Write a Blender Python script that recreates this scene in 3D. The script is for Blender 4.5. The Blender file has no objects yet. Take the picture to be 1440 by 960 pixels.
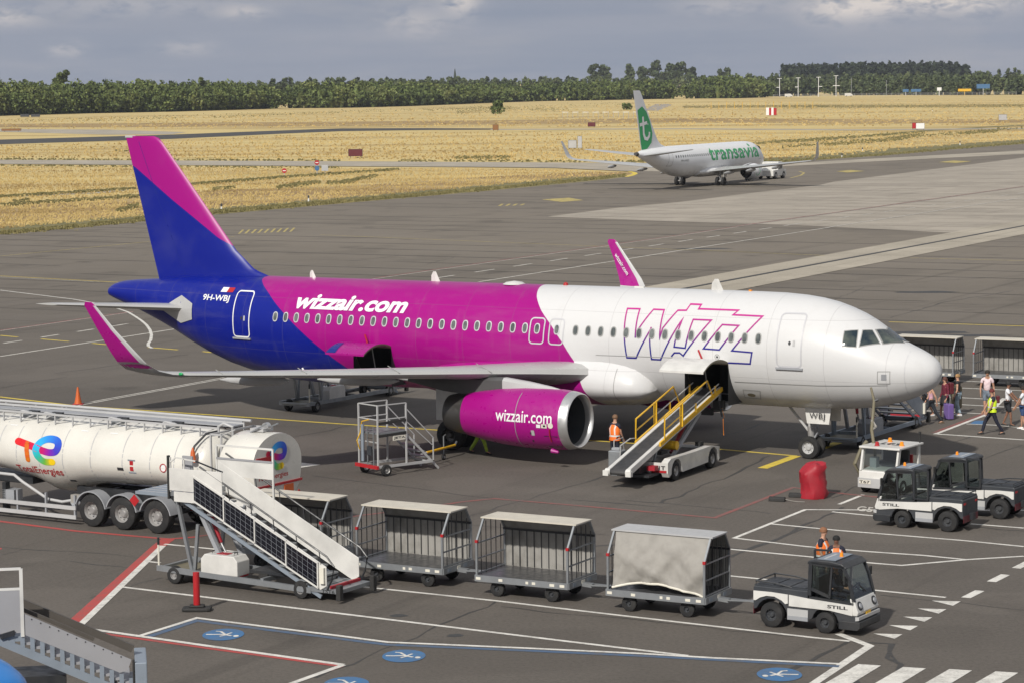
import bpy, bmesh, math, random
import numpy as np
from mathutils import Vector, Matrix
from mathutils.bvhtree import BVHTree
random.seed(7); rng=np.random.default_rng(7)
SC=bpy.context.scene; COL=SC.collection
PI=math.pi; rad=math.radians
# ---------------------------------------------------------------- camera
F,CH,PITCH,ROLL=3585.19,13.685,0.1019,-0.0114
cp,sp=math.cos(PITCH),math.sin(PITCH)
fwd=Vector((0,cp,-sp)); up0=Vector((0,sp,cp)); rt0=Vector((1,0,0))
cr,sr=math.cos(ROLL),math.sin(ROLL)
RT=rt0*cr+up0*sr; UP=-rt0*sr+up0*cr
cd=bpy.data.cameras.new('camera'); cam=bpy.data.objects.new('camera',cd); COL.objects.link(cam)
m=Matrix((( RT.x,UP.x,-fwd.x,0),(RT.y,UP.y,-fwd.y,0),(RT.z,UP.z,-fwd.z,CH),(0,0,0,1)))
cam.matrix_world=m; cd.sensor_width=36; cd.lens=F/1440*36; cd.clip_start=1; cd.clip_end=20000
SC.camera=cam
def G(px,py,z=0.0):
    """a point of the ground seen at a photo pixel"""
    d=fwd+RT*((px-720)/F)-UP*((py-480)/F); t=(z-CH)/d.z
    return Vector((d.x*t,d.y*t,z))
def PX(p):
    d=Vector(p)-Vector((0,0,CH)); z=d.dot(fwd); return 720+F*d.dot(RT)/z,480-F*d.dot(UP)/z
# ---------------------------------------------------------------- materials
MATS={}
def newmat(name):
    m=bpy.data.materials.new(name); m.use_nodes=True; MATS[name]=m
    nt=m.node_tree; return m,nt,nt.nodes['Principled BSDF']
def N(nt,t,**k):
    n=nt.nodes.new(t)
    for a,b in k.items(): setattr(n,a,b)
    return n
def lk(nt,a,b): nt.links.new(a,b)
def rgba(c): return (c[0],c[1],c[2],1)
def ramp(nt,fac,stops,interp='LINEAR'):
    r=N(nt,'ShaderNodeValToRGB'); r.color_ramp.interpolation=interp
    e=r.color_ramp.elements
    while len(e)>1: e.remove(e[0])
    e[0].position=stops[0][0]; e[0].color=rgba(stops[0][1])
    for p,c in stops[1:]:
        q=e.new(p); q.color=rgba(c)
    lk(nt,fac,r.inputs[0]); return r.outputs[0]
def noise(nt,vec,scale,detail=4,rough=.55,dist=0):
    n=N(nt,'ShaderNodeTexNoise'); n.inputs['Scale'].default_value=scale; n.inputs['Detail'].default_value=detail
    n.inputs['Roughness'].default_value=rough; n.inputs['Distortion'].default_value=dist
    if vec is not None: lk(nt,vec,n.inputs['Vector'])
    return n.outputs['Fac']
def mapping(nt,vec,scale=(1,1,1),rot=(0,0,0),loc=(0,0,0)):
    n=N(nt,'ShaderNodeMapping'); n.inputs['Scale'].default_value=scale; n.inputs['Rotation'].default_value=rot
    n.inputs['Location'].default_value=loc; lk(nt,vec,n.inputs['Vector']); return n.outputs[0]
def mixc(nt,fac,a,b,mode='MIX'):
    n=N(nt,'ShaderNodeMix',data_type='RGBA',blend_type=mode)
    for i,v in ((0,fac),(6,a),(7,b)):
        if isinstance(v,(int,float)): n.inputs[i].default_value=v
        elif isinstance(v,tuple): n.inputs[i].default_value=rgba(v)
        else: lk(nt,v,n.inputs[i])
    return n.outputs[2]
def mth(nt,op,a,b=None,c=None,clamp=False):
    n=N(nt,'ShaderNodeMath',operation=op); n.use_clamp=clamp
    for i,v in enumerate((a,b,c)):
        if v is None: continue
        if isinstance(v,(int,float)): n.inputs[i].default_value=v
        else: lk(nt,v,n.inputs[i])
    return n.outputs[0]
def mrange(nt,v,a,b,c=0.,d=1.):
    n=N(nt,'ShaderNodeMapRange'); lk(nt,v,n.inputs[0])
    for i,x in enumerate((a,b,c,d)): n.inputs[i+1].default_value=x
    return n.outputs[0]
def bump(nt,b,h,strength=.3,dist=.01):
    n=N(nt,'ShaderNodeBump'); n.inputs['Strength'].default_value=strength; n.inputs['Distance'].default_value=dist
    lk(nt,h,n.inputs['Height']); lk(nt,n.outputs[0],b.inputs['Normal'])
def objco(nt): return N(nt,'ShaderNodeTexCoord').outputs['Object']
def paint(name,col,rough=.35,metal=0.,dirt=.25,scale=1.2,dcol=None,coat=0.):
    """painted / metal / rubber surface with uneven wear and dirt"""
    m,nt,b=newmat(name); co=objco(nt)
    n1=noise(nt,co,scale,3,.6); n2=noise(nt,co,min(scale*4,6),1)
    d=dcol or tuple(c*.55+.02 for c in col)
    f=mth(nt,'MULTIPLY',mrange(nt,n1,.42,.75),dirt,clamp=True)
    c=mixc(nt,f,tuple(col),tuple(d))
    v=mrange(nt,n2,.3,.7,.93,1.05)
    c=mixc(nt,1.0,c,v,'MULTIPLY') if False else c
    lk(nt,c,b.inputs['Base Color'])
    b.inputs['Metallic'].default_value=metal
    lk(nt,mrange(nt,n2,.3,.7,max(.03,rough-.07),min(1,rough+.1)),b.inputs['Roughness'])
    b.inputs['Coat Weight'].default_value=coat; b.inputs['Coat Roughness'].default_value=.12
    return m
M={}
M['white']=paint('white_paint',(.64,.63,.60),.35,dirt=.6,coat=.2)
M['cream']=paint('cream_paint',(.70,.67,.58),.45,dirt=.3)
M['tankwhite']=paint('tank_paint',(.66,.64,.585),.3,dirt=.5,scale=.6,coat=.3)
M['grey']=paint('grey_paint',(.30,.31,.33),.5,dirt=.4)
M['lgrey']=paint('light_grey_paint',(.44,.44,.44),.4,dirt=.3)
M['wing']=paint('wing_grey_paint',(.44,.44,.43),.33,dirt=.3,scale=.5,coat=.2)
M['wingunder']=M['wing']
M['galv']=paint('galvanised_steel',(.30,.315,.33),.45,metal=.55,dirt=.5,scale=3)
M['bluegrey']=paint('blue_grey_steel',(.25,.29,.34),.5,metal=.2,dirt=.4,scale=2)
M['dark']=paint('dark_grey_paint',(.022,.024,.028),.45,dirt=.35,dcol=(.06,.055,.05))
M['darkp']=paint('dark_plastic',(.034,.038,.045),.5,dirt=.4,dcol=(.075,.07,.065))
M['black']=paint('black_rubber',(.018,.018,.018),.75,dirt=.4,dcol=(.06,.055,.05))
M['tyre']=paint('tyre_rubber',(.014,.014,.015),.8,dirt=.5,dcol=(.042,.04,.037),scale=4)
M['rim']=paint('wheel_metal',(.42,.41,.40),.4,metal=.5,dirt=.5,scale=6)
M['chrome']=paint('bare_aluminium',(.60,.60,.60),.38,metal=.8,dirt=.3)
M['yellow']=paint('yellow_paint',(.72,.42,.02),.4,dirt=.35)
M['red']=paint('red_paint',(.40,.015,.02),.4,dirt=.3)
M['maroon']=paint('maroon_panel',(.10,.012,.018),.5,dirt=.2)
M['orange']=paint('orange_plastic',(.55,.11,.02),.45,dirt=.3)
M['rubberbelt']=paint('rubber_belt',(.03,.03,.032),.6,dirt=.5,dcol=(.09,.085,.08),scale=2)
M['deck']=paint('steel_deck',(.13,.13,.135),.35,metal=.6,dirt=.6,scale=2)
M['tarp']=paint('grey_tarpaulin',(.30,.285,.26),.75,dirt=.45,scale=3.2,dcol=(.17,.16,.145))
M['tarpl']=paint('pale_tarpaulin',(.29,.28,.26),.7,dirt=.8,scale=2,dcol=(.15,.14,.125))
M['sheetgrey']=paint('grey_sheet_metal',(.30,.30,.315),.5,dirt=.3)
M['yreflect']=paint('fluorescent_yellow',(.55,.80,.03),.6,dirt=.2)
M['oreflect']=paint('fluorescent_orange',(.85,.19,.02),.6,dirt=.2)
M['roofc']=paint('cart_roof_cream',(.56,.52,.44),.6,dirt=.4,scale=1.5)
M['magenta']=paint('magenta_paint',(.32,.001,.185),.33,dirt=.12,coat=.12,dcol=(.3,.004,.15))
M['blue']=paint('blue_paint',(.003,.014,.19),.33,dirt=.1,coat=.12,dcol=(.01,.02,.15))
M['green']=paint('green_paint',(.012,.33,.10),.35,dirt=.1)
M['titan']=paint('exhaust_metal',(.12,.115,.11),.4,metal=.8,dirt=.6)
M['redfabric']=paint('red_cover_cloth',(.33,.01,.022),.55,dirt=.3,scale=3)
M['amber']=paint('amber_lens',(.85,.28,.02),.15,dirt=.1)
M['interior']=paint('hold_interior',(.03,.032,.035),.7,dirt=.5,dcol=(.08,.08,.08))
M['olive']=paint('primer_olive',(.16,.14,.09),.6,dirt=.5)
M['glassdark']=paint('dark_glass',(.03,.037,.04),.06,dirt=.2,dcol=(.08,.09,.09),scale=2)
M['pane']=paint('cabin_pane',(.07,.08,.08),.12,dirt=1.,dcol=(.22,.24,.23),scale=1.6)
M['panegreen']=paint('cockpit_pane',(.018,.03,.04),.05,dirt=.8,dcol=(.13,.15,.12),scale=1.2)
M['purple']=paint('purple_plastic',(.16,.10,.30),.35,dirt=.2)
def glassmat():
    m,nt,b=newmat('clear_glass')
    g=N(nt,'ShaderNodeBsdfGlossy'); g.inputs['Roughness'].default_value=.03
    t=N(nt,'ShaderNodeBsdfTransparent'); t.inputs['Color'].default_value=(.62,.70,.68,1)
    mx=N(nt,'ShaderNodeMixShader'); fr=N(nt,'ShaderNodeFresnel'); fr.inputs[0].default_value=1.5
    f=mth(nt,'ADD',fr.outputs[0],.05)
    lk(nt,f,mx.inputs[0]); lk(nt,t.outputs[0],mx.inputs[1]); lk(nt,g.outputs[0],mx.inputs[2])
    lk(nt,mx.outputs[0],nt.nodes['Material Output'].inputs['Surface']); nt.nodes.remove(b); return m
M['glass']=glassmat()
def solarmat():
    m,nt,b=newmat('solar_cells'); co=objco(nt)
    sx=N(nt,'ShaderNodeSeparateXYZ'); lk(nt,co,sx.inputs[0])
    def line(v,per):
        q=mth(nt,'PINGPONG',v,per/2); return mth(nt,'LESS_THAN',q,.0045)
    u=mth(nt,'ADD',sx.outputs[0],0)
    w=mth(nt,'ADD',sx.outputs[2],mth(nt,'MULTIPLY',sx.outputs[0],.505))
    f=mth(nt,'MAXIMUM',line(u,.17),line(w,.14))
    c=mixc(nt,f,(.008,.009,.014),(.18,.19,.21)); lk(nt,c,b.inputs['Base Color']); b.inputs['Roughness'].default_value=.15
    return m
M['solar']=solarmat()
# ---------------------------------------------------------------- mesh builder
class MB:
    def __init__(s): s.v=[];s.f=[];s.mi=[];s.mats=[];s.M=Matrix.Identity(4)
    def mid(s,m):
        m=M[m] if isinstance(m,str) else m
        if m not in s.mats: s.mats.append(m)
        return s.mats.index(m)
    def add(s,vs,fs,m):
        o=len(s.v); k=s.mid(m)
        s.v+= [tuple(s.M@Vector(v)) for v in vs]
        s.f+= [tuple(i+o for i in f) for f in fs]; s.mi+=[k]*len(fs); return s
    def box(s,c,d,m,rot=None):
        R=rot or Matrix.Identity(3); c=Vector(c)
        vs=[c+R@Vector((x*d[0]/2,y*d[1]/2,z*d[2]/2)) for x in(-1,1) for y in(-1,1) for z in(-1,1)]
        return s.add(vs,[(0,1,3,2),(4,6,7,5),(0,4,5,1),(2,3,7,6),(0,2,6,4),(1,5,7,3)],m)
    def bb(s,x0,x1,y0,y1,z0,z1,m): return s.box(((x0+x1)/2,(y0+y1)/2,(z0+z1)/2),(x1-x0,y1-y0,z1-z0),m)
    def bar(s,a,b,w,h,m):
        a=Vector(a);b=Vector(b);d=b-a;L=d.length
        if L<1e-6:return s
        x=d/L;y=Vector((0,0,1)).cross(x)
        if y.length<1e-3:y=Vector((0,1,0))
        y.normalize();z=x.cross(y)
        R=Matrix((x,y,z)).transposed(); return s.box((a+b)/2,(L,w,h),m,R)
    def tube(s,pts,r,m,n=8,closed=False,cap=True):
        pts=[Vector(p) for p in pts]; K=len(pts); rs=r if isinstance(r,(list,tuple)) else [r]*K
        rings=[];up=Vector((0,0,1))
        for i,p in enumerate(pts):
            if closed: d=pts[(i+1)%K]-pts[i-1]
            else: d=pts[min(i+1,K-1)]-pts[max(i-1,0)]
            d.normalize(); a=d.cross(up)
            if a.length<.05:a=d.cross(Vector((0,1,0)))
            a.normalize();b=d.cross(a)
            rings.append([p+(a*math.cos(t)+b*math.sin(t))*rs[i] for t in (2*PI*k/n for k in range(n))])
        return s.loft(rings,m,closed_path=closed,cap=cap and not closed)
    def loft(s,rings,m,cap=True,closed_path=False):
        n=len(rings[0]);vs=[p for r in rings for p in r];fs=[];K=len(rings)
        for i in range(K if closed_path else K-1):
            j=(i+1)%K
            for k in range(n):
                l=(k+1)%n; fs.append((i*n+k,i*n+l,j*n+l,j*n+k))
        if cap: fs+= [tuple(range(n))[::-1],tuple((K-1)*n+k for k in range(n))]
        return s.add(vs,fs,m)
    def lathe(s,prof,c,axis,m,n=24,cap=True):
        """prof: [(along axis, radius)]"""
        ax=Vector(axis).normalized();c=Vector(c);a=ax.cross(Vector((0,0,1)))
        if a.length<.05:a=ax.cross(Vector((1,0,0)))
        a.normalize();b=ax.cross(a)
        rings=[[c+ax*t+(a*math.cos(2*PI*k/n)+b*math.sin(2*PI*k/n))*max(r,1e-4) for k in range(n)] for t,r in prof]
        return s.loft(rings,m,cap=cap)
    def prism(s,poly,y0,y1,m,axis='y'):
        """poly in (x,z) extruded along y, or (x,y) along z, or (y,z) along x"""
        def P(a,b,t): return (a,t,b) if axis=='y' else ((a,b,t) if axis=='z' else (t,a,b))
        n=len(poly);vs=[P(a,b,y0) for a,b in poly]+[P(a,b,y1) for a,b in poly]
        return s.add(vs,[(i,(i+1)%n,n+(i+1)%n,n+i) for i in range(n)]+[tuple(range(n))[::-1],tuple(range(n,2*n))],m)
    def obj(s,name,parent=None,smooth=None,bevel=0,recalc=True,**tags):
        me=bpy.data.meshes.new(name); me.from_pydata(s.v,[],s.f)
        for m in s.mats: me.materials.append(m)
        me.polygons.foreach_set('material_index',s.mi)
        if recalc:
            bm=bmesh.new();bm.from_mesh(me);bmesh.ops.recalc_face_normals(bm,faces=bm.faces);bm.to_mesh(me);bm.free()
        if smooth is not None:
            me.polygons.foreach_set('use_smooth',[True]*len(me.polygons)); me.set_sharp_from_angle(angle=rad(smooth))
        o=bpy.data.objects.new(name,me); COL.objects.link(o)
        if parent is not None: o.parent=parent
        if bevel:
            b=o.modifiers.new('Bevel','BEVEL'); b.width=bevel; b.segments=2; b.limit_method='ANGLE'; b.angle_limit=rad(40)
            b.harden_normals=False
        for k,v in tags.items(): o[k]=v
        me.update(); return o
def thing(name,label,cat,loc=(0,0,0),rz=0,group=None):
    o=bpy.data.objects.new(name,None);COL.objects.link(o);o.location=loc;o.rotation_euler=(0,0,rz)
    o.empty_display_size=.3
    o['label']=label;o['category']=cat
    if group:o['group']=group
    return o
KIDS={}
def copy_tree(root,loc,rz,label,group=None):
    kids={}
    for o in list(COL.objects):
        if o.parent: kids.setdefault(o.parent.name,[]).append(o)
    def rec(o,par):
        c=o.copy();COL.objects.link(c);c.parent=par
        for ch in kids.get(o.name,[]):rec(ch,c)
        return c
    r=rec(root,None);r.location=loc;r.rotation_euler=(0,0,rz);r['label']=label
    if group:r['group']=group
    return r
# ---------------------------------------------------------------- 2-D helpers
def stroke2d(pts,w,closed=False):
    """ribbon of width w along 2-D points, mitred; returns verts, quads"""
    P=[Vector(p[:2]) for p in pts];n=len(P);L=[];R=[]
    for i in range(n):
        a=P[i-1] if (i>0 or closed) else None; b=P[(i+1)%n] if (i<n-1 or closed) else None
        d1=(P[i]-a).normalized() if a is not None else None; d2=(b-P[i]).normalized() if b is not None else None
        if d1 is None:d1=d2
        if d2 is None:d2=d1
        t=(d1+d2)
        if t.length<1e-4:t=d1.copy()
        t.normalize();nrm=Vector((-t.y,t.x));k=1/max(.45,abs(nrm.dot(Vector((-d1.y,d1.x)))))
        L.append(P[i]+nrm*w/2*k);R.append(P[i]-nrm*w/2*k)
    vs=L+R;m=n if closed else n-1
    return vs,[(i,(i+1)%n,n+(i+1)%n,n+i) for i in range(m)]
def densify(pts,step,closed=False):
    out=[];n=len(pts)
    for i in range(n if closed else n-1):
        a=Vector(pts[i][:2]);b=Vector(pts[(i+1)%n][:2]);k=max(1,int((b-a).length/step+.5))
        out+=[a.lerp(b,j/k) for j in range(k)]
    if not closed:out.append(Vector(pts[-1][:2]))
    return out
def roundrect(x0,x1,y0,y1,r,n=4):
    out=[]
    for cx,cy,a0 in ((x1-r,y1-r,0),(x0+r,y1-r,90),(x0+r,y0+r,180),(x1-r,y0+r,270)):
        for k in range(n+1):
            a=rad(a0+90*k/n);out.append((cx+r*math.cos(a),cy+r*math.sin(a)))
    return out
def text2d(body,bold=.0,shear=0.,spacing=1.):
    """vertices and faces of a line of lettering, unit height"""
    cu=bpy.data.curves.new('lettering','FONT');cu.body=body;cu.offset=bold;cu.shear=shear;cu.space_character=spacing
    cu.resolution_u=4;cu.fill_mode='BOTH'
    o=bpy.data.objects.new('lettering',cu);COL.objects.link(o)
    dg=bpy.context.evaluated_depsgraph_get();dg.update()
    me=bpy.data.meshes.new_from_object(o.evaluated_get(dg))
    vs=[(v.co.x,v.co.y) for v in me.vertices];fs=[tuple(p.vertices) for p in me.polygons]
    bpy.data.objects.remove(o);bpy.data.meshes.remove(me);bpy.data.curves.remove(cu)
    return vs,fs
def slice2d(vs,fs,step):
    """cut flat lettering along y so that it can follow a curved surface"""
    bm=bmesh.new();V=[bm.verts.new((x,y,0)) for x,y in vs]
    for f in fs:
        try:bm.faces.new([V[i] for i in f])
        except ValueError:pass
    ys=[v[1] for v in vs];y=min(ys)+step
    while y<max(ys):
        bmesh.ops.bisect_plane(bm,geom=bm.verts[:]+bm.edges[:]+bm.faces[:],plane_co=(0,y,0),plane_no=(0,1,0));y+=step
    bm.verts.index_update()
    r=[(v.co.x,v.co.y) for v in bm.verts],[tuple(v.index for v in f.verts) for f in bm.faces];bm.free();return r
def fit2d(vs,x0,x1,y0,y1):
    xs=[v[0] for v in vs];ys=[v[1] for v in vs];a,b,c,d=min(xs),max(xs),min(ys),max(ys)
    return [(x0+(x-a)/(b-a)*(x1-x0),y0+(y-c)/(d-c)*(y1-y0)) for x,y in vs]
def wheel(name,parent,c,r,w,side=-1,rim='rim',tyre='tyre',rr=.58,n=28,dual=0):
    """tyre with a dished rim, axle along y; side=-1: rim faces -y"""
    b=MB();s=side;h=w/2
    b.lathe([(-h,r*rr*.95),(-h,r*.8),(-h*.85,r*.95),(-h*.5,r),(h*.5,r),(h*.85,r*.95),(h,r*.8),(h,r*rr*.95)],c,(0,1,0),tyre,n,cap=False)
    if dual:
        c2=(c[0],c[1]-s*(w+.04),c[2]);b.lathe([(-h,r*.4),(-h,r*.8),(-h*.85,r*.95),(-h*.5,r),(h*.5,r),(h*.85,r*.95),(h,r*.8),(h,r*.4)],c2,(0,1,0),tyre,n)
    t=b.obj(name,parent,smooth=40)
    q=MB();q.lathe([(s*h*.98,r*rr),(s*h*.85,r*rr*.93),(s*h*.3,r*rr*.85),(s*h*.2,r*rr*.5),(s*h*.55,r*rr*.42),(s*h*.75,r*rr*.3),(s*h*.75,.001)],c,(0,1,0),rim,n,cap=False)
    q.lathe([(-s*h*.9,r*rr),(-s*h*.5,.001)],c,(0,1,0),rim,n,cap=False)
    for k in range(8):
        a=2*PI*k/8;q.lathe([(s*h*.2,.0),(s*h*.45,r*.035),(s*h*.5,0)],(c[0]+r*rr*.66*math.cos(a),c[1],c[2]+r*rr*.66*math.sin(a)),(0,1,0),'dark',6)
    q.obj('rim',t,smooth=35); return t
def hermite(tab):
    xs=[t[0] for t in tab];ys=[t[1] for t in tab];n=len(xs)
    d=[(ys[i+1]-ys[i])/(xs[i+1]-xs[i]) for i in range(n-1)];mm=[d[0]]+[0 if d[i-1]*d[i]<=0 else 2*d[i-1]*d[i]/(d[i-1]+d[i]) for i in range(1,n-1)]+[d[-1]]
    def f(x):
        if x<=xs[0]:return ys[0]
        if x>=xs[-1]:return ys[-1]
        i=max(k for k in range(n-1) if xs[k]<=x);h=xs[i+1]-xs[i];t=(x-xs[i])/h
        return (2*t**3-3*t*t+1)*ys[i]+(t**3-2*t*t+t)*h*mm[i]+(-2*t**3+3*t*t)*ys[i+1]+(t**3-t*t)*h*mm[i+1]
    return f
# ---------------------------------------------------------------- light, sky
SUNAZ=rad(63.4);SUNEL=rad(37.5)
sd=Vector((math.cos(SUNAZ)*math.cos(SUNEL),math.sin(SUNAZ)*math.cos(SUNEL),-math.sin(SUNEL)))  # light travels
sl=bpy.data.lights.new('sun','SUN');sl.energy=3.7;sl.angle=rad(1.6);sl.color=(1,.955,.88)
so=bpy.data.objects.new('sun',sl);COL.objects.link(so);so.rotation_euler=(-sd).to_track_quat('Z','Y').to_euler();so.location=(0,0,60)
W=bpy.data.worlds.new('World');SC.world=W;W.use_nodes=True;nt=W.node_tree
bg=nt.nodes['Background'];bg.inputs['Strength'].default_value=.1
sky=N(nt,'ShaderNodeTexSky',sky_type='NISHITA');sky.sun_disc=False;sky.sun_elevation=SUNEL
sv=-sd;sky.sun_rotation=math.atan2(sv.x,sv.y);sky.altitude=20;sky.air_density=1.2;sky.dust_density=2.0
co=N(nt,'ShaderNodeTexCoord').outputs['Generated']
nrm=N(nt,'ShaderNodeVectorMath',operation='NORMALIZE');lk(nt,co,nrm.inputs[0]);d=nrm.outputs[0]
sx=N(nt,'ShaderNodeSeparateXYZ');lk(nt,d,sx.inputs[0])
big=noise(nt,mapping(nt,d,(2.2,2.2,5)),1.0,5,.5)
mid=noise(nt,mapping(nt,d,(13,13,70),loc=(1.3,.4,.2)),1.0,6,.55,.3)
fin=noise(nt,mapping(nt,d,(26,26,85),loc=(3.1,2.7,.9)),1.0,7,.6,.4)
band=noise(nt,mapping(nt,d,(7,7,120),loc=(.2,.9,.4)),1.0,4,.5)
base=mixc(nt,mrange(nt,band,.3,.7),(2.45,2.78,3.5),(2.95,3.15,3.75))
base=mixc(nt,mth(nt,'MULTIPLY',mrange(nt,mid,.5,.75),.5),base,(3.9,3.85,4.0))
# soft bright cumulus low over the horizon, at fixed places of the sky
azi=mth(nt,'DIVIDE',sx.outputs[0],mth(nt,'MAXIMUM',sx.outputs[1],.05));ele=sx.outputs[2]
puf=noise(nt,mapping(nt,d,(95,95,230),loc=(3.1,2.7,.9)),1.0,6,.6,.3)
tot=None
for a_,e_,ra,re,st_ in ((-.018,.0315,.007,.006,.85),(-.036,.0235,.013,.006,.45),(.130,.0265,.016,.006,.9),(.150,.031,.02,.006,1.0),(.178,.029,.022,.006,.9),(.085,.028,.02,.004,.35),(-.172,.0135,.007,.003,.5),(-.103,.0275,.01,.003,.5),(-.125,.014,.012,.003,.35),(-.196,.026,.012,.003,.55),(-.15,.030,.04,.004,.3)):
    q=mth(nt,'ADD',mth(nt,'POWER',mth(nt,'DIVIDE',mth(nt,'SUBTRACT',azi,a_),ra),2),mth(nt,'POWER',mth(nt,'DIVIDE',mth(nt,'SUBTRACT',ele,e_),re),2))
    g_=mth(nt,'MULTIPLY',mth(nt,'EXPONENT',mth(nt,'MULTIPLY',q,-1)),st_);tot=g_ if tot is None else mth(nt,'ADD',tot,g_)
puff=mth(nt,'MULTIPLY',mth(nt,'MULTIPLY',tot,mrange(nt,puf,.32,.54)),.95,clamp=True)
base=mixc(nt,puff,base,(6.3,5.8,5.5))
clear=mth(nt,'MULTIPLY',mrange(nt,sx.outputs[2],.10,.45),mrange(nt,big,.42,.58))
out=mixc(nt,mth(nt,'MULTIPLY',clear,.55),base,sky.outputs[0])
high=mth(nt,'MULTIPLY',mrange(nt,sx.outputs[2],.06,.3),mrange(nt,big,.58,.42))
out=mixc(nt,high,out,(5.2,5.1,5.0))
lk(nt,out,bg.inputs['Color'])
SC.view_settings.view_transform='Standard';SC.view_settings.look='None';SC.view_settings.gamma=1;SC.view_settings.exposure=.13
SC.render.resolution_x=1024;SC.render.resolution_y=682
# ---------------------------------------------------------------- ground materials
GR=rad(61.6)   # direction of the long joints and service road
def asphalt(name,a,b,patch=.5,joints=True):
    m,nt,bs=newmat(name);co=objco(nt)
    big=noise(nt,mapping(nt,co,(.03,.03,.03)),1,5,.6)
    rot=mapping(nt,co,(1,1,1),(0,0,-GR))
    st=noise(nt,mapping(nt,rot,(.012,.35,1)),1,5,.6)
    st2=noise(nt,mapping(nt,rot,(.25,.02,1)),1,6,.65)
    mott=noise(nt,co,.45,6,.7);gr=noise(nt,co,9,4,.8)
    f=mth(nt,'ADD',mth(nt,'MULTIPLY',mrange(nt,big,.3,.7),.35),mth(nt,'MULTIPLY',mrange(nt,st2,.3,.7),.35))
    f=mth(nt,'ADD',f,mth(nt,'MULTIPLY',mrange(nt,mott,.25,.75),.3))
    c=mixc(nt,f,a,b)
    c=mixc(nt,mth(nt,'MULTIPLY',mrange(nt,st,.55,.72),.35),c,tuple(x*.6 for x in a))
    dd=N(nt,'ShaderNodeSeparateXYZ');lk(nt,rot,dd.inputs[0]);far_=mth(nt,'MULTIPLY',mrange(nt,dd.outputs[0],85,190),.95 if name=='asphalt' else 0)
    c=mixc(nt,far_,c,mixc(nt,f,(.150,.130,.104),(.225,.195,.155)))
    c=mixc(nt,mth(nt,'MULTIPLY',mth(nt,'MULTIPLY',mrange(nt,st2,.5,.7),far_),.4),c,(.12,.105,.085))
    oil=noise(nt,mapping(nt,co,(.25,.25,.25),loc=(7,3,0)),1,5,.5)
    c=mixc(nt,mth(nt,'MULTIPLY',mrange(nt,oil,.62,.70),.4),c,tuple(x*.45 for x in a))
    if joints:
        s=N(nt,'ShaderNodeSeparateXYZ');lk(nt,rot,s.inputs[0])
        wob=mth(nt,'MULTIPLY',noise(nt,mapping(nt,co,(.08,.08,.08)),1,2),.8)
        x=mth(nt,'ADD',s.outputs[0],wob)
        j=mth(nt,'LESS_THAN',mth(nt,'PINGPONG',x,3.1),.24)
        br=mth(nt,'GREATER_THAN',noise(nt,mapping(nt,rot,(.3,.03,1),loc=(2,5,0)),1,3),.46)
        far=mrange(nt,s.outputs[0],95,150)
        c=mixc(nt,mth(nt,'MULTIPLY',mth(nt,'MULTIPLY',j,br),mth(nt,'MULTIPLY',far,.9)),c,tuple(x*.5 for x in a))
    c=mixc(nt,mth(nt,'MULTIPLY',mrange(nt,gr,.35,.75),.28),c,tuple(min(1,x*1.9) for x in b))
    c=mixc(nt,mth(nt,'MULTIPLY',mrange(nt,gr,.5,.25),.3),c,tuple(x*.5 for x in a))
    rb=noise(nt,mapping(nt,rot,(.02,.9,1),(0,0,.15),(3,1,0)),1,4,.6);pt=noise(nt,mapping(nt,co,(.11,.11,1),loc=(5,8,0)),1,3,.5)
    c=mixc(nt,mth(nt,'MULTIPLY',mrange(nt,rb,.58,.68),.28),c,tuple(x*.55 for x in a));c=mixc(nt,mth(nt,'MULTIPLY',mrange(nt,pt,.56,.60),.16),c,tuple(x*.6 for x in a));c=mixc(nt,mth(nt,'MULTIPLY',mrange(nt,pt,.44,.41),.16),c,tuple(x*1.6 for x in b))
    lk(nt,c,bs.inputs['Base Color']);bs.inputs['Roughness'].default_value=.85;bs.inputs['Specular IOR Level'].default_value=.25
    bump(nt,bs,gr,.35,.012);return m
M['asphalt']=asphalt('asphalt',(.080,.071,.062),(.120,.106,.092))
M['concrete']=asphalt('concrete',(.28,.25,.20),(.38,.34,.275),joints=False)
M['concreted']=asphalt('weathered_concrete',(.24,.215,.18),(.36,.32,.265),joints=True)
M['runway']=asphalt('runway_asphalt',(.045,.046,.048),(.075,.072,.068),joints=False)
M['drain']=paint('drain_grate',(.045,.045,.045),.7,dirt=.5)
def meadowmat(name,cols):
    m,nt,b=newmat(name);co=objco(nt);a=noise(nt,mapping(nt,co,(.02,.09,1),(0,0,-.4)),1,6,.7);n2=noise(nt,co,.9,4,.7)
    c=ramp(nt,a,[(.35,cols[0]),(.5,cols[1]),(.65,cols[2])]);c=mixc(nt,mth(nt,'MULTIPLY',mrange(nt,n2,.5,.8),.4),c,cols[0]);lk(nt,c,b.inputs['Base Color']);b.inputs['Roughness'].default_value=1;b.inputs['Specular IOR Level'].default_value=.05;return m
M['meadow']=meadowmat('brown_meadow',[(.24,.165,.085),(.34,.245,.125),(.44,.335,.17)])
M['scrub']=meadowmat('scrub_meadow',[(.20,.16,.07),(.30,.235,.10),(.42,.33,.15)])
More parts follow.
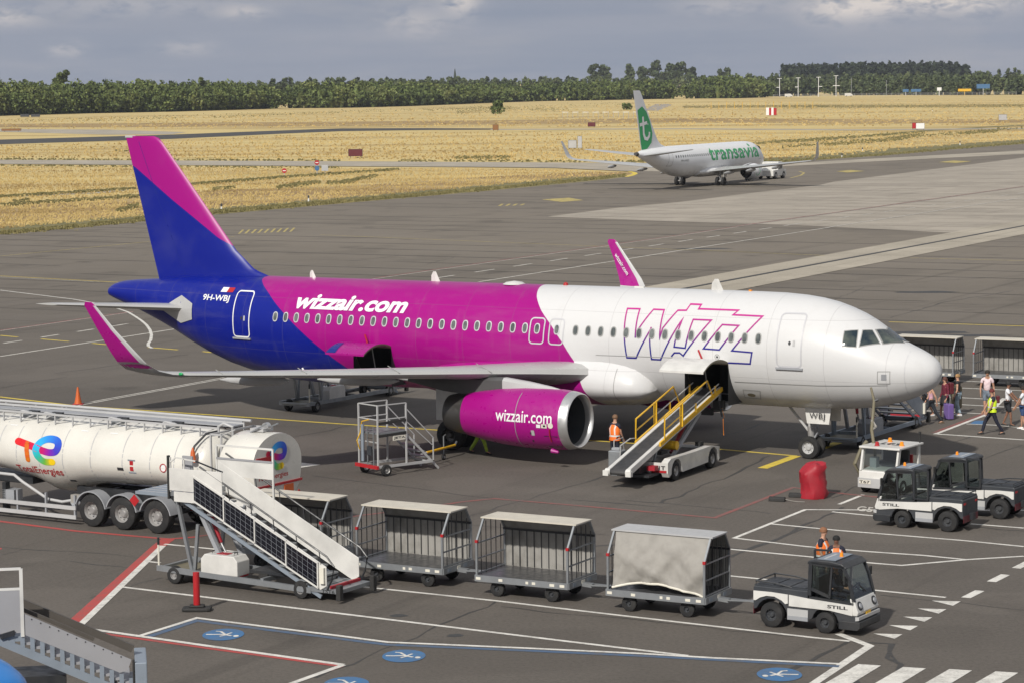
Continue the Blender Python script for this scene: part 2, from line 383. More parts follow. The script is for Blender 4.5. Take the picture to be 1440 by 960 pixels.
def grassmat():
    m,nt,b=newmat('dry_grass_field');co=objco(nt)
    a=noise(nt,mapping(nt,co,(.0035,.022,1),(0,0,-.06)),1,7,.68)
    c1=noise(nt,mapping(nt,co,(.05,.12,1)),1,6,.7);c2=noise(nt,co,1.1,5,.8)
    c=ramp(nt,a,[(.32,(.25,.17,.085)),(.42,(.42,.31,.14)),(.52,(.58,.46,.215)),(.66,(.34,.24,.11))])
    c=mixc(nt,mth(nt,'MULTIPLY',mrange(nt,c1,.35,.75),.45),c,(.64,.53,.27))
    c=mixc(nt,mth(nt,'MULTIPLY',mrange(nt,c2,.5,.8),.5),c,(.25,.17,.07))
    g=noise(nt,mapping(nt,co,(.015,.05,1),(0,0,.1),(4,9,0)),1,5,.6)
    c=mixc(nt,mth(nt,'MULTIPLY',mrange(nt,g,.60,.74),.65),c,(.115,.12,.04))
    lk(nt,c,b.inputs['Base Color']);b.inputs['Roughness'].default_value=1;b.inputs['Specular IOR Level'].default_value=.05
    return m
M['grass']=grassmat()
M['verge']=paint('green_verge',(.135,.125,.045),.95,dirt=.9,scale=.25,dcol=(.25,.20,.09))
# ---------------------------------------------------------------- ground sheets
def sheet(name,pts,mat,z=0.,kind='structure',**k):
    b=MB();b.add([(p[0],p[1],z) for p in pts],[tuple(range(len(pts)))],mat);o=b.obj(name,recalc=False,**k)
    me=o.data
    if me.polygons[0].normal.z<0: me.flip_normals()
    if kind:o['kind']=kind
    return o
sheet('ground',[(-6000,-300),(6000,-300),(6000,9000),(-6000,9000)],'grass',-.06)
def GX(*L):return [G(*p) for p in L]
edgeA=GX((0,330),(127,319),(200,311.7),(307,301.7),(480,286.5),(693,268),(846.7,253.3),(880,249),(888,247.3),(894,244.8),(893,243),(885,241.5),(873,240.7),(780,236.4),(660,235),(480,234.2),(240,232.5),(0,231))
d0=(edgeA[0]-edgeA[2]).normalized()
far=GX((0,225),(240,226),(480,227),(700,228.3),(880,229.3),(990,230),(1103,228.5),(1240,219.3),(1347,209.5),(1440,202.8))
d1=(far[-1]-far[-2]).normalized()
poly=[edgeA[0]+d0*420]+edgeA+[Vector((-420,500,0))]+[Vector((-420,530,0))]+far+[far[-1]+d1*500,Vector((900,1000,0)),Vector((900,-200,0)),Vector((-400,-200,0))]
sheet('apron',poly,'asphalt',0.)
tw=GX((0,231),(240,232.5),(480,234.2),(660,235),(780,236.4),(873,240.7),(960,242),(1075,236),(1200,229),(1440,217),(1440,212),(1200,225),(1100,230.5),(990,230.6),(880,229.6),(700,228.6),(480,227.3),(240,226.3),(0,225.3))
sheet('taxiway',[Vector((-418,498,0))]+tw+[Vector((-418,528,0))],'concrete',.02)
sheet('concrete_apron',[p for p in GX((770,305),(870,292.5),(960,284),(1060,271.5),(1153,260.5),(1172,256),(1300,240),(1440,222))]+[G(1440,222)+d1*300+Vector((300,0,0))]+GX((1500,300),(1440,325),(1330,327.5),(1120,317),(960,312.5),(860,308.5)),'concreted',.012)
s1,s2=G(960,391.7),G(1340,327);t1,t2=G(1037,407),G(1440,330)
ax=Vector((math.cos(GR),math.sin(GR),0))
sheet('concrete_strip',[s2-ax*95,s2+ax*90,t2+ax*60,t2-ax*95],'concrete',.024)
m1=G(1120,377.4)
b=MB();b.bar(m1-ax*55+Vector((0,0,.03)),m1+ax*120+Vector((0,0,.03)),.42,.02,'drain');b.obj('drainage_channel',kind='structure')
sheet('runway',GX((0,196.5),(240,189.5),(380,184.2),(480,180.7),(600,180.4),(700,181))+GX((700,182.4),(600,183),(480,184.6),(400,188),(240,195.5),(0,203))+[Vector((-600,620,0)),Vector((-600,720,0))],'runway',-.03)
sheet('perimeter_road',GX((0,181.5),(150,182.5),(262,186),(240,189),(150,189.5),(0,185.5))+[Vector((-500,800,0)),Vector((-500,850,0))],'concrete',-.028)
sheet('far_taxiway',GX((690,181.6),(960,180.6),(1200,182),(1440,180.2),(1440,181.6),(1200,183.6),(960,181.9),(690,182.9)),'concrete',-.027)
sheet('sand_track',GX((905,155),(922,146.5),(940,146.5),(946,147.5),(925,156)),'concreted',-.028)
sheet('meadow',GX((-200,300),(0,289),(200,276),(330,266),(480,262),(600,254),(700,247.5),(820,242.5),(872,241.6),(884,242.6),(889,244.5),(846.7,251),(693,264),(480,282),(307,296),(127,314),(0,325),(-200,340)),'meadow',-.045)
sheet('meadow',GX((-100,175),(200,173.5),(480,171),(700,169),(960,166),(1200,168),(1440,168),(1440,172),(1200,174),(960,172),(700,175),(480,177),(200,179),(-100,179.5)),'meadow',-.045)
sheet('meadow',GX((960,149),(1100,148),(1440,147),(1440,150.5),(1100,151.5),(960,152)),'scrub',-.043)
# ditch and grass tracks as green or dark bands
def band(name,pxs,w,mat,z): 
    P=[G(*p) for p in pxs];vs,fs=stroke2d(P,w);b=MB();b.add([(v.x,v.y,z) for v in vs],fs,mat);o=b.obj(name,kind='structure');return o
verge=edgeA[:9]
vs,fs=stroke2d([ (p+Vector((-.888,.46,0))*4.5) for p in [edgeA[0]+d0*150]+verge[:-1]],9.0);b=MB();b.add([(v.x,v.y,-.02) for v in vs],fs,'verge');b.obj('green_verge',kind='structure')
vs,fs=stroke2d([(p+Vector((-.85,.52,0))*7) for p in far[6:]+[far[-1]+d1*200]],14);b=MB();b.add([(v.x,v.y,-.02) for v in vs],fs,'verge');b.obj('green_verge',kind='structure')
band('service_track',[(0,277),(140,271),(190,265)],2.0,'concreted',-.035)
band('service_track',[(268,259),(400,249),(480,243),(560,238)],2.0,'concreted',-.035)
band('service_track',[(1060,202),(1180,195),(1300,184),(1440,176)],5,'verge',-.035)
band('service_track',[(0,287),(120,279),(200,274)],3,'verge',-.037)
# ---------------------------------------------------------------- painted lines
def linemat(name,col,wear=.35):
    m,nt,b=newmat(name);co=objco(nt);w=noise(nt,co,1.7,6,.75);w2=noise(nt,co,12,4,.8)
    f=mth(nt,'MULTIPLY',mrange(nt,mth(nt,'ADD',mth(nt,'MULTIPLY',w,.6),mth(nt,'MULTIPLY',w2,.4)),.45,.62),wear,clamp=True)
    lk(nt,mixc(nt,f,col,(.12,.11,.10)),b.inputs['Base Color']);b.inputs['Roughness'].default_value=.8;return m
M['pw']=linemat('white_line_paint',(.68,.66,.61),.5);M['pwf']=linemat('worn_white_line_paint',(.62,.59,.53),.6)
M['py']=linemat('yellow_line_paint',(.70,.53,.06),.4);M['pyf']=linemat('worn_yellow_paint',(.50,.40,.12),.8)
M['pr']=linemat('red_line_paint',(.42,.055,.05),.55);M['prf']=linemat('worn_red_paint',(.24,.075,.065),.9)
M['pb']=linemat('blue_line_paint',(.065,.115,.20),.8);M['pblue']=linemat('blue_symbol_paint',(.045,.15,.32),.55)
M['tar']=paint('tar_seal',(.046,.043,.04),.7,dirt=.3)
LZ=.006
class Lines(MB):
    kk=0
    def nz(s,z):
        Lines.kk+=1;return z+.00003*(Lines.kk%60)
    def line(s,pxs,w,mat,z=LZ,off=0,closed=False):
        P=[G(*p) for p in pxs]
        if off:
            d=(P[-1]-P[0]).normalized();n=Vector((-d.y,d.x,0));P=[p+n*off for p in P]
        z=s.nz(z);vs,fs=stroke2d(P,w,closed);s.add([(v.x,v.y,z) for v in vs],fs,mat)
    def dash(s,a,b,w,mat,on,offl,z=LZ):
        A=G(*a);B=G(*b);d=B-A;L=d.length;d.normalize();t=0
        while t<L:
            vs,fs=stroke2d([A+d*t,A+d*min(L,t+on)],w);s.add([(v.x,v.y,z) for v in vs],fs,mat);t+=on+offl
    def poly(s,pxs,mat,z=LZ):
        z=s.nz(z);s.add([(p.x,p.y,z) for p in (G(*q) for q in pxs)],[tuple(range(len(pxs)))],mat)
def fin_lines(L,name):
    o=L.obj(name,recalc=False,kind='structure');me=o.data
    bm=bmesh.new();bm.from_mesh(me)
    for f in bm.faces:
        f.normal_update()
        if f.normal.z<0:f.normal_flip()
    bm.to_mesh(me);bm.free();return o
Y=Lines()
Y.line([(-60,553.5),(0,557.5),(106.7,570),(300,583),(480,595.5),(613,604),(820,618),(1012,631),(1120,640.5)],.20,'py')
Y.line([(1120,640.5),(1072,658)],.38,'py',.010);Y.line([(1150,632),(1178,622)],.38,'py',.010)
Y.line([(0,388.3),(187,398.3)],.16,'py');Y.line([(450,330.5),(600,336.7),(846.7,346.7),(960,351.5)],.16,'pyf');Y.line([(960,351.5),(1160,360)],.16,'pyf',.03);Y.line([(1280,363),(1440,367)],.16,'pyf')
Y.line([(1250,452.8),(1500,460.5)],.2,'py')
Y.line([(0,360.5),(210,340),(330,333)],.16,'pyf')
Y.line([(0,329.8),(127,318.6),(307,301.2),(480,286.2),(693,267.8),(846.7,253.1),(880,249)],.18,'pyf')
Y.line([(880,249),(888,247.2),(893.5,244.8),(892,243),(885,241.5)],.7,'py')
for a,b_ in [((0,471.7),(25,474)),((58,476.7),(97,480)),((130,482.5),(150,484.5)),((208,488.3),(250,491.7)),((285,494),(330,499))]:Y.line([a,b_],.2,'py')
Y.line([(1112,250.5),(1126,247),(1131,243.5),(1124,241.3)],.3,'pyf')
Wt0=None
Y.poly([(762,281),(800,278.5),(820,282),(790,284.5)],'pyf',.016);Y.poly([(1176,241.5),(1196,239.7),(1216,241.2),(1192,243.3)],'pyf',.03);Y.poly([(1320,228.5),(1340,226.3),(1366,227.5),(1345,229.8)],'pyf',.03)
for k in range(9):Y.line([(336+k*9,329-k*.35),(342+k*9,323.5-k*.35)],.2,'pyf')
for k in range(4):Y.line([(702+k*10,290-k*.3),(707+k*10,287)],.3,'pyf')
fin_lines(Y,'yellow_lines')
R=Lines()
R.line([(523,391.7),(960,330.2),(1037,318.5)],.22,'prf');R.line([(1037,318.5),(1440,262.7)],.3,'prf',.03)
R.line([(0,464.7),(187,438.2)],.22,'prf')
R.line([(-60,728),(0,732.5),(105,746),(237,757.5),(275,754.5)],.19,'pr');R.line([(275,754),(420,735),(590,714),(650,705),(695,700.5),(780,707.5),(1005,727.5),(1115,685),(1190,694),(1240,699)],.17,'prf')
R.line([(237,757),(225,766),(104,876)],.42,'pr');R.line([(125,887.6),(300,912),(480,936.5)],.16,'pr');R.line([(480,936),(405,962),(380,972)],.16,'pr')
R.line([(0,770),(0,772)],.1,'pr')
R.line([(1313,608),(1388,579.5)],.2,'prf')
fin_lines(R,'red_lines')
Wt=Lines()
Wt.line([(523,392.9),(960,331),(1037,319.3)],.12,'pwf');Wt.line([(1037,319.2),(1440,263.3)],.14,'pwf',.032)
Wt.dash((610,391.7),(1110,316.7),.2,'pwf',3,3);Wt.dash((1110,316.7),(1440,271.5),.2,'pwf',3,3,.03)
Wt.line([(673,396.7),(860,368),(960,351.9),(1167,320)],.2,'pwf');Wt.line([(1167,320),(1440,278.3)],.2,'pwf',.032)
Wt.dash((5,482.5),(182,455),.2,'pwf',1.6,1.7);Wt.line([(0,501),(247,462.5)],.2,'pwf');Wt.line([(0,465.4),(187,438.9)],.1,'pwf')
Wt.line([(0,389.8),(140,397)],.1,'pwf');Wt.line([(0,408.3),(103,421),(140,427.5),(167,434.5),(180,439),(190,445),(199,451),(206,457),(211,464),(213,471),(212,478),(208.5,483),(208.5,486.5),(214,489.5)],.17,'pw')
Wt.line([(43,581),(327,529),(403,514)],.12,'pwf',off=.14);Wt.line([(43,581),(327,529),(403,514)],.12,'pwf',off=-.14)
Wt.line([(231,764.5),(300,771.5),(370,780)],.14,'pw');Wt.line([(208,789),(225,791)],.14,'pw');Wt.line([(229,767),(112.5,879)],.20,'pw',.010)
Wt.line([(173,825),(300,840.5),(480,862.5),(615,879),(795,901),(967,921.5)],.15,'pw')
Wt.line([(125,884),(300,909),(483,934.5)],.17,'pw',.010);Wt.line([(483,934.5),(412,960),(385,971)],.17,'pw',.010)
Wt.line([(197,893.5),(277,868.5),(300,871.5),(480,894),(545,902.5),(740,911),(900,918.5),(1000,924.5),(1189,933.5)],.15,'pw',.010)
Wt.line([(505,824),(520,825.5),(700,844.5),(840,861),(970,876),(1140,895.5),(1195,901)],.14,'pw')
Wt.line([(1179,890.6),(1223,907.5),(1145,960),(1120,976)],.22,'pw')
Wt.line([(1440,716.8),(1350,717),(1132.5,716),(1032.5,756),(1134,768),(1220,775),(1300,780.5),(1360,786.5)],.14,'pw')
Wt.line([(1084,736),(1180,745.3),(1355,759.5),(1440,768)],.14,'pw')
Wt.line([(1020,771),(1134.6,782),(1230,791.5),(1268,794.5),(1360,786.3),(1440,781.5)],.14,'pw')
Wt.line([(1024,809),(1070,813.5),(1234.6,829.8),(1330,839.5)],.14,'pw')
Wt.line([(1180,708.5),(1213.6,695)],.14,'pw');Wt.line([(1170,719),(1228,724.7)],.14,'pw');Wt.line([(1365,736),(1440,742)],.14,'pw')
Wt.line([(1412,559.5),(1389,581.7),(1315.7,609.6),(1440,618)],.18,'pw');Wt.line([(1358.7,595.5),(1405,597.5),(1434,600.6)],.14,'pw')
for q in [[(1340,534.5),(1427,538.8),(1460,540.5)],[(1340,544.5),(1431.7,548.6),(1460,550)],[(1330,557.5),(1388,560.7),(1440,563.5)],[(1275,564.3),(1428.7,572.5),(1460,574)],[(1275,575.5),(1389,581.7)]]:Wt.line(q,.15,'pw')
for x,y in ((1228,890.8),(1250,879),(1270,867),(1290,855.5),(1310,844.5)):
    Wt.poly([(x,y-.3),(x+41,y+.8),(x+30,y+7)],'pw',.010)
for x,y in ((1368,835),(1404,812.5),(1439,793.5)):Wt.line([(x-10,y+5),(x+10,y-5)],.26,'pw')
for x,y in ((1207,933.5),(1270,937.5),(1335,940.5),(1400,943.7)):
    Wt.poly([(x,y),(x+32,y+2),(x-27,y+38),(x-66,y+38)],'pw',.010)
Wt.poly([(404,649),(418,649.5),(451,653),(404,660)],'pw',.010)
fin_lines(Wt,'white_lines')
B=Lines()
B.line([(205,896),(277,872),(300,875.5),(480,898),(545,906),(740,914.3),(900,921.6),(1180,936.5)],.21,'pb',.007)
fin_lines(B,'blue_lines')
def walker(c,flip=1,name='pedestrian_symbol'):
    P=G(*c);S=Lines();n=28
    S.add([(P.x+.52*math.cos(2*PI*k/n),P.y+.68*math.sin(2*PI*k/n),.011) for k in range(n)],[tuple(range(n))],'pblue')
    ang=rad(-5);e=Vector((math.cos(ang),math.sin(ang),0))*flip;u=Vector((.3*flip,.95,0))*1.5*(1 if flip>0 else 1)
    def st(pts,w):
        Q=[P+e*a*.66+Vector((0,1.05,0))*b for a,b in pts];vs,fs=stroke2d(Q,w*.66);z_=S.nz(.0155);S.add([(v.x,v.y,z_) for v in vs],fs,'pw')
    st([(-.66,-.02),(-.36,-.02),(-.12,.0),(.12,-.04),(.34,-.14)],.13);st([(-.34,.34),(-.14,.30),(.06,.02)],.10);st([(-.10,-.22),(.14,-.04)],.09);st([(.10,-.02),(.30,.20)],.09)
    h=P+e*.34+Vector((0,-.17,0));S.add([(h.x+.07*math.cos(2*PI*k/12),h.y+.10*math.sin(2*PI*k/12),.016) for k in range(12)],[tuple(range(12))],'pw')
    return fin_lines(S,name)
walker((314,892));walker((568,922));walker((487,961));walker((1096,948),-1)
P5=Lines();P5.line([(1380,591),(1372,596)],.5,'pblue',.003);fin_lines(P5,'blue_marking')
# stand lettering painted on the apron
vs,fs=text2d('G5',.02);vs=fit2d(vs,0,1,0,1)
o0=G(1204,717.5);ex=(G(1226,719.5)-o0);ey=(G(1207,711)-o0);b=Lines();b.add([tuple(o0+ex*x+ey*y+Vector((0,0,.008))) for x,y in vs],fs,'pwf');fin_lines(b,'stand_marking')
# cracks and tar seams
K=Lines()
def crack(pxs,w,jit=.25,mat='tar'):
    P=densify([G(*p) for p in pxs],.8);P=[p+Vector((random.gauss(0,jit)*.3,random.gauss(0,jit)*.3)) for p in P]
    vs,fs=stroke2d(P,w);n=len(P)
    for i in range(n):
        k=random.uniform(.4,1.5);c=(vs[i]+vs[n+i])/2;vs[i]=c+(vs[i]-c)*k;vs[n+i]=c+(vs[n+i]-c)*k
    Lines.kc=getattr(Lines,'kc',0)+1;K.add([(v.x,v.y,.0022+.00012*Lines.kc) for v in vs],fs,mat)
for q,w in [([(0,769),(60,773),(160,779),(208,785),(235,787)],.06),([(98,788),(140,793),(190,799)],.07),([(130,840),(175,827),(225,811)],.05),([(0,780),(36,770)],.04),
    ([(656,729),(700,712),(780,690),(835,674),(1080,592)],.08),([(930,707),(990,682),(1060,652),(1080,640)],.09),([(808,701),(858,706),(928,711)],.08),([(880,703),(960,710),(1090,721)],.07),
    ([(835,768),(930,762),(1050,772),(1100,754),(1160,725),(1190,712)],.10),([(1025,783),(1060,770),(1140,738)],.12),([(445,953),(560,905),(615,879),(700,844)],.07),
    ([(1085,958),(1140,930),(1190,902)],.16),([(1197,902),(1250,905),(1262,935),(1266,942)],.10),([(1250,903),(1255,922),(1263,933)],.13),([(1197,940),(1205,962)],.25),
    ([(1240,838),(1340,847),(1440,858)],.05),([(0,600),(10,601)],.04),([(410,615),(500,597)],.05),([(440,668),(600,688),(690,700)],.05),([(700,852),(840,866),(1150,898)],.05),
    ([(630,735),(860,752)],.04),([(1120,396),(1170,375),(1260,352)],.0),([(1150,432),(1216,404),(1303,404)],.05),([(1180,405),(1320,395),(1440,388)],.05),([(1253,447),(1330,425),(1425,409)],.08),([(1000,408),(1100,412),(1240,425),(1440,430)],.05),
    ([(1330,510),(1363,503)],.07),([(1378,645),(1440,625)],.05),([(1340,622),(1370,612)],.05),([(1170,700),(1216,680)],.08),([(80,525),(150,515),(260,498)],.05),([(430,650),(520,636),(560,615)],.05),([(0,545),(90,530)],.04),
    ([(1440,745),(1370,741)],.05),([(860,330),(990,340)],.05),([(230,760),(232,761)],.03),([(600,372),(640,362)],.06),([(487,368),(560,360)],.06)]:
    if w:crack(q,w)
for c,a,b_ in [((1303,411),2.2,.8),((1294,468),3,.9),((1360,472),2.5,.6),((745,812),.4,.3),((640,893),.25,.2),((560,865),.25,.2),((985,350),3,.8)]:
    P=G(*c);K.add([(P.x+a*math.cos(2*PI*k/14)*random.uniform(.7,1.1),P.y+b_*math.sin(2*PI*k/14)*random.uniform(.7,1.1),.0045) for k in range(14)],[tuple(range(14))],'drain')
fin_lines(K,'tar_seams')
# ---------------------------------------------------------------- aircraft
def livery(name,top,stops_a,stops_b,cols,z0=1.,z1=6.5,s0=10.,s1=32.):
    """three paints meeting along curves s=a(z) and s=b(z) down the body"""
    m,nt,b=newmat(name);co=objco(nt);sx=N(nt,'ShaderNodeSeparateXYZ');lk(nt,co,sx.inputs[0])
    z=mrange(nt,sx.outputs[2],z0,z1);s=mth(nt,'MULTIPLY',sx.outputs[0],-1);s=mth(nt,'DIVIDE',mth(nt,'SUBTRACT',s,s0),s1-s0)
    def cur(st):
        return ramp(nt,z,[((a-z0)/(z1-z0),((q-s0)/(s1-s0),)*3) for a,q in sorted(st)])
    fa=mth(nt,'GREATER_THAN',s,cur(stops_a));c=mixc(nt,fa,cols[0],cols[1])
    if stops_b:
        fb=mth(nt,'GREATER_THAN',s,cur(stops_b));c=mixc(nt,fb,c,cols[2])
    dn=noise(nt,mapping(nt,co,(.35,.35,2.5)),1,6,.65)
    low=noise(nt,mapping(nt,co,(2.5,2.5,.3)),1,5,.6)
    c=mixc(nt,mth(nt,'MULTIPLY',mrange(nt,dn,.5,.8),.09),c,(.35,.33,.30))
    c=mixc(nt,mth(nt,'MULTIPLY',mrange(nt,low,.55,.8),.09),c,(.30,.27,.23))
    sm=mth(nt,'LESS_THAN',mth(nt,'PINGPONG',mth(nt,'SUBTRACT',sx.outputs[0],.6),1.07),.009);sv_=mth(nt,'MAXIMUM',mth(nt,'LESS_THAN',mth(nt,'ABSOLUTE',mth(nt,'SUBTRACT',sx.outputs[2],5.12)),.007),mth(nt,'LESS_THAN',mth(nt,'ABSOLUTE',mth(nt,'SUBTRACT',sx.outputs[2],3.02)),.008))
    c=mixc(nt,mth(nt,'MULTIPLY',mth(nt,'MAXIMUM',sm,sv_),.30),c,(.16,.14,.15))
    gr_=mth(nt,'MULTIPLY',mrange(nt,sx.outputs[2],2.6,1.7),mrange(nt,low,.35,.65));c=mixc(nt,mth(nt,'MULTIPLY',gr_,.35),c,(.22,.19,.15))
    lk(nt,c,b.inputs['Base Color']);b.inputs['Roughness'].default_value=.33;b.inputs['Specular IOR Level'].default_value=.3;b.inputs['Coat Weight'].default_value=.10;b.inputs['Coat Roughness'].default_value=.1
    w=noise(nt,mapping(nt,co,(.9,.5,.5)),1,2);bump(nt,b,w,.12,.03);return m
WH,MG,BL=(.60,.60,.60),(.315,.0008,.185),(.002,.010,.215)
FB=[(6.2,29.6),(5.75,29.2),(5.26,28.29),(4.48,27.13),(3.76,26.12),(3.04,25.1),(2.64,24.56),(1.7,23.3)]
FW=[(6.2,16.3),(5.89,16.1),(5.55,15.83),(5.07,15.35),(4.58,14.78),(3.92,14.19),(3.17,13.69),(2.59,13.24),(2.1,13.0),(1.6,12.7)]
M['livery']=livery('fuselage_livery',0,FW,FB,(WH,MG,BL))
def finmat():
    m,nt,b=newmat('fin_livery');co=objco(nt);sx=N(nt,'ShaderNodeSeparateXYZ');lk(nt,co,sx.inputs[0])
    z0,z1,s0,s1=5.,12.,28.,40.;z=mrange(nt,sx.outputs[2],z0,z1);s=mth(nt,'DIVIDE',mth(nt,'SUBTRACT',mth(nt,'MULTIPLY',sx.outputs[0],-1),s0),s1-s0)
    st=[(5.9,29.0),(6.5,30.1),(6.83,30.64),(7.34,31.73),(8.15,32.97),(8.92,34.19),(9.75,35.43),(10.24,36.18),(10.9,38)]
    cu=ramp(nt,z,[((a-z0)/(z1-z0),((q-s0)/(s1-s0),)*3) for a,q in st]);f=mth(nt,'GREATER_THAN',s,cu)
    dn=noise(nt,mapping(nt,co,(.5,.5,.5)),1,5)
    c=mixc(nt,f,MG,BL);c=mixc(nt,mth(nt,'MULTIPLY',mrange(nt,dn,.5,.8),.1),c,(.2,.2,.25))
    lk(nt,c,b.inputs['Base Color']);b.inputs['Roughness'].default_value=.38;b.inputs['Specular IOR Level'].default_value=.35;return m
M['fin']=finmat()
def logomat():
    m,nt,b=newmat('outline_logo_paint');co=objco(nt);sx=N(nt,'ShaderNodeSeparateXYZ');lk(nt,co,sx.inputs[0])
    lk(nt,ramp(nt,mrange(nt,sx.outputs[2],3.3,5.4),[(.0,(.012,.014,.20)),(.36,(.02,.015,.22)),(.6,(.30,.01,.20)),(1,(.52,.03,.25))]),b.inputs['Base Color']);b.inputs['Roughness'].default_value=.4;return m
M['logo']=logomat()
M['pylonrear']=paint('pylon_shaded_metal',(.10,.10,.10),.5,metal=.3,dirt=.4)  # bare metal, its colour darkened to carry the shade under the wing
M['line']=paint('panel_outline_paint',(.50,.50,.52),.4,dirt=.2)
M['seam']=paint('panel_seam',(.30,.30,.29),.5,dirt=.3)
M['regwhite']=paint('marking_white',(.75,.75,.75),.4,dirt=.1)
class Body:
    def __init__(s,zt,zb,w,zc,L):
        s.zt,s.zb,s.w,s.zc,s.L=hermite(zt),hermite(zb),hermite(w),hermite(zc),L
    def ring(s,S,n=56):
        zt,zb,w,zc=s.zt(S),s.zb(S),s.w(S),s.zc(S);o=[]
        for k in range(n):
            t=2*PI*k/n;c=math.cos(t);o.append((-S,-w*math.sin(t),zc+(zt-zc if c>0 else zc-zb)*c))
        return o
    def mesh(s,stations,mat,name,parent,n=56):
        b=MB();b.loft([s.ring(S,n) for S in stations],mat);return b.obj(name,parent,smooth=40)
def bvh_of(o):
    me=o.data;return BVHTree.FromPolygons([v.co.copy() for v in me.vertices],[tuple(p.vertices) for p in me.polygons])
def side_hit(bv,s,z,off=.012,side=-1,yfar=25,yc=0):
    """point on the skin at station s, height z, seen square from one side (-1 starboard)"""
    h=bv.ray_cast(Vector((-s,side*yfar,z)),Vector((0,-side,0)))
    if h[0] is None:return None
    n=h[1]
    if n.y*side<0:n=-n
    return h[0]+n*off
def decal(b,bv,vs,fs,mat,off=.012,side=-1,**k):
    P=[side_hit(bv,x,z,off,side,**k) for x,z in vs]
    idx={};V=[]
    for i,p in enumerate(P):
        if p is not None:idx[i]=len(V);V.append(p)
    b.add(V,[tuple(idx[i] for i in f) for f in fs if all(i in idx for i in f)],mat)
def text_decal(b,bv,body,s_left,s_right,z0,z1,mat,bold=.03,shear=0,off=.014,side=-1,spacing=1.,step=.12,**k):
    vs,fs=text2d(body,bold,shear,spacing);vs=fit2d(vs,0,1,z0,z1);vs,fs=slice2d(vs,fs,step);xs=[v[0] for v in vs]
    decal(b,bv,[(s_left+(s_right-s_left)*x,z) for x,z in vs],fs,mat,off,side,**k)
def ribbon_decal(b,bv,pts,w,mat,closed=False,off=.012,side=-1,step=.15,**k):
    vs,fs=stroke2d(densify(pts,step,closed),w,closed);decal(b,bv,[(v.x,v.y) for v in vs],fs,mat,off,side,**k)
def ell(cx,cz,a,b,n=16,p=2.6):
    o=[]
    for k in range(n):
        t=2*PI*k/n;c,s=math.cos(t),math.sin(t);o.append((cx+a*math.copysign(abs(c)**(2/p),c),cz+b*math.copysign(abs(s)**(2/p),s)))
    return o
def airfoil_ring(le,chord,th,nv,aft=Vector((-1,0,0)),n=10,inc=0):
    up=[];dn=[]
    for i in range(n+1):
        x=(1-math.cos(PI*i/n))/2;t=5*th*(.2969*math.sqrt(x)-.126*x-.3516*x*x+.2843*x**3-.1036*x**4)
        base=Vector(le)+aft*chord*x+Vector((0,0,-math.sin(inc)*chord*x))
        up.append(base+nv*(t*1.15)*chord);dn.append(base-nv*(t*.85)*chord)
    return up+dn[-2:0:-1]
def surface(b,secs,mat,side,inc=(0,)):
    """secs: (s_le,y,z,chord,thickness ratio,tilt of the normal in degrees)"""
    rings=[]
    for q_,(S,y,z,c,t,a) in enumerate(secs):
        nv=Vector((0,side*-math.sin(rad(a)),math.cos(rad(a))))
        rings.append(airfoil_ring((-S,side*y,z),c,t,nv,inc=rad(inc[min(q_,len(inc)-1)])))
    b.loft(rings,mat)
def blade_antenna(parent,s,z,h,mat='white',lean=.5,c=.42,y=0):
    b=MB();rings=[]
    for k,(hh,cc,t) in enumerate(((0,c,.05),(h*.6,c*.7,.035),(h,c*.3,.02))):
        x=-s-lean*hh;rings.append([(x,y,z+hh),(x-cc*.4,y-t,z+hh),(x-cc,y,z+hh),(x-cc*.4,y+t,z+hh)])
    b.loft(rings,mat);return b.obj('antenna',parent)
def engine(parent,s,y,zc,prof,lipr,mat,lipmat,noz,scale=1.,side=-1,tail=.62,lipw=.30,name='engine'):
    Y=side*y
    _r=hermite(prof)
    b=MB();b.lathe([(lipw,_r(lipw))]+[p for p in prof if p[0]>lipw+.02],(-s,Y,zc),(-1,0,0),mat,48,cap=False)
    e=b.obj(name,parent,smooth=35)
    r0=[p for p in prof if p[0]<lipw]
    b=MB();rl=hermite(prof)
    out=[(lipw,rl(lipw)),(lipw*.6,rl(lipw*.6)),(lipw*.25,rl(lipw*.25)),(.03,lipr+.035),(0,lipr),(.04,lipr-.04),(.15,lipr-.075),(.30,lipr-.09)]
    b.lathe(out,(-s,Y,zc),(-1,0,0),lipmat,48,cap=False);b.obj('intake_lip',e,smooth=40)
    b=MB();b.lathe([(.30,lipr-.09),(.9,lipr-.10),(1.05,lipr-.10)],(-s,Y,zc),(-1,0,0),'darkp',40,cap=False)
    b.lathe([(1.06,lipr-.1),(1.06,.0)],(-s,Y,zc),(-1,0,0),'interior',40,cap=False);b.obj('intake_duct',e,smooth=40)
    b=MB()
    for k in range(22):
        a=2*PI*k/22
        def pt(r,da,dx): return (-s-.92-dx,Y+r*math.cos(a+da),zc+r*math.sin(a+da))
        b.add([pt(.2,0,0),pt(.2,.22,.1),pt(lipr-.11,.20,.12),pt(lipr-.11,.02,0)],[(0,1,2,3)],'titan')
    b.lathe([(.55,0),(.62,.09),(.8,.2),(.95,.26)],(-s,Y,zc),(-1,0,0),'darkp',20,cap=False);b.obj('fan',e,smooth=40,recalc=False)
    b=MB();b.lathe(noz+[(noz[-1][0]-.02,noz[-1][1]-.04),(noz[-1][0]-.5,noz[-1][1]-.08),(noz[-1][0]-.5,.0)],(-s,Y,zc),(-1,0,0),'titan',40,cap=False)
    b.lathe([(noz[-1][0]-.5,.3),(noz[-1][0]-.1,.22),(noz[-1][0]+.12,.02)],(-s,Y,zc),(-1,0,0),'titan',20);b.obj('exhaust_nozzle',e,smooth=40)
    return e
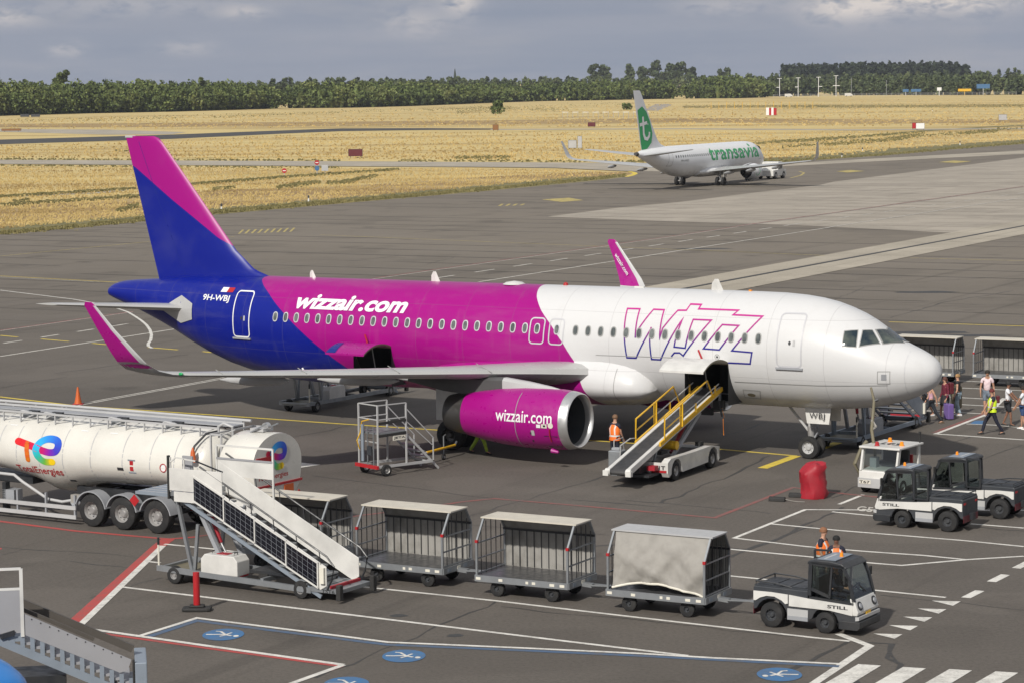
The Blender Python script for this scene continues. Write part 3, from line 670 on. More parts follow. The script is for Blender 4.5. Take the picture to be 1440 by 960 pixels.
def cut_hole(o,s0,s1,z0,z1,side=-1):
    bm=bmesh.new();bm.from_mesh(o.data)
    for co,no in (((-s0,0,0),(1,0,0)),((-s1,0,0),(1,0,0)),((0,0,z0),(0,0,1)),((0,0,z1),(0,0,1))):
        fs=[f for f in bm.faces if s0-1<-f.calc_center_median().x<s1+1 and f.calc_center_median().y*side>.2 and z0-.7<f.calc_center_median().z<z1+.7]
        ge=set(fs)
        for f in fs:ge.update(f.edges);ge.update(f.verts)
        bmesh.ops.bisect_plane(bm,geom=list(ge),plane_co=co,plane_no=no)
    kill=[f for f in bm.faces if s0<-f.calc_center_median().x<s1 and f.calc_center_median().y*side>.2 and z0<f.calc_center_median().z<z1]
    bmesh.ops.delete(bm,geom=kill,context='FACES');bm.to_mesh(o.data);bm.free();o.data.set_sharp_from_angle(angle=rad(40))
# ---- the near airliner
TH=-.5508
ac=thing('airliner','white, magenta and blue airliner parked on the apron with both holds open','aircraft',(15.024,88.767,0),TH)
ACM=Matrix.Translation((15.024,88.767,0))@Matrix.Rotation(TH,4,'Z');ACI=ACM.inverted()
body=Body([(0,3.32),(.08,3.62),(.3,3.87),(.8,4.13),(1.3,4.33),(1.7,4.52),(2.2,4.86),(2.7,5.18),(3.3,5.46),(4.2,5.74),(5.2,5.89),(6.5,5.95),(12,5.93),(25,5.86),(30,5.84),(33,5.74),(35,5.56),(36.5,5.46),(37.3,5.32),(37.57,5.18)],
 [(0,3.3),(.08,3.0),(.3,2.77),(.8,2.48),(1.5,2.22),(2.5,1.99),(4,1.85),(5.5,1.82),(10,1.80),(20,1.68),(25,1.63),(27,1.64),(28.6,1.76),(30.4,2.05),(32.2,2.6),(34.1,3.45),(36,4.2),(37.3,4.62),(37.57,4.72)],
 [(0,.02),(.08,.33),(.3,.6),(.8,.95),(1.5,1.28),(2.5,1.6),(4,1.85),(5.5,1.95),(6.5,1.975),(25,1.975),(27,1.93),(29,1.78),(31,1.52),(33,1.17),(35,.8),(36.5,.58),(37.3,.42),(37.57,.34)],
 [(0,3.31),(1.5,3.4),(3.5,3.7),(6,3.88),(25,3.76),(29,3.95),(32,4.3),(35,4.85),(37.57,4.95)],37.57)
st=[0.001,.03,.08,.16,.3,.5,.8,1.1,1.4,1.7,2,2.3,2.6,3,3.5,4,4.6,5.2,6,7]+[8+k for k in range(18)]+[26,27,28,29,30,31,32,33,34,35,36,36.8,37.2,37.4,37.57]
fus=body.mesh(st,'livery','fuselage',ac,72);FBV=bvh_of(fus)
def hitpx(px,py,bv=None,off=.0):
    """where a photo pixel meets the skin, in the airliner's own frame"""
    d=(fwd+RT*((px-720)/F)-UP*((py-480)/F));o=ACI@Vector((0,0,CH));dd=(ACI.to_3x3()@d).normalized()
    h=(bv or FBV).ray_cast(o,dd)
    return h[0] if h[0] is not None else hitpx(px-.3,py+.7,bv)
def sz(px,py,bv=None):
    h=hitpx(px,py,bv);return (-h.x,h.z) if h else None
HF=(7.34,9.10,1.98,3.52);HA=(21.95,23.75,1.90,3.45)
for h in (HF,HA):
    cut_hole(fus,*h);s0,s1,z0,z1=h
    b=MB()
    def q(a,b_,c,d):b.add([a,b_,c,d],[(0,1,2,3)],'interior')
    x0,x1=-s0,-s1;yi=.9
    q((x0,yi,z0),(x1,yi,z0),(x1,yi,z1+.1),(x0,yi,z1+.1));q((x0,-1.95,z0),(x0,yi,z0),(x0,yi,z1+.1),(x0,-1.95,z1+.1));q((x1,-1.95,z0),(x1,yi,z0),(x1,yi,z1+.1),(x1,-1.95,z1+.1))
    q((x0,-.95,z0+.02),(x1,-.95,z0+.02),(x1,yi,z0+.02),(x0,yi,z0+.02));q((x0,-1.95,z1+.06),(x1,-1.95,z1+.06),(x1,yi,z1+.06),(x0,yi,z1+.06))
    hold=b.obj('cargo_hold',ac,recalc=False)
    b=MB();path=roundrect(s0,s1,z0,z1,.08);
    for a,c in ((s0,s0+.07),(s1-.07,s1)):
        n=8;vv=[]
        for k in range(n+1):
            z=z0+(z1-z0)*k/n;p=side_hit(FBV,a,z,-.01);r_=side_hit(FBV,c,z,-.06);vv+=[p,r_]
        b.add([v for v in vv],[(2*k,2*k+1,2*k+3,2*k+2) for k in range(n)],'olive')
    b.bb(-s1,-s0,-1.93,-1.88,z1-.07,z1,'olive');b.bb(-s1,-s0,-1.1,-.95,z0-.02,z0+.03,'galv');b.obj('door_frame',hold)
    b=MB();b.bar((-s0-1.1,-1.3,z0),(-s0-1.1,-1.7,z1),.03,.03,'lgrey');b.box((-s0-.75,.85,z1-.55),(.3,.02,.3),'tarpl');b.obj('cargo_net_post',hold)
# open cargo doors: hinged at the sill above, curved skin swung out flat
for h,mt,nm in ((HF,'white','cargo_door'),(HA,'magenta','cargo_door')):
    s0,s1,z0,z1=h;n=10;out=[];P=[]
    for k in range(n+1):
        z=z1-(z1-z0)*k/n;p=side_hit(FBV,(s0+s1)/2,z,0);P.append(Vector((0,-p.y,p.z)))
    H=P[0];ch=P[-1]-H;a0=math.atan2(ch.z,ch.y);rot=rad(-5)-a0;rings=[]
    for side_ in (0,1):
        r_=[]
        for p in P:
            d=p-H;y=d.y*math.cos(rot)-d.z*math.sin(rot);z=d.y*math.sin(rot)+d.z*math.cos(rot);tt=.07*side_
            r_.append((H.y+y+.03,H.z+z-tt+.04))
        rings.append(r_)
    prof=rings[0]+rings[1][::-1]
    b=MB();b.add([(-s0,-y,z) for y,z in prof]+[(-s1,-y,z) for y,z in prof],[(i,(i+1)%len(prof),len(prof)+(i+1)%len(prof),len(prof)+i) for i in range(len(prof))],mt)
    n2=n+1;L=len(prof)
    for off in (0,L):b.add([],[],mt);b.f+=[(off+i,off+i+1,off+L-2-i,off+L-1-i) for i in range(n)];b.mi+=[b.mid('olive')]*n
    d=b.obj(nm,ac,smooth=40)
    if mt=='magenta':
        q=MB();q.add([(-s1+.02,-y,z+.014) for y,z in rings[0][-5:]]+[(-s1+.3+.04*i_,-y,z+.014) for i_,(y,z) in enumerate(rings[0][-5:])],[(i_,i_+1,6+i_,5+i_) for i_ in range(4)],'blue');q.obj('paint_stripe',d)
    q=MB();q.bar((-(s0+s1)/2,-H.y-.3,H.z+.08),(-(s0+s1)/2-.3,-H.y-.05,H.z+.42),.05,.05,'red');q.tube([(-(s0+s1)/2-.35,-H.y-.9,H.z-.0),(-(s0+s1)/2-.35,-H.y-.95,H.z-.12)],.04,'dark',6);q.obj('door_actuator',d)
# belly fairing
fz=Body([(10.55,2.45),(10.6,2.8),(10.75,3.15),(11.05,3.5),(11.5,3.75),(12.1,3.88),(12.8,3.92),(14,3.85),(18,3.5),(19.8,3.2),(21.2,2.4)],[(10.55,2.3),(10.6,2.1),(10.75,1.9),(11.0,1.75),(11.6,1.62),(12.6,1.52),(14,1.5),(18,1.5),(19.8,1.55),(21.2,1.75)],
 [(10.55,1.45),(10.6,1.72),(10.75,1.92),(10.95,2.1),(11.2,2.24),(11.7,2.32),(12.6,2.38),(14,2.38),(18,2.32),(19.8,2.15),(21.2,1.5)],[(10.6,2.3),(12.6,2.4),(19.8,2.3),(21.2,2.1)],0)
fair=fz.mesh([10.55,10.56,10.58,10.61,10.66,10.75,10.85,11.0,11.2,11.6,12.1,12.6,13.3,14,15,16,17,18,19,19.8,20.6,21.2],'livery','belly_fairing',ac,48);FAB=bvh_of(fair)
# wings
for side in (-1,1):
    b=MB()
    surface(b,[(12.2,1.2,2.72,6.9,.15,-3),(12.85,2.1,2.84,6.15,.15,-5),(14.0,4.2,3.03,5.0,.135,-5),(15.2,6.4,3.2,3.85,.12,-5),(17.2,10.2,3.46,3.0,.115,-5),(19.2,14,3.74,2.1,.11,-5),(20.45,16.3,3.92,1.62,.105,-6)],'wing',side,(3.5,3.5,3,2.3,1.6,.8,.3))
    w=b.obj('wing',ac,smooth=35)
    b=MB();surface(b,[(20.45,16.3,3.92,1.62,.105,-6),(20.72,16.8,3.98,1.5,.1,-14),(21.0,17.2,4.12,1.4,.09,-35),(21.3,17.48,4.38,1.25,.085,-58),(21.55,17.62,4.7,1.15,.08,-72),(22.3,17.85,5.5,.78,.075,-78),(23.0,18.0,6.3,.5,.07,-80),(23.15,18.02,6.42,.3,.06,-80)],'magenta',side)
    sh=b.obj('sharklet',w,smooth=45)
    # bare leading edge and root of the sharklet
    b=MB()
    def gl(S,y,z,c,t,a,x0=-.012,x1=.16,g=1.25):
        nv=Vector((0,side*-math.sin(rad(a)),math.cos(rad(a))));R=airfoil_ring((-S-x0*c,side*y,z),c*(1-x0),t*g,nv);n=10
        k=[i for i in range(len(R)) if i<=3 or i>=len(R)-3];k=list(range(len(R)-3,len(R)))+list(range(0,4));return [R[i] for i in k]
    LE=[gl(*q) for q in [(20.45,16.3,3.92,1.62,.105,-6),(20.72,16.8,3.98,1.5,.1,-14),(21.0,17.2,4.12,1.4,.09,-35),(21.3,17.48,4.38,1.25,.085,-58),(21.55,17.62,4.7,1.15,.08,-72),(22.3,17.85,5.5,.78,.075,-78),(23.0,18.0,6.3,.5,.07,-80)]]
    n=len(LE[0]);b.add([p for r_ in LE for p in r_],[(i*n+k,i*n+k+1,(i+1)*n+k+1,(i+1)*n+k) for i in range(len(LE)-1) for k in range(n-1)],'lgrey');b.obj('leading_edge',sh,smooth=50,recalc=False)
    b=MB()
    def wrapr(S,y,z,c,t,a,g):
        nv=Vector((0,side*-math.sin(rad(a)),math.cos(rad(a))));return airfoil_ring((-S+.012,side*y,z),c+.03,t*g,nv)
    b.loft([wrapr(20.40,16.25,3.915,1.64,.105,-6,1.12),wrapr(20.72,16.8,3.98,1.5,.1,-14,1.12),wrapr(21.0,17.2,4.12,1.4,.09,-35,1.14),wrapr(21.3,17.48,4.38,1.25,.085,-58,1.15)],'wing',cap=False);b.obj('root_cuff',sh,smooth=45)
    for y,sle,L,z in ((4.4,16.4,3.9,2.62),(8.3,17.3,3.6,2.92),(12.6,19.0,3.0,3.30)):
        b=MB();rs=[]
        for t,r_ in ((0,.02),(.1,.13),(.3,.2),(.6,.2),(.85,.12),(1,.02)):
            rs.append([(-sle-t*L,side*y+r_*.7*math.cos(a),z+.12-.12*t+r_*math.sin(a)) for a in (2*PI*k/12 for k in range(12))])
        b.loft(rs,'lgrey');b.obj('flap_track_fairing',w,smooth=50)
    b=MB();b.lathe([(0,0),(.02,.05),(.1,.06),(.16,.03)],(-20.62,side*16.6,3.99),(1,0,0),'green' if side<0 else 'red',10);b.obj('navigation_light',w,smooth=50)
    # slat and flap joints
    b=MB()
    for y in (5.9,9.2,12.4,15.2):
        f=(y-2.1)/(16.3-2.1);S=12.85+(20.45-12.85)*f;z=2.84+(3.92-2.84)*f+.09*(1-f)+.06;c=(6.15-(6.15-3.85)*(y-2.1)/4.3) if y<6.4 else 3.85-(3.85-1.62)*(y-6.4)/9.9
        b.bar((-S-.02,side*y,z-.03),(-S-.16*c,side*y,z+.07*c*.9-.01),.025,.02,'seam')
    b.obj('slat_joint',w)
    # engine
    prof=[(0,.945),(.05,.985),(.12,1.005),(.3,1.04),(.7,1.08),(1.3,1.10),(2.2,1.09),(3.1,1.03),(3.9,.92),(4.58,.80)]
    e=engine(ac,11.28,5.75,1.66,prof,.945,'magenta','chrome',[(4.56,.78),(5.0,.75),(5.45,.64)],side=side,lipw=.34)
    b=MB()
    rs=[]
    for S,zb_,zt_,w_ in ((11.9,2.66,2.70,.03),(12.5,2.5,2.82,.13),(13.4,2.5,2.95,.18),(14.4,2.4,3.05,.22),(15.6,2.35,3.02,.22),(17,2.45,3.0,.18),(18.6,2.7,2.85,.06)):
        rs.append([(-S,side*5.75-w_,zb_),(-S,side*5.75+w_,zb_),(-S,side*5.75+w_,zt_-.1),(-S,side*5.75+w_*.5,zt_),(-S,side*5.75-w_*.5,zt_),(-S,side*5.75-w_,zt_-.1)])
    b.loft(rs[:4],'lgrey');py_=b.obj('pylon',ac,smooth=40)
    b=MB();b.loft(rs[3:],'pylonrear');b.obj('pylon_rear',py_,smooth=40)
    if side<0:
        ebv=bvh_of(e);b=MB()
        a0=sz(696.7,590.5,ebv);a1=sz(775.7,591,ebv);a2=sz(740,577.5,ebv)
        text_decal(b,ebv,'wizzair.com',a0[0],a1[0],a0[1]-.0,a2[1]-.0,'regwhite',.010,0,.012);b.obj('airline_lettering',e)
        b=MB()
        def rr(px0,py0,px1,py1,mt):
            p=sz(px0,py0,ebv);q=sz(px1,py1,ebv);vs=[(p[0],p[1]),(q[0],p[1]),(q[0],q[1]),(p[0],q[1])];decal(b,ebv,vs,[(0,1,2,3)],mt,.014)
        rr(754,596,760,601,'regwhite');rr(761,595.5,769,601.5,'cream');rr(763.5,597,767,600,'dark');rr(745,607,752,620,'dark');rr(784,613,797,621,'darkp');rr(789,594,792,602,'lgrey')
        c_=sz(774,598,ebv);decal(b,ebv,ell(c_[0],c_[1],.10,.10,14,2),[tuple(range(14))],'cream',.014)
        b.obj('warning_placard',e)
        b=MB();mt='seam'
        for S in (13.35,):
            vs=[(S,.65+i*.085) for i in range(24)];ribbon_decal(b,ebv,vs,.025,mt)
        b.obj('cowl_joint',e)
        b=MB();p=[hitpx(773,603,ebv)+Vector((0,-.03,0)),hitpx(774,612,ebv)+Vector((0,-.05,0)),hitpx(777,620,ebv)+Vector((0,-.06,0))]
        b.tube(p,.025,'redfabric',6);b.lathe([(0,.0),(.03,.05),(.3,.09),(.36,.0)],(p[2].x+.3,p[2].y,.62),(-1,0,.15),'magenta',8);b.obj('streamer',e)
b=MB();vs,fs=text2d('wizzair.com',.01);vs=fit2d(vs,0,1,0,1)
P0,P1=Vector((-23.02,17.80,5.72)),Vector((-22.28,17.60,4.82));dd_=P1-P0;pp_=Vector((.75,0,.62)).normalized()*.17
b.add([P0+dd_*u+pp_*v+Vector((0,-.04,0)) for u,v in vs],fs,'regwhite');b.obj('airline_lettering',[o for o in bpy.data.objects if o.name.startswith('sharklet')][-1],recalc=False)
# fin
b=MB()
def vs_(z,le,te,t):
    c=te-le;R=[]
    for i in range(11):
        x=(1-math.cos(PI*i/10))/2;tt=5*t*(.2969*math.sqrt(x)-.126*x-.3516*x*x+.2843*x**3-.1036*x**4)*c;R.append((x,tt))
    return [(-le-x*c,-tt,z) for x,tt in R]+[(-le-x*c,tt,z) for x,tt in R[-2:0:-1]]
TE=lambda z:35.03+(z-5.56)*(36.65-35.03)/(11.53-5.56)
LEs=[(5.45,28.6),(5.7,28.95),(5.82,29.2),(6.0,29.75),(6.12,30.03),(6.54,30.53),(6.83,30.89),(8.0,31.89),(9.5,33.16),(10.6,34.1),(11.25,34.65),(11.45,34.85),(11.53,35.1)]
b.loft([vs_(z,le,TE(z),.075 if z>6.3 else .06) for z,le in LEs],'fin');fin_=b.obj('tail_fin',ac,smooth=50)
b=MB();b.bb(-36.66,-36.1,-.03,.03,11.47,11.56,'lgrey');b.obj('fin_cap',fin_)
FV=bvh_of(fin_);b=MB();ribbon_decal(b,FV,[(33.55,5.8),(34.95,9.0),(35.9,11.3)],.022,'blue',off=.006);b.obj('rudder_joint',fin_)
# tailplane
for side in (-1,1):
    b=MB();surface(b,[(32.35,.7,4.42,3.5,.10,-5),(33.05,1.4,4.50,3.1,.10,-5),(35.0,6.0,4.93,1.42,.09,-5),(35.2,6.22,4.95,1.15,.07,-5)],'wing',side);t=b.obj('tailplane',ac,smooth=40)
b=MB();pp=[(32.95,5.0),(32.25,4.70),(32.28,4.05),(33.05,3.86),(34.2,4.38)];pts=[]
c=(33.0,4.45);vs=[c]+pp;b2=densify(pp,.2,True);vs=[c]+[(v.x,v.y) for v in b2];decal(b,FBV,vs,[(0,1+i,1+(i+1)%len(b2)) for i in range(len(b2))],'lgrey',.03);b.obj('trim_plate',ac)
b=MB();b.lathe([(0,.17),(.12,.16),(.14,.10),(-.1,.10)],(-37.5,0,4.95),(-1,0,0),'titan',16);b.obj('auxiliary_exhaust',ac,smooth=40)
# windows
wp1=[27.62-.533*i for i in range(23)];wp2=[13.69-.5375*i for i in range(15)];
wins=wp1+[15.36,14.5]+wp2
wz=lambda s:4.39+(27.6-s)*.0025
for side in (-1,1):
    for s in wins:
        b=MB();rim=ell(s,wz(s),.125,.195,16);pane=ell(s,wz(s),.09,.155,16)
        V=[side_hit(FBV,x,z,.010,side) for x,z in rim]+[side_hit(FBV,x,z,.016,side) for x,z in pane]
        b.add(V,[(i,(i+1)%16,16+(i+1)%16,16+i) for i in range(16)],'line' if s>14 else 'seam');b.add(V[16:],[tuple(range(16))],'pane')
        b.obj('window',ac,recalc=False)
# doors outlined in the skin
def door(s0,s1,z0,z1,side,mat,r=.14,lean=0,w=.05,name='door',win=None,sill=True):
    path=[(s+(z-z0)*lean,z) for s,z in roundrect(s0,s1,z0,z1,r)]
    b=MB();ribbon_decal(b,FBV,path,w,mat,True,side=side);d=b.obj(name,ac,recalc=False)
    if win:
        b=MB();e=ell((s0+s1)/2,win,.05,.07,12,2);decal(b,FBV,e,[tuple(range(12))],'dark',.012,side);b.obj('door_window',d,recalc=False)
        b=MB();decal(b,FBV,[((s0+s1)/2-.12,win-.1),((s0+s1)/2-.2,win-.1),((s0+s1)/2-.2,win+.1),((s0+s1)/2-.12,win+.1)],[(0,1,2,3)],'lgrey',.014,side);b.obj('door_handle',d,recalc=False)
    if sill:
        b=MB();p=[side_hit(FBV,s,z0-.06,.03,side) for s in (s0-.05,s1+.05)];b.bar(p[0],p[1],.07,.07,'grey');b.obj('door_sill',d)
    return d
for side in (-1,1):
    door(4.5,5.42,3.5,5.33,side,'line',lean=.02,win=4.33);door(28.98,29.86,3.5,5.3,side,'regwhite',lean=.02,win=4.25)
    door(15.05,15.67,3.87,4.80,side,'line',sill=False);door(14.21,14.82,3.87,4.80,side,'line',sill=False)
# lettering and logo on the starboard side
b=MB();text_decal(b,FBV,'wizzair.com',26.72,21.38,4.74,5.30,'regwhite',.035,.28);b.obj('airline_lettering',ac,recalc=False)
b=MB();text_decal(b,FBV,'9H-WBJ',31.72,30.24,4.80,5.10,'regwhite',.02,0);b.obj('registration',ac,recalc=False)
b=MB();decal(b,FBV,[(30.85,5.22),(30.52,5.22),(30.48,5.40),(30.81,5.40)],[(0,1,2,3)],'regwhite');decal(b,FBV,[(30.52,5.22),(30.19,5.22),(30.15,5.40),(30.48,5.40)],[(0,1,2,3)],'red');b.obj('flag',ac,recalc=False)
cr_=lambda L:[sz(860+x/6,410+y/6) for x,y in L]
b=MB()
for pl,cl in (([(200,390),(240,148),(135,145),(108,330),(130,555),(208,558),(330,320)],False),
  ([(200,390),(232,310),(355,152),(445,156),(405,400),(432,310),(560,160),(632,160),(668,108),(758,112),(735,148),(1072,160),(1025,198),(1275,210),(1015,497),(1185,512),(1170,607),(985,598)],False),
  ([(335,300),(322,380),(338,568),(415,572),(605,225),(545,380),(528,465),(622,475),(690,237),(842,243),(605,540),(575,514),(530,514),(505,545)],False),
  ([(935,280),(1073,288),(910,490),(775,480)],True)):
    ribbon_decal(b,FBV,cr_(pl),.056,'logo',cl,off=.011)
b.obj('outline_logo',ac,recalc=False)
# flight deck windows
def screen(corners,mirror,front=False):
    P=[hitpx(*c) for c in corners];n=6;V=[];R_=[]
    cc=sum(P,Vector())/4
    for grow,lst,off in ((1.0,V,.016),(1.13,R_,.008)):
        Q=[cc+(p-cc)*grow for p in P]
        for i in range(n+1):
            for j in range(n+1):
                u,v=i/n,j/n;p=(Q[0]*(1-u)+Q[1]*u)*(1-v)+(Q[3]*(1-u)+Q[2]*u)*v
                h=FBV.find_nearest(p);nn=h[1]
                if nn.dot(h[0]-Vector((h[0].x,0,3.8)))<0:nn=-nn
                q=h[0]+nn*off
                if mirror:q=Vector((q.x,-q.y,q.z))
                lst.append(q)
    b=MB();fs=[(i*(n+1)+j,i*(n+1)+j+1,(i+1)*(n+1)+j+1,(i+1)*(n+1)+j) for i in range(n) for j in range(n)]
    b.add(V,fs,'panegreen');b.add(R_,fs,'seam');b.obj('flight_deck_window',ac,recalc=False)
for mir in (False,True):
    screen([(1184.6,486.3),(1187.9,466.2),(1206,464.8),(1203.5,487.5)],mir)
    screen([(1209,486.5),(1213.5,465),(1226.5,464.7),(1236.5,482.7)],mir)
    screen([(1242.5,483),(1232.5,464.2),(1261,464.2),(1270.5,481.8)],mir)
# small marks on the nose
b=MB();ribbon_decal(b,FBV,[sz(x,y) for x,y in ((1234,522),(1251.5,522),(1251.5,539),(1234,539))],.02,'seam',True)
p=[sz(x,y) for x,y in ((1239,526),(1246.5,526),(1246.5,534),(1239,534))];decal(b,FBV,p,[(0,1,2,3)],'grey');b.obj('service_panel',ac,recalc=False)
b=MB();ribbon_decal(b,FBV,[sz(x,y) for x,y in ((1045,547),(1069,549),(1070,560),(1048,558))],.02,'seam',True);c_=sz(1057,554.5);decal(b,FBV,ell(*c_,.16,.07,14,2),[tuple(range(14))],'olive');b.obj('service_panel',ac,recalc=False)
b=MB();c_=sz(1008.5,501.5);ribbon_decal(b,FBV,ell(*c_,.09,.09,14,2),.02,'seam',True);decal(b,FBV,ell(*c_,.04,.04,10,2),[tuple(range(10))],'dark');b.obj('vent',ac,recalc=False)
b=MB();ribbon_decal(b,FBV,[(.95,z) for z in np.linspace(2.55,4.1,10)],.015,'line');b.obj('radome_joint',ac,recalc=False)
b=MB();ribbon_decal(b,FBV,[(1.5,2.95),(4,2.86),(7.2,2.84)],.02,'seam');ribbon_decal(b,FBV,[(9.3,3.62),(12.8,3.56)],.02,'seam');b.obj('skin_joint',ac,recalc=False)
b=MB();ribbon_decal(b,FAB,[(11.85,1.72+.06*i) for i in range(24)],.022,'seam');b.obj('fairing_joint',fair,recalc=False)
b=MB()
p=[(27.0,2.2),(26.9,2.28)]
b.tube([side_hit(FBV,26.6,2.35,.02),side_hit(FBV,26.4,2.3,.18)],.04,'regwhite',6);b.obj('drain_mast',ac)
# antennas and lamps
blade_antenna(ac,8.2+.3,5.93,.42,c=.5);blade_antenna(ac,20.9,5.86,.40);blade_antenna(ac,26.9,5.84,.30,c=.3)
blade_antenna(ac,5.0,1.86,-.25,c=.3)
b=MB();b.lathe([(0,.0),(.02,.45),(.10,.32),(.15,0)][::-1],(-17.5,0,5.86),(0,0,1),'white',20);b.obj('antenna_dome',ac,smooth=40)
b=MB();b.lathe([(0,.1),(.1,.08),(.14,0)],(-15.2,0,5.9),(0,0,1),'red',12);b.obj('beacon',ac,smooth=40)
b=MB();b.box((-7.4,0,5.97),(.1,.1,.05),'amber');b.box((-12.,0,5.95),(.4,.12,.05),'white');b.obj('roof_fitting',ac)
# landing gear
ng=thing.__call__ if False else None
def gear_nose(parent,s,r=.38,zt=1.95,y2=.24):
    b=MB();b.tube([(-s,0,r),(-s-.12,0,zt)],.085,'lgrey',10);b.tube([(-s,0,r+.1),(-s-.06,0,r+.75)],.12,'rim',10)
    b.tube([(-s,-y2,r),(-s,y2,r)],.06,'rim',8);b.tube([(-s-.05,0,.9),(-s-1.0,0,zt)],.05,'lgrey',8);b.tube([(-s+.1,0,.75),(-s+.28,0,1.0),(-s+.1,0,1.3)],.04,'grey',6)
    b.box((-s+.12,0,1.2),(.18,.3,.16),'grey');b.box((-s+.15,-.15,1.5),(.12,.14,.14),'glassdark');b.box((-s+.15,.15,1.5),(.12,.14,.14),'glassdark')
    g=b.obj('nose_gear',parent,smooth=45)
    for y in (-y2,y2):wheel('wheel',g,(-s,y,r),r,.22,side=-1 if y<0 else 1,rim='lgrey')
    for y in (-.42,.42):
        b=MB();b.add([(-s-.1,y,zt+.05),(-s+.95,y*.98,zt-.02),(-s+.9,y*1.15,zt-.62),(-s+.05,y*1.2,zt-.62)],[(0,1,2,3)],'white')
        b.add([(-s-.1,y*1.05,zt+.05),(-s+.95,y*1.03,zt-.02),(-s+.9,y*1.2,zt-.62),(-s+.05,y*1.25,zt-.62)],[(0,1,2,3)],'white');dd=b.obj('gear_door',g)
        if y<0:
            vs,fs=text2d('WBJ',.0,0,1.15);vs=fit2d(vs,0,1,0,1);q=MB();q.add([(-s+.15+.6*u,y*1.26-.01-.03*(1-v),zt-.49+.27*v) for u,v in vs],fs,'dark');q.obj('registration',dd,recalc=False)
    return g
gear_nose(ac,4.95,r=.41)
def gear_main(parent,s,y,r,zt,side,w=.40,dy=.46):
    Y=side*y;b=MB();b.tube([(-s,Y,r),(-s,Y-side*.15,zt)],.14,'lgrey',12);b.tube([(-s,Y-dy,r),(-s,Y+dy,r)],.09,'rim',8)
    b.tube([(-s,Y,r+.5),(-s,Y-side*1.6,zt)],.07,'lgrey',8);b.tube([(-s-.1,Y,r+.1),(-s-.35,Y,r+.45),(-s-.1,Y,r+.8)],.045,'grey',6)
    g=b.obj('main_gear',parent,smooth=45)
    for k in (-1,1):wheel('wheel',g,(-s,Y+k*dy,r),r,w,side=k,rim='titan',rr=.5)
    b=MB();b.bb(-s-.55,-s+.45,Y+side*.62-.02,Y+side*.62+.02,r+.55,zt-.1,'white');b.obj('gear_door',g);return g
for side in (-1,1):gear_main(ac,17.71,3.8,.58,2.7,side)
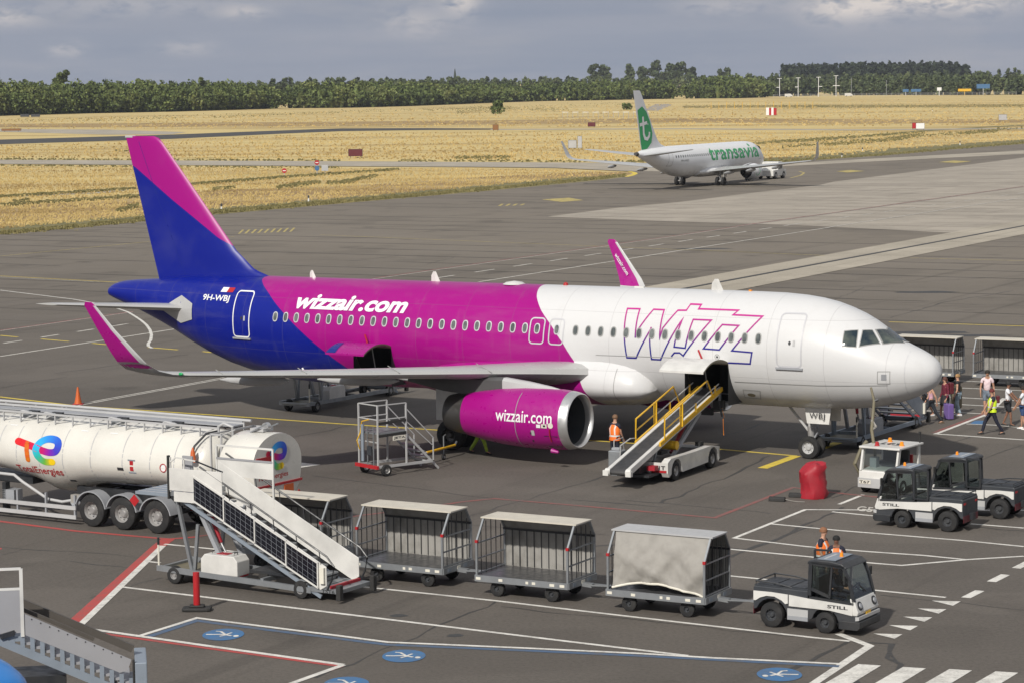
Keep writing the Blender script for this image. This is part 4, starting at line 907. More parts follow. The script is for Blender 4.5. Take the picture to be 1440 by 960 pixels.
# ---- the far airliner under tow
WH2=(.76,.77,.78)
M['white2']=livery('white_airliner_paint',0,[(1,5),(6,5)],None,(WH2,WH2,WH2),s0=0,s1=40)
def far_airliner():
    g=Vector((24.4,327.7,0));h=rad(61.7);nose=g+Vector((math.cos(h),math.sin(h),0))*19.6
    a=thing('airliner','white airliner with green tail swoosh being pushed along the far apron','aircraft',nose,h)
    B=Body([(0,2.75),(.2,3.2),(.8,3.65),(1.6,4.1),(2.5,4.75),(3.5,5.1),(5,5.28),(8,5.32),(27,5.32),(33,5.25),(37,5.0),(38.5,4.75)],[(0,2.65),(.2,2.3),(.8,1.95),(2,1.6),(4,1.36),(7,1.28),(24,1.28),(27,1.4),(31,2.2),(35,3.4),(38.5,4.35)],
      [(0,.02),(.2,.5),(.8,.95),(2,1.4),(4,1.75),(6,1.88),(26,1.88),(30,1.65),(34,1.1),(37,.6),(38.5,.22)],[(0,2.7),(4,3.1),(8,3.3),(26,3.3),(34,4.1),(38.5,4.55)],0)
    f=B.mesh([.001,.05,.2,.5,.8,1.2,1.6,2,2.5,3,3.5,4.2,5,6,7,8]+list(range(10,27,2))+[27,28,29,30,31,32,33,34,35,36,37,38,38.5],'white2','fuselage',a,48);fv=bvh_of(f)
    fa=Body([(13,2.2),(14.5,2.6),(20,2.7),(23,2.1)],[(13,1.25),(14.5,1.1),(20,1.1),(23,1.35)],[(13,1.6),(14.5,2.1),(20,2.1),(23,1.5)],[(13,1.8),(23,1.8)],0);fa.mesh([13,13.5,14.5,16,18,20,21.5,23],'white2','belly_fairing',a,32)
    for side in (-1,1):
        b=MB();surface(b,[(13.2,1.2,1.75,7.6,.13,-6),(14.4,2.1,1.85,6.6,.13,-6),(16.3,5.8,2.25,4.3,.12,-6),(21.3,15.8,3.25,1.8,.11,-7),(21.8,16.6,3.35,1.55,.1,-15)],'wing',side);w=b.obj('wing',a,smooth=40)
        b=MB();surface(b,[(21.8,16.6,3.35,1.55,.1,-15),(22.1,17.1,3.6,1.35,.09,-45),(22.4,17.35,4.0,1.15,.08,-72),(23.6,17.75,5.75,.55,.07,-82)],'lgrey',side);wl=b.obj('winglet',w,smooth=50)
        for y,sl_,L,z in ((4.4,18.5,3.8,1.75),(7.6,19.2,3.4,2.1),(11.4,20.6,2.8,2.5)):
            b=MB();b.loft([[(-sl_-t*L,side*y+r_*.7*math.cos(q),z-.1*t+r_*math.sin(q)) for q in (2*PI*k/10 for k in range(10))] for t,r_ in ((0,.02),(.15,.16),(.5,.24),(.85,.15),(1,.02))],'lgrey');b.obj('flap_track_fairing',w,smooth=50)
        prof=[(0,.83),(.05,.88),(.3,.96),(1,1.05),(1.9,1.04),(2.7,.92),(3.3,.78)]
        e=engine(a,12.6,4.83,1.62,prof,.83,'white2','chrome',[(3.2,.6),(3.8,.55),(4.4,.38)],side=side,lipw=.3)
        b=MB();b.loft([[(-S,side*4.83-.18,z0),(-S,side*4.83+.18,z0),(-S,side*4.83+.18,z1),(-S,side*4.83-.18,z1)] for S,z0,z1 in ((13.3,2.5,2.6),(14.5,2.4,2.75),(16,2.0,2.6),(18,2.0,2.3))],'lgrey');b.obj('pylon',a)
        if side<0:
            ev=bvh_of(e);b=MB();decal(b,ev,ell(14.4,1.75,.62,.62,20,2),[tuple(range(20))],'green',.02);text_decal(b,ev,'e',14.8,14.3,1.55,1.95,'regwhite',.04,0,.035);b.obj('emblem',e,recalc=False)
        b=MB();surface(b,[(34.2,.5,4.35,3.4,.1,-6),(37.3,6.9,5.1,1.35,.09,-7),(37.5,7.1,5.12,1.1,.07,-7)],'lgrey',side);b.obj('tailplane',a,smooth=40)
        gear_main(a,19.6,2.86,.56,2.0,side,.36,.42)
    gear_nose(a,4.0,.34,1.6,.2)
    b=MB();TE2=lambda z:37.2+(z-4.9)*(39.4-37.2)/(12.3-4.9)
    b.loft([vs_(z,le,TE2(z),.08) for z,le in ((4.8,29.6),(5.3,30.4),(5.6,31.6),(6.2,32.6),(7.0,33.3),(12.1,37.3),(12.3,37.7))],'white2');fn=b.obj('tail_fin',a,smooth=50);fv2=bvh_of(fn)
    # green leaf with a white letter
    b=MB();pts=[(38.30,9.9),(37.2,10.35),(36.0,9.7),(35.0,8.5),(34.4,7.0),(34.7,5.9),(35.8,5.15),(37.1,5.05),(37.35,5.8)];pd=densify(pts,.25,True);vs=[(36.4,7.6)]+[(v.x,v.y) for v in pd]
    for sd_ in (-1,1):decal(b,fv2,vs,[(0,1+i,1+(i+1)%len(pd)) for i in range(len(pd))],'green',.03,sd_)
    b.obj('tail_swoosh',fn,recalc=False)
    b=MB()
    for sd_ in (-1,1):
        ribbon_decal(b,fv2,[(37.0,9.1),(36.75,7.0),(36.4,6.45),(35.8,6.35),(35.35,6.7),(35.25,7.2)],.42,'regwhite',off=.05,side=sd_);ribbon_decal(b,fv2,[(37.75,8.1),(35.9,8.35)],.40,'regwhite',off=.05,side=sd_)
    b.obj('tail_letter',fn,recalc=False)
    for sd_ in (-1,1):
        for i in range(41):
            if i in(17,18,19): pass
            s=5.6+.62*i;b=MB();decal(b,fv,ell(s,4.02,.13,.17,8),[tuple(range(8))],'glassdark',.02,sd_);b.obj('window',a,recalc=False)
    b=MB();text_decal(b,fv,'transavia',20.6,4.4,3.2,5.0,'green',.012,0,.03,spacing=1.02);b.obj('airline_lettering',a,recalc=False)
    b=MB();text_decal(b,fv,'PH-HXD',29.2,27.2,3.35,3.6,'darkp',.0,0,.03);b.obj('registration',a,recalc=False)
    for s0,s1 in ((31.2,32.1),(3.6,4.5)):
        b=MB();ribbon_decal(b,fv,[(s0,2.9),(s1,2.9),(s1,4.6),(s0,4.6)],.05,'seam',True);b.obj('door',a,recalc=False)
    b=MB();b.lathe([(0,.28),(.5,.2)],(-38.4,0,4.55),(-1,0,.1),'titan',14);b.obj('auxiliary_exhaust',a,smooth=40)
    b=MB()
    for mx in (-1,1):
        b.add([(-1.75,.35*mx,4.25),(-1.9,1.0*mx,4.1),(-2.5,1.1*mx,4.5),(-2.4,.35*mx,4.78)],[(0,1,2,3)],'glassdark')
    b.obj('flight_deck_window',a);return a
FAR=far_airliner()
# ---------------------------------------------------------------- fuel tanker trailer (x: to the rear, -y: side facing the camera)
H32=rad(-32)
tk=thing('fuel_tanker','cream white fuel tanker trailer with three axles and a coloured swirl logo','tanker',(-11.484,78.898,0),H32)
def tank_prof():
    ks=[-6.9,-6.6,-6,-5.2,-4.6,-4.2,-3.8,-3.4,-3.1,-2.8,-2.4,-1.9,-1.2,-.4,.4,1.2,2,2.6,3.0,3.25,3.45]
    zb=hermite([(-6.9,1.55),(-5.4,1.42),(-4.6,1.28),(-3.9,1.12),(-3.3,.84),(-2.9,.84),(-2.2,1.05),(-1.6,1.22),(-1.0,1.26),(3.0,1.36),(3.45,1.6)])
    rw=hermite([(-6.9,1.15),(2.9,1.2),(3.2,1.05),(3.45,.75)]);zt=hermite([(-6.9,3.18),(-4,3.2),(2.8,3.22),(3.2,3.1),(3.45,2.8)])
    R=[]
    for x in ks:
        t_,b_=zt(x),zb(x);w=rw(x);zc=t_-w*.98;ring=[]
        for k in range(40):
            a=2*PI*k/40;c=math.cos(a);s=math.sin(a)
            if c>=0:ring.append((x,-w*s,zc+(t_-zc)*c))
            else:
                e=1.0 if b_>1.2 else 1.0+(1.2-b_)*.9;ring.append((x,-w*math.copysign(abs(s)**e,s),zc+(zc-b_)*c))
        R.append(ring)
    return R
b=MB();b.loft(tank_prof(),'tankwhite');tank=b.obj('tank',tk,smooth=40);TB=bvh_of(tank)
b=MB()
for x in (-5.1,-4.35,-3.4,-2.4,-1.25,.05,1.15,2.1,3.0):
    ribbon_decal(b,TB,[(-x,z) for z in np.linspace(1.35,3.15,14)],.035,'lgrey',off=.004)
b.obj('weld_seam',tank,recalc=False)
b=MB()
for x in (-4.95,-1.95,-.75,):
    decal(b,TB,[(-x,2.92),(-x-.0,2.92),(-x-.3,2.92),(-x-.38,3.14),(-x-.08,3.14)],[(0,2,3,4)],'regwhite',.008)
b.obj('reflector_patch',tank,recalc=False)
# swirl emblem : thick strokes shading from colour to colour
def vcolmat():
    m,nt,b=newmat('emblem_paint');a=N(nt,'ShaderNodeVertexColor');a.layer_name='Col';lk(nt,a.outputs[0],b.inputs['Base Color']);b.inputs['Roughness'].default_value=.35;return m
M['emblem']=vcolmat()
def emblem(bv,map2,parent,which='all',off=.01):
    """strokes in emblem units (0..1 wide)"""
    strokes=[]
    if which=='all':
        strokes.append(([(.265,.72),(.272,.50),(.29,.30),(.30,.13)],.095,[(.60,.10,.01),(.62,.16,.01)]))
    bar=[(.06,.76),(.2,.70),(.34,.64),(.48,.57),(.62,.50),(.76,.46),(.88,.50),(.93,.64),(.92,.80),(.84,.90),(.68,.91),(.55,.80),(.48,.62),(.475,.45),(.54,.25),(.66,.12),(.82,.13)]
    cols=[(.62,.01,.015),(.62,.01,.02),(.58,.005,.05),(.54,.004,.08),(.46,.003,.13),(.20,.01,.35),(.06,.03,.45),(.03,.05,.48),(.02,.08,.52),(.02,.12,.58),(.02,.22,.65),(.02,.36,.72),(.02,.42,.72),(.02,.42,.55),(.03,.42,.30),(.14,.42,.05),(.80,.55,.01)]
    k0=0 if which=='all' else 2
    strokes.append((bar[k0:],.145,cols[k0:]))
    for n_,(pts,w,cols) in enumerate(strokes):
        P=[];Cc=[];pts=[(a_,b_*.6) for a_,b_ in pts]
        m=8
        for i in range(len(pts)-1):
            p0=Vector(pts[max(i-1,0)]);p1=Vector(pts[i]);p2=Vector(pts[i+1]);p3=Vector(pts[min(i+2,len(pts)-1)])
            for k in range(m):
                t=k/m;P.append(.5*((2*p1)+(-p0+p2)*t+(2*p0-5*p1+4*p2-p3)*t*t+(-p0+3*p1-3*p2+p3)*t**3))
                j=min(int(i*(len(cols)-1)/(len(pts)-1)),len(cols)-2) if len(cols)!=len(pts) else i
                Cc.append(tuple(cols[j][q]*(1-t)+cols[min(j+1,len(cols)-1)][q]*t for q in range(3)))
        P.append(Vector(pts[-1]));Cc.append(cols[-1])
        vs,fs=stroke2d(P,w);n=len(P);C2=Cc+Cc
        for end,idx in ((P[0],0),(P[-1],n-1)):   # round ends
            o=len(vs);vs.append(end);C2.append(Cc[idx])
            for k in range(13):
                a=2*PI*k/12;vs.append(Vector((end.x+w/2*math.cos(a),end.y+w/2*math.sin(a))));C2.append(Cc[idx])
            fs+=[(o,o+1+k,o+2+k) for k in range(12)]
        b=MB();V=[map2(v.x,v.y/.6,off+.003*(1-n_)) for v in vs];b.add(V,fs,'emblem');o=b.obj('emblem_stroke',parent,recalc=False)
        ca=o.data.color_attributes.new('Col','FLOAT_COLOR','POINT')
        for i,c in enumerate(C2):ca.data[i].color=(*c,1)
# placement read off the photo
def frame_px(px,py,O,h,yl):
    X=Vector((math.cos(h),math.sin(h),0));Yv=Vector((-math.sin(h),math.cos(h),0));o=Vector((O[0],O[1],0));d=fwd+RT*((px-720)/F)-UP*((py-480)/F);c=Vector((0,0,CH))
    t=((o-c).dot(Yv)+yl)/d.dot(Yv);P=c+d*t-o;return P.dot(X),P.z
TO=(-11.484,78.898)
def tmap(x0,x1,z0,z1):
    return lambda u,v,off: (side_hit(TB,-(x0+(x1-x0)*u),z0+(z1-z0)*v,off) or Vector((x0+(x1-x0)*u,-1.2,z0+(z1-z0)*v)))
xa,_=frame_px(20,630,TO,H32,-1.15);xb,_=frame_px(85,630,TO,H32,-1.15);_,zt_=frame_px(55,612.5,TO,H32,-1.05);_,zb_=frame_px(55,652,TO,H32,-1.15)
emblem(TB,tmap(xa,xb,zb_,zt_),tank)
xa,za=frame_px(20,666,TO,H32,-1.15);xb,zb2=frame_px(86,667,TO,H32,-1.15)
vs,fs=text2d('TotalEnergies',.012);vs=fit2d(vs,0,1,0,1);vs,fs=slice2d(vs,fs,.3)
b=MB();b.add([tmap(xa,xb,1.44,1.74)(u,v,.012) for u,v in vs],fs,'red');b.obj('lettering',tank,recalc=False)
b=MB()
def plate(cx,cz,w,h_,m,off=.01):decal(b,TB,[(-cx+w/2,cz-h_/2),(-cx-w/2,cz-h_/2),(-cx-w/2,cz+h_/2),(-cx+w/2,cz+h_/2)],[(0,1,2,3)],m,off)
for px,py,w,h_,m in ((186,655,.30,.42,'bluegrey'),(186,654,.14,.3,'red'),(170,658.5,.25,.09,'dark'),(93,677,.22,.06,'darkp'),(231,657,.22,.22,'regwhite')):
    x,z=frame_px(px,py,TO,H32,-1.15);plate(x,z,w,h_,M[m],.01 if m!='red' or w>.2 else .018)
x,z=frame_px(231,657,TO,H32,-1.15);ribbon_decal(b,TB,ell(-x,z,.12,.12,14,2),.03,'red',True,off=.02);b.obj('safety_plate',tank,recalc=False)
# walkway, folded rail and pipes on top
b=MB()
for y in (-.62,.62):
    b.bar((-6.9,y,3.36),(3.4,y,3.32),.05,.06,'lgrey')
for k in range(15):
    x=-6.8+k*.73;b.bar((x,-.62,3.04),(x,-.62,3.36),.04,.04,'lgrey');b.bar((x,.62,3.04),(x,.62,3.36),.04,.04,'lgrey');b.bar((x,-.60,3.08),(x+.6,-.60,3.32),.03,.03,'lgrey')
b.bb(-6.9,3.4,.15,.60,3.27,3.31,'grey');b.obj('walkway',tk)
b=MB()
b.tube([(-6.9,.75,3.44),(3.6,.75,3.40)],.045,'lgrey',8);b.bb(-6.9,3.3,.68,.72,3.14,3.38,'grey')
for k in range(8):b.bar((-6.5+k*1.35,.75,3.1),(-6.5+k*1.3,.75,3.44),.05,.05,'lgrey')
b.obj('safety_rail',tk)
for x in (-6.4,-4.6,-3.6,-.9,1.3):
    b=MB();b.lathe([(0,.26),(.1,.26),(.14,.2),(.2,.18),(.22,0)],(x,-.15,3.14),(0,0,1),'galv',16);b.box((x+.2,-.2,3.33),(.4,.12,.08),'darkp');b.tube([(x-.3,-.3,3.3),(x-.1,-.42,3.36),(x+.3,-.4,3.3)],.04,'lgrey',6);b.obj('hatch',tk,smooth=40)
b=MB();b.tube([(3.2,-.4,3.1),(3.25,-.4,3.35),(3.45,-.4,3.45),(3.7,-.3,3.35),(3.7,-.3,3.0)],.05,'lgrey',8);b.tube([(2.75,-1.22,2.2),(2.85,-1.1,2.8),(3.0,-.7,3.15),(3.2,-.4,3.2)],.035,'dark',6)
b.obj('vent_pipe',tk,smooth=50)
# chassis, wheels, mudguards
b=MB()
for y in (-.45,.45):b.bb(-2.4,4.9,y-.08,y+.08,.82,1.12,'dark')
b.bb(-6.8,-4.2,-.6,.6,1.05,1.25,'dark')
for x in (-1.3,.05,1.35,3.0,4.5):b.bb(x-.06,x+.06,-.95,.95,.86,1.05,'dark')
b.obj('chassis',tk)
for i,x in enumerate((-1.25,.0,1.35)):
    for s in (-1,1):wheel('wheel',tk,(x,s*1.03,.52),.52,.36,side=s,rr=.56,rim='rim')
    for s in (-1,1):
        b=MB();pr=[]
        for k in range(13):
            a=rad(168-12.6*k-6);pr.append((x+.64*math.cos(a),.50+.64*math.sin(a)))
        inn=[(px*1,pz) for px,pz in [(x+.60*math.cos(rad(168-12.6*k-6)),.50+.60*math.sin(rad(168-12.6*k-6))) for k in range(13)]]
        b.prism(pr+inn[::-1],s*.82,s*1.25,'grey');b.obj('mudguard',tk,smooth=35)
    b=MB();b.tube([(x,-.9,.52),(x,.9,.52)],.09,'dark',8);b.obj('axle',tk)
b=MB()
for z in (.55,.26):b.bb(-6.6,-1.83,-1.27,-1.22,z-.06,z+.06,'lgrey')
for x in (-5.9,-4.3,-3.1,-1.9):b.bb(x-.03,x+.03,-1.24,-1.16,.22,.95,'grey')
b.obj('side_guard',tk)
b=MB();b.tube([(-6.8,-1.1,1.42),(-4.5,-1.12,1.40),(-4.15,-1.12,1.2),(-3.2,-1.0,.70),(-2.6,-1.0,.66),(-1.9,-1.1,.80)],.05,'lgrey',8);b.obj('pipe',tk,smooth=50)
b=MB();b.box((-1.95,-1.05,.80),(.35,.2,.3),'tarp');b.obj('valve_cover',tk);b=MB();b.tube([(-2.2,-1.0,.7),(-2.0,-1.15,.62),(-1.75,-1.1,.75)],.07,'grey',8);b.box((-4.9,-.8,.7),(.5,.4,.35),'grey');b.bb(-5.15,-5.0,-1.0,-.8,.2,1.1,'dark');b.obj('valve_box',tk)

b=MB();d=.19;cx,cz=.62,1.0;b.prism([(cx-d,cz),(cx,cz-d),(cx+d,cz),(cx,cz+d)],-1.33,-1.31,'red');b.obj('hazard_sign',tk)
# cylindrical cabinet at the rear
rear=thing.__name__ and None
b=MB();zc=2.32;R_=[]
def drum(x,r=1.24,flat=.0,n=40):
    return [(x,-r*math.sin(2*PI*k/n),max(1.45,zc+.93*math.cos(2*PI*k/n)*r/1.24*1.0)) for k in range(n)]
for x,s_ in ((3.85,.97),(3.92,1.0),(5.08,1.0),(5.15,.985)):
    n=44;ring=[]
    for k in range(n):
        a=2*PI*k/n;c,s=math.cos(a),math.sin(a);z=zc+.90*c*s_ if c>0 else zc+1.1*c*s_;y=-1.22*s_*math.copysign(abs(s)**(.4 if c<0 else 1),s);ring.append((x,y,z))
    R_.append(ring)
b.loft(R_,'tankwhite');cab=b.obj('rear_cabinet',tk,smooth=40)
def rmap(y0,y1,z0,z1,x=5.155):return lambda u,v,off:Vector((x+off,y0+(y1-y0)*u,z0+(z1-z0)*v))
emblem(None,rmap(-.95,.45,2.10,2.92),cab,'part')
b=MB();b.bb(5.15,5.17,-1.05,-.3,2.40,2.56,'red');vs,fs=text2d('TotalEnergies',.012);vs=fit2d(vs,0,1,0,1);b.add([rmap(-1.0,.5,1.82,2.02)(u,v,.012) for u,v in vs],fs,'red');b.obj('lettering',cab,recalc=False)
b=MB();b.bb(5.15,5.175,-1.2,1.2,1.63,1.70,'red');b.bb(5.15,5.18,.30,.75,1.28,1.60,'orange');b.prism([(.85,1.2),(1.02,1.03),(1.19,1.2),(1.02,1.37)],5.16,5.18,'red',axis='x');b.obj('hazard_sign',cab)
b=MB();b.bb(4.0,5.1,-1.0,1.0,.9,1.24,'white');b.bb(3.45,3.85,-.9,.9,1.35,1.45,'grey');b.obj('rear_step',tk)
b=MB()
for y in (-1.05,1.05):
    for x in (3.45,3.85):b.bar((x,y,1.4),(x,y,3.2),.05,.05,'lgrey')
    b.bar((3.45,y,3.2),(3.85,y,3.2),.05,.05,'lgrey')
b.bar((3.45,-1.05,3.2),(3.45,1.05,3.2),.05,.05,'lgrey');b.obj('ladder_frame',tk)
b=MB();b.lathe([(0,.12),(.16,.12),(.18,.0)],(4.7,.0,3.38),(0,1,0),'chrome',14);b.box((4.5,.1,3.28),(.5,.5,.1),'lgrey');b.bar((4.3,-.2,3.2),(4.9,-.2,3.5),.04,.04,'galv');b.bar((4.3,.4,3.2),(4.9,.4,3.45),.04,.04,'galv');b.obj('gauge_bracket',tk,smooth=40)
b=MB();b.lathe([(0,.0),(.0,.10),(.3,.07),(.45,.02)],(2.95,-1.30,2.35),(0,0,1),'orange',12);b.obj('cone_holder',tk,smooth=40)
# ---------------------------------------------------------------- passenger stairs  (x: towards the foot, origin under the platform edge)
def stairs(name,label,loc,rz,Hf=2.58,xp=1.77,xa=.35,xr=4.95,zf=.31,half=.75,panel='white',frame='galv',stringer='bluegrey',solar=True,rail='dark',group=None,box='white',corner=False,x0=-.05):
    t=thing(name,label,'airstairs',loc,rz,group)
    xe=xr+.6
    b=MB()
    for y in (-.72,.72):b.bar((-.6,y,.40),(xe-.9,y,.26),.09,.15,frame)
    for x in (-.55,1.3,3.0,xe-1.1):b.bar((x,-.72,.37),(x,.72,.37),.10,.12,frame)
    b.bb(-.6,.8,-.6,.6,.33,.36,'olive');b.bb(xe-1.0,xe,-.75,.75,.24,.34,frame);b.bb(xe-.35,xe-.27,-.65,.65,.345,.42,'redfabric');b.obj('chassis',t)
    for y in (-.78,.78):
        b=MB();b.bb(xe-.02,xe+.12,y-.08,y+.08,.08,.50,'black');b.obj('bumper',t,bevel=.02)
    for x in (0.0,xr-.65):
        for s in (-1,1):wheel('wheel',t,(x,s*.68,.25),.25,.18,side=s,rr=.5,n=20,rim='rim')
    b=MB();b.bb(x0,xa+.35,-half,half,Hf-.12,Hf,frame);b.obj('platform',t)
    b=MB();b.bb(x0-1.25,x0,-half,half,Hf-.16,Hf-.08,'bluegrey')
    for k in range(5):b.bar((x0-1.2,-half+.3*k+.1,Hf-.07),(x0,-half+.3*k+.1,Hf-.07),.03,.02,'grey')
    b.obj('bridge_plate',t)
    b=MB();b.bb(x0,xp,-half-.045,-half-.015,Hf+.04,Hf+.66,panel);b.obj('side_panel',t,bevel=.008)
    b=MB();b.bb(x0+.15,x0+1.05,-half-.04,-half-.01,Hf-.26,Hf+.02,panel);b.obj('side_panel',t)
    b=MB()
    for x in (x0+.02,x0+.5):b.bar((x,-half,Hf),(x,-half,Hf+.95),.035,.035,panel)
    b.bar((x0,-half,Hf+.8),(x0+.2,-half,Hf+.95),.035,.035,panel);b.bar((x0+.2,-half,Hf+.95),(x0+.9,-half,Hf+.90),.035,.035,panel);b.bar((x0+.9,-half,Hf+.9),(xp,-half,Hf+.66),.035,.035,rail);b.obj('platform_rail',t)
    b=MB();b.box((x0+.35,-half+.35,Hf+.75),(.35,.05,.42),'sheetgrey');b.obj('control_cabinet',t)
    b=MB();X0,X1=x0+.45,x0+2.4
    for x in (X0,X1):b.bar((x,half,Hf if x<1 else Hf-.5),(x,half,Hf+1.12),.05,.05,panel)
    b.bar((X0,half,Hf+1.12),(X1,half,Hf+1.12),.05,.05,panel);b.bar((X0,half,Hf+.76),(X1,half,Hf+.76),.05,.05,'sheetgrey');b.obj('platform_rail',t)
    b=MB();b.bb(X0+.03,X1-.03,half-.01,half+.02,Hf+.28,Hf+.74,panel);b.obj('side_panel',t)
    b=MB();b.bb(x0-.06,x0,-half-.06,-half+.02,Hf-.2,Hf+1.0,'black');b.obj('buffer',t)
    def Zf(x):return Hf+(zf-Hf)*(x-xa)/(xr-xa)
    n=13
    for s in (-1,1):
        b=MB();b.bar((xa-.1,s*half*.93,Zf(xa-.1)-.24),(xr,s*half*.93,Zf(xr)-.20),.05,.10,stringer);b.obj('stringer',t)
    for k in range(n):
        x=xa+.12+(xr-xa-.15)*(k+.5)/n;b=MB();b.bb(x-.15,x+.12,-half*.97,half*.93,Zf(x)-.10,Zf(x)-.05,'galv');b.obj('step',t)
    hi=.74
    for s in (-1,1):
        y=s*half;x1=xa+.15 if s>0 else xa+.45
        b=MB();b.prism([(x1,Zf(x1)),(xr+.02,Zf(xr)),(xr+.22,Zf(xr)+.12),(xr+.22,Zf(xr+.22)+hi),(x1,Zf(x1)+hi)],y-.015,y+.015,panel);b.obj('balustrade',t,bevel=.008)
        b=MB();P=[(x1+.2,y*1.03,Zf(x1+.2)+hi+.34),(xr+.25,y*1.03,Zf(xr+.25)+hi+.30),(xr+.48,y*1.03,Zf(xr+.45)+hi+.15),(xr+.40,y*1.03,Zf(xr+.4)+hi-.25),(xr+.25,y*1.03,Zf(xr+.25)+.15)]
        b.tube(P,.026,rail,6)
        for k in range(6):
            x=x1+.4+(xr-x1-.4)*k/5;b.tube([(x,y*1.03,Zf(x)+hi+.33),(x+.05,y*1.01,Zf(x+.05)+hi-.03)],.014,rail,5)
        b.obj('handrail',t,smooth=50)
    if solar:
        xs0=xa+.45;L=xr-.02-xs0;q=4
        for k in range(q):
            a=xs0+L*k/q;e=xs0+L*(k+1)/q-.03;b=MB();y1,y2=-half-.05,-half-.02
            b.add([(a,y1,Zf(a)+.05),(e,y1,Zf(e)+.05),(e,y1,Zf(e)+.67),(a,y1,Zf(a)+.67),(a,y2,Zf(a)+.05),(e,y2,Zf(e)+.05),(e,y2,Zf(e)+.67),(a,y2,Zf(a)+.67)],[(0,1,2,3),(4,5,6,7),(0,1,5,4),(1,2,6,5),(2,3,7,6),(3,0,4,7)],'solar')
            sp_=b.obj('solar_panel',t)
            b=MB()
            for zz in (.03,.70):b.bar((a-.02,-half-.045,Zf(a)+zz),(e+.03,-half-.045,Zf(e)+zz),.04,.045,'white')
            b.bar((e+.015,-half-.05,Zf(e)+.03),(e+.015,-half-.05,Zf(e)+.69),.03,.035,'white');b.obj('panel_frame',sp_)
    for s in (-1,1):
        b=MB();b.bar((.55,s*.62,.40),(.05,s*.60,Hf-.2),.09,.09,frame);b.obj('support_leg',t)
        b=MB();b.bar((.6,s*.58,.40),(.75,s*.58,Hf*.66),.07,.09,frame);b.obj('support_leg',t)
        b=MB();b.bar((.55,s*.45,Hf-.2),(1.6,s*.45,.5),.11,.12,'grey');b.obj('lift_arm',t)
    b=MB();b.tube([(.8,-.1,Hf*.75),(1.15,-.1,1.15)],.06,'redfabric',8);b.tube([(1.15,-.1,1.15),(1.6,-.1,.45)],.035,'chrome',8);b.obj('lift_cylinder',t,smooth=50)
    b=MB()
    for k in range(5):b.tube([(.1+.05*k,-.45+.15*k,Hf-.15),(.3+.08*k,-.55+.15*k,Hf-.45-.08*k),(.65,-.3+.1*k,Hf-.6),(.8,-.2,Hf-1.0)],.022,'redfabric' if k%2 else 'dark',5)
    b.obj('hydraulic_hose',t)
    b=MB();b.prism([(.95,.40),(2.2,.40),(2.2,.80),(2.08,.94),(1.08,.94),(.95,.80)],-.76,-.2,box);e=b.obj('engine_cover',t,bevel=.02)
    b=MB();b.bb(1.38,1.75,-.6,-.36,.942,.955,'redfabric');b.obj('warning_label',e)
    for x in (1.2,1.95):
        b=MB();b.tube([(x,-.55,.94),(x,-.55,1.0),(x,-.40,1.0),(x,-.40,.94)],.014,'dark',5);b.obj('grab_handle',e)
    b=MB();b.bb(2.3,3.6,-.35,.4,.46,.54,'dark');b.obj('battery_tray',t)
    b=MB();b.box((2.8,-.3,.40),(.3,.2,.16),'black');b.obj('drive_unit',t)
    b=MB();b.tube([(-.55,-.72,.4),(-.55,-.72,1.05)],.028,'cream',6);b.tube([(-.55,-.72,1.05),(-.55,-.72,1.25)],.035,'dark',6);b.obj('tow_post',t)
    b=MB();b.box((1.75,-.5,.385),(.9,.5,.03),'redfabric');b.obj('step_plate',t)
    b=MB();b.box((xr+.12,-half-.06,Zf(xr)+.40),(.14,.08,.42),'cream');b.obj('control_box',t)
    return t
st1=stairs('passenger_stairs','white passenger stairs with solar panels along the side, beside the fuel tanker',(-8.996,69.896,0),rad(-31.5))
b=MB();vs,fs=text2d('TST6',.02);vs=fit2d(vs,0,1,0,1);b.add([(5.0+.42*u,-.757,.235+.10*v) for u,v in vs],fs,'dark');b.obj('fleet_number',st1,recalc=False)
# two more stairs on the far side of the airliner
q=Vector((15.024,88.767,0))
def AC(s,y,z=0):
    u_=Vector((math.cos(TH),math.sin(TH),0));r_=Vector((math.sin(TH),-math.cos(TH),0));p=q-u_*s+r_*y;p.z=z;return p
H61=rad(61.7-3)
p=AC(5.0,-2.9);st2=stairs('passenger_stairs','grey passenger stairs at the front door, seen under the nose',p,H61+rad(3),Hf=3.35,xr=6.6,panel='bluegrey',frame='bluegrey',solar=False,group='stairs on the far side of the airliner',box='grey')
p=AC(29.4,-2.3);st3=stairs('passenger_stairs','grey and white passenger stairs at the rear door, seen under the wing',p,H61+rad(3),Hf=3.35,xr=6.6,panel='white',frame='galv',stringer='bluegrey',solar=False,group='stairs on the far side of the airliner')
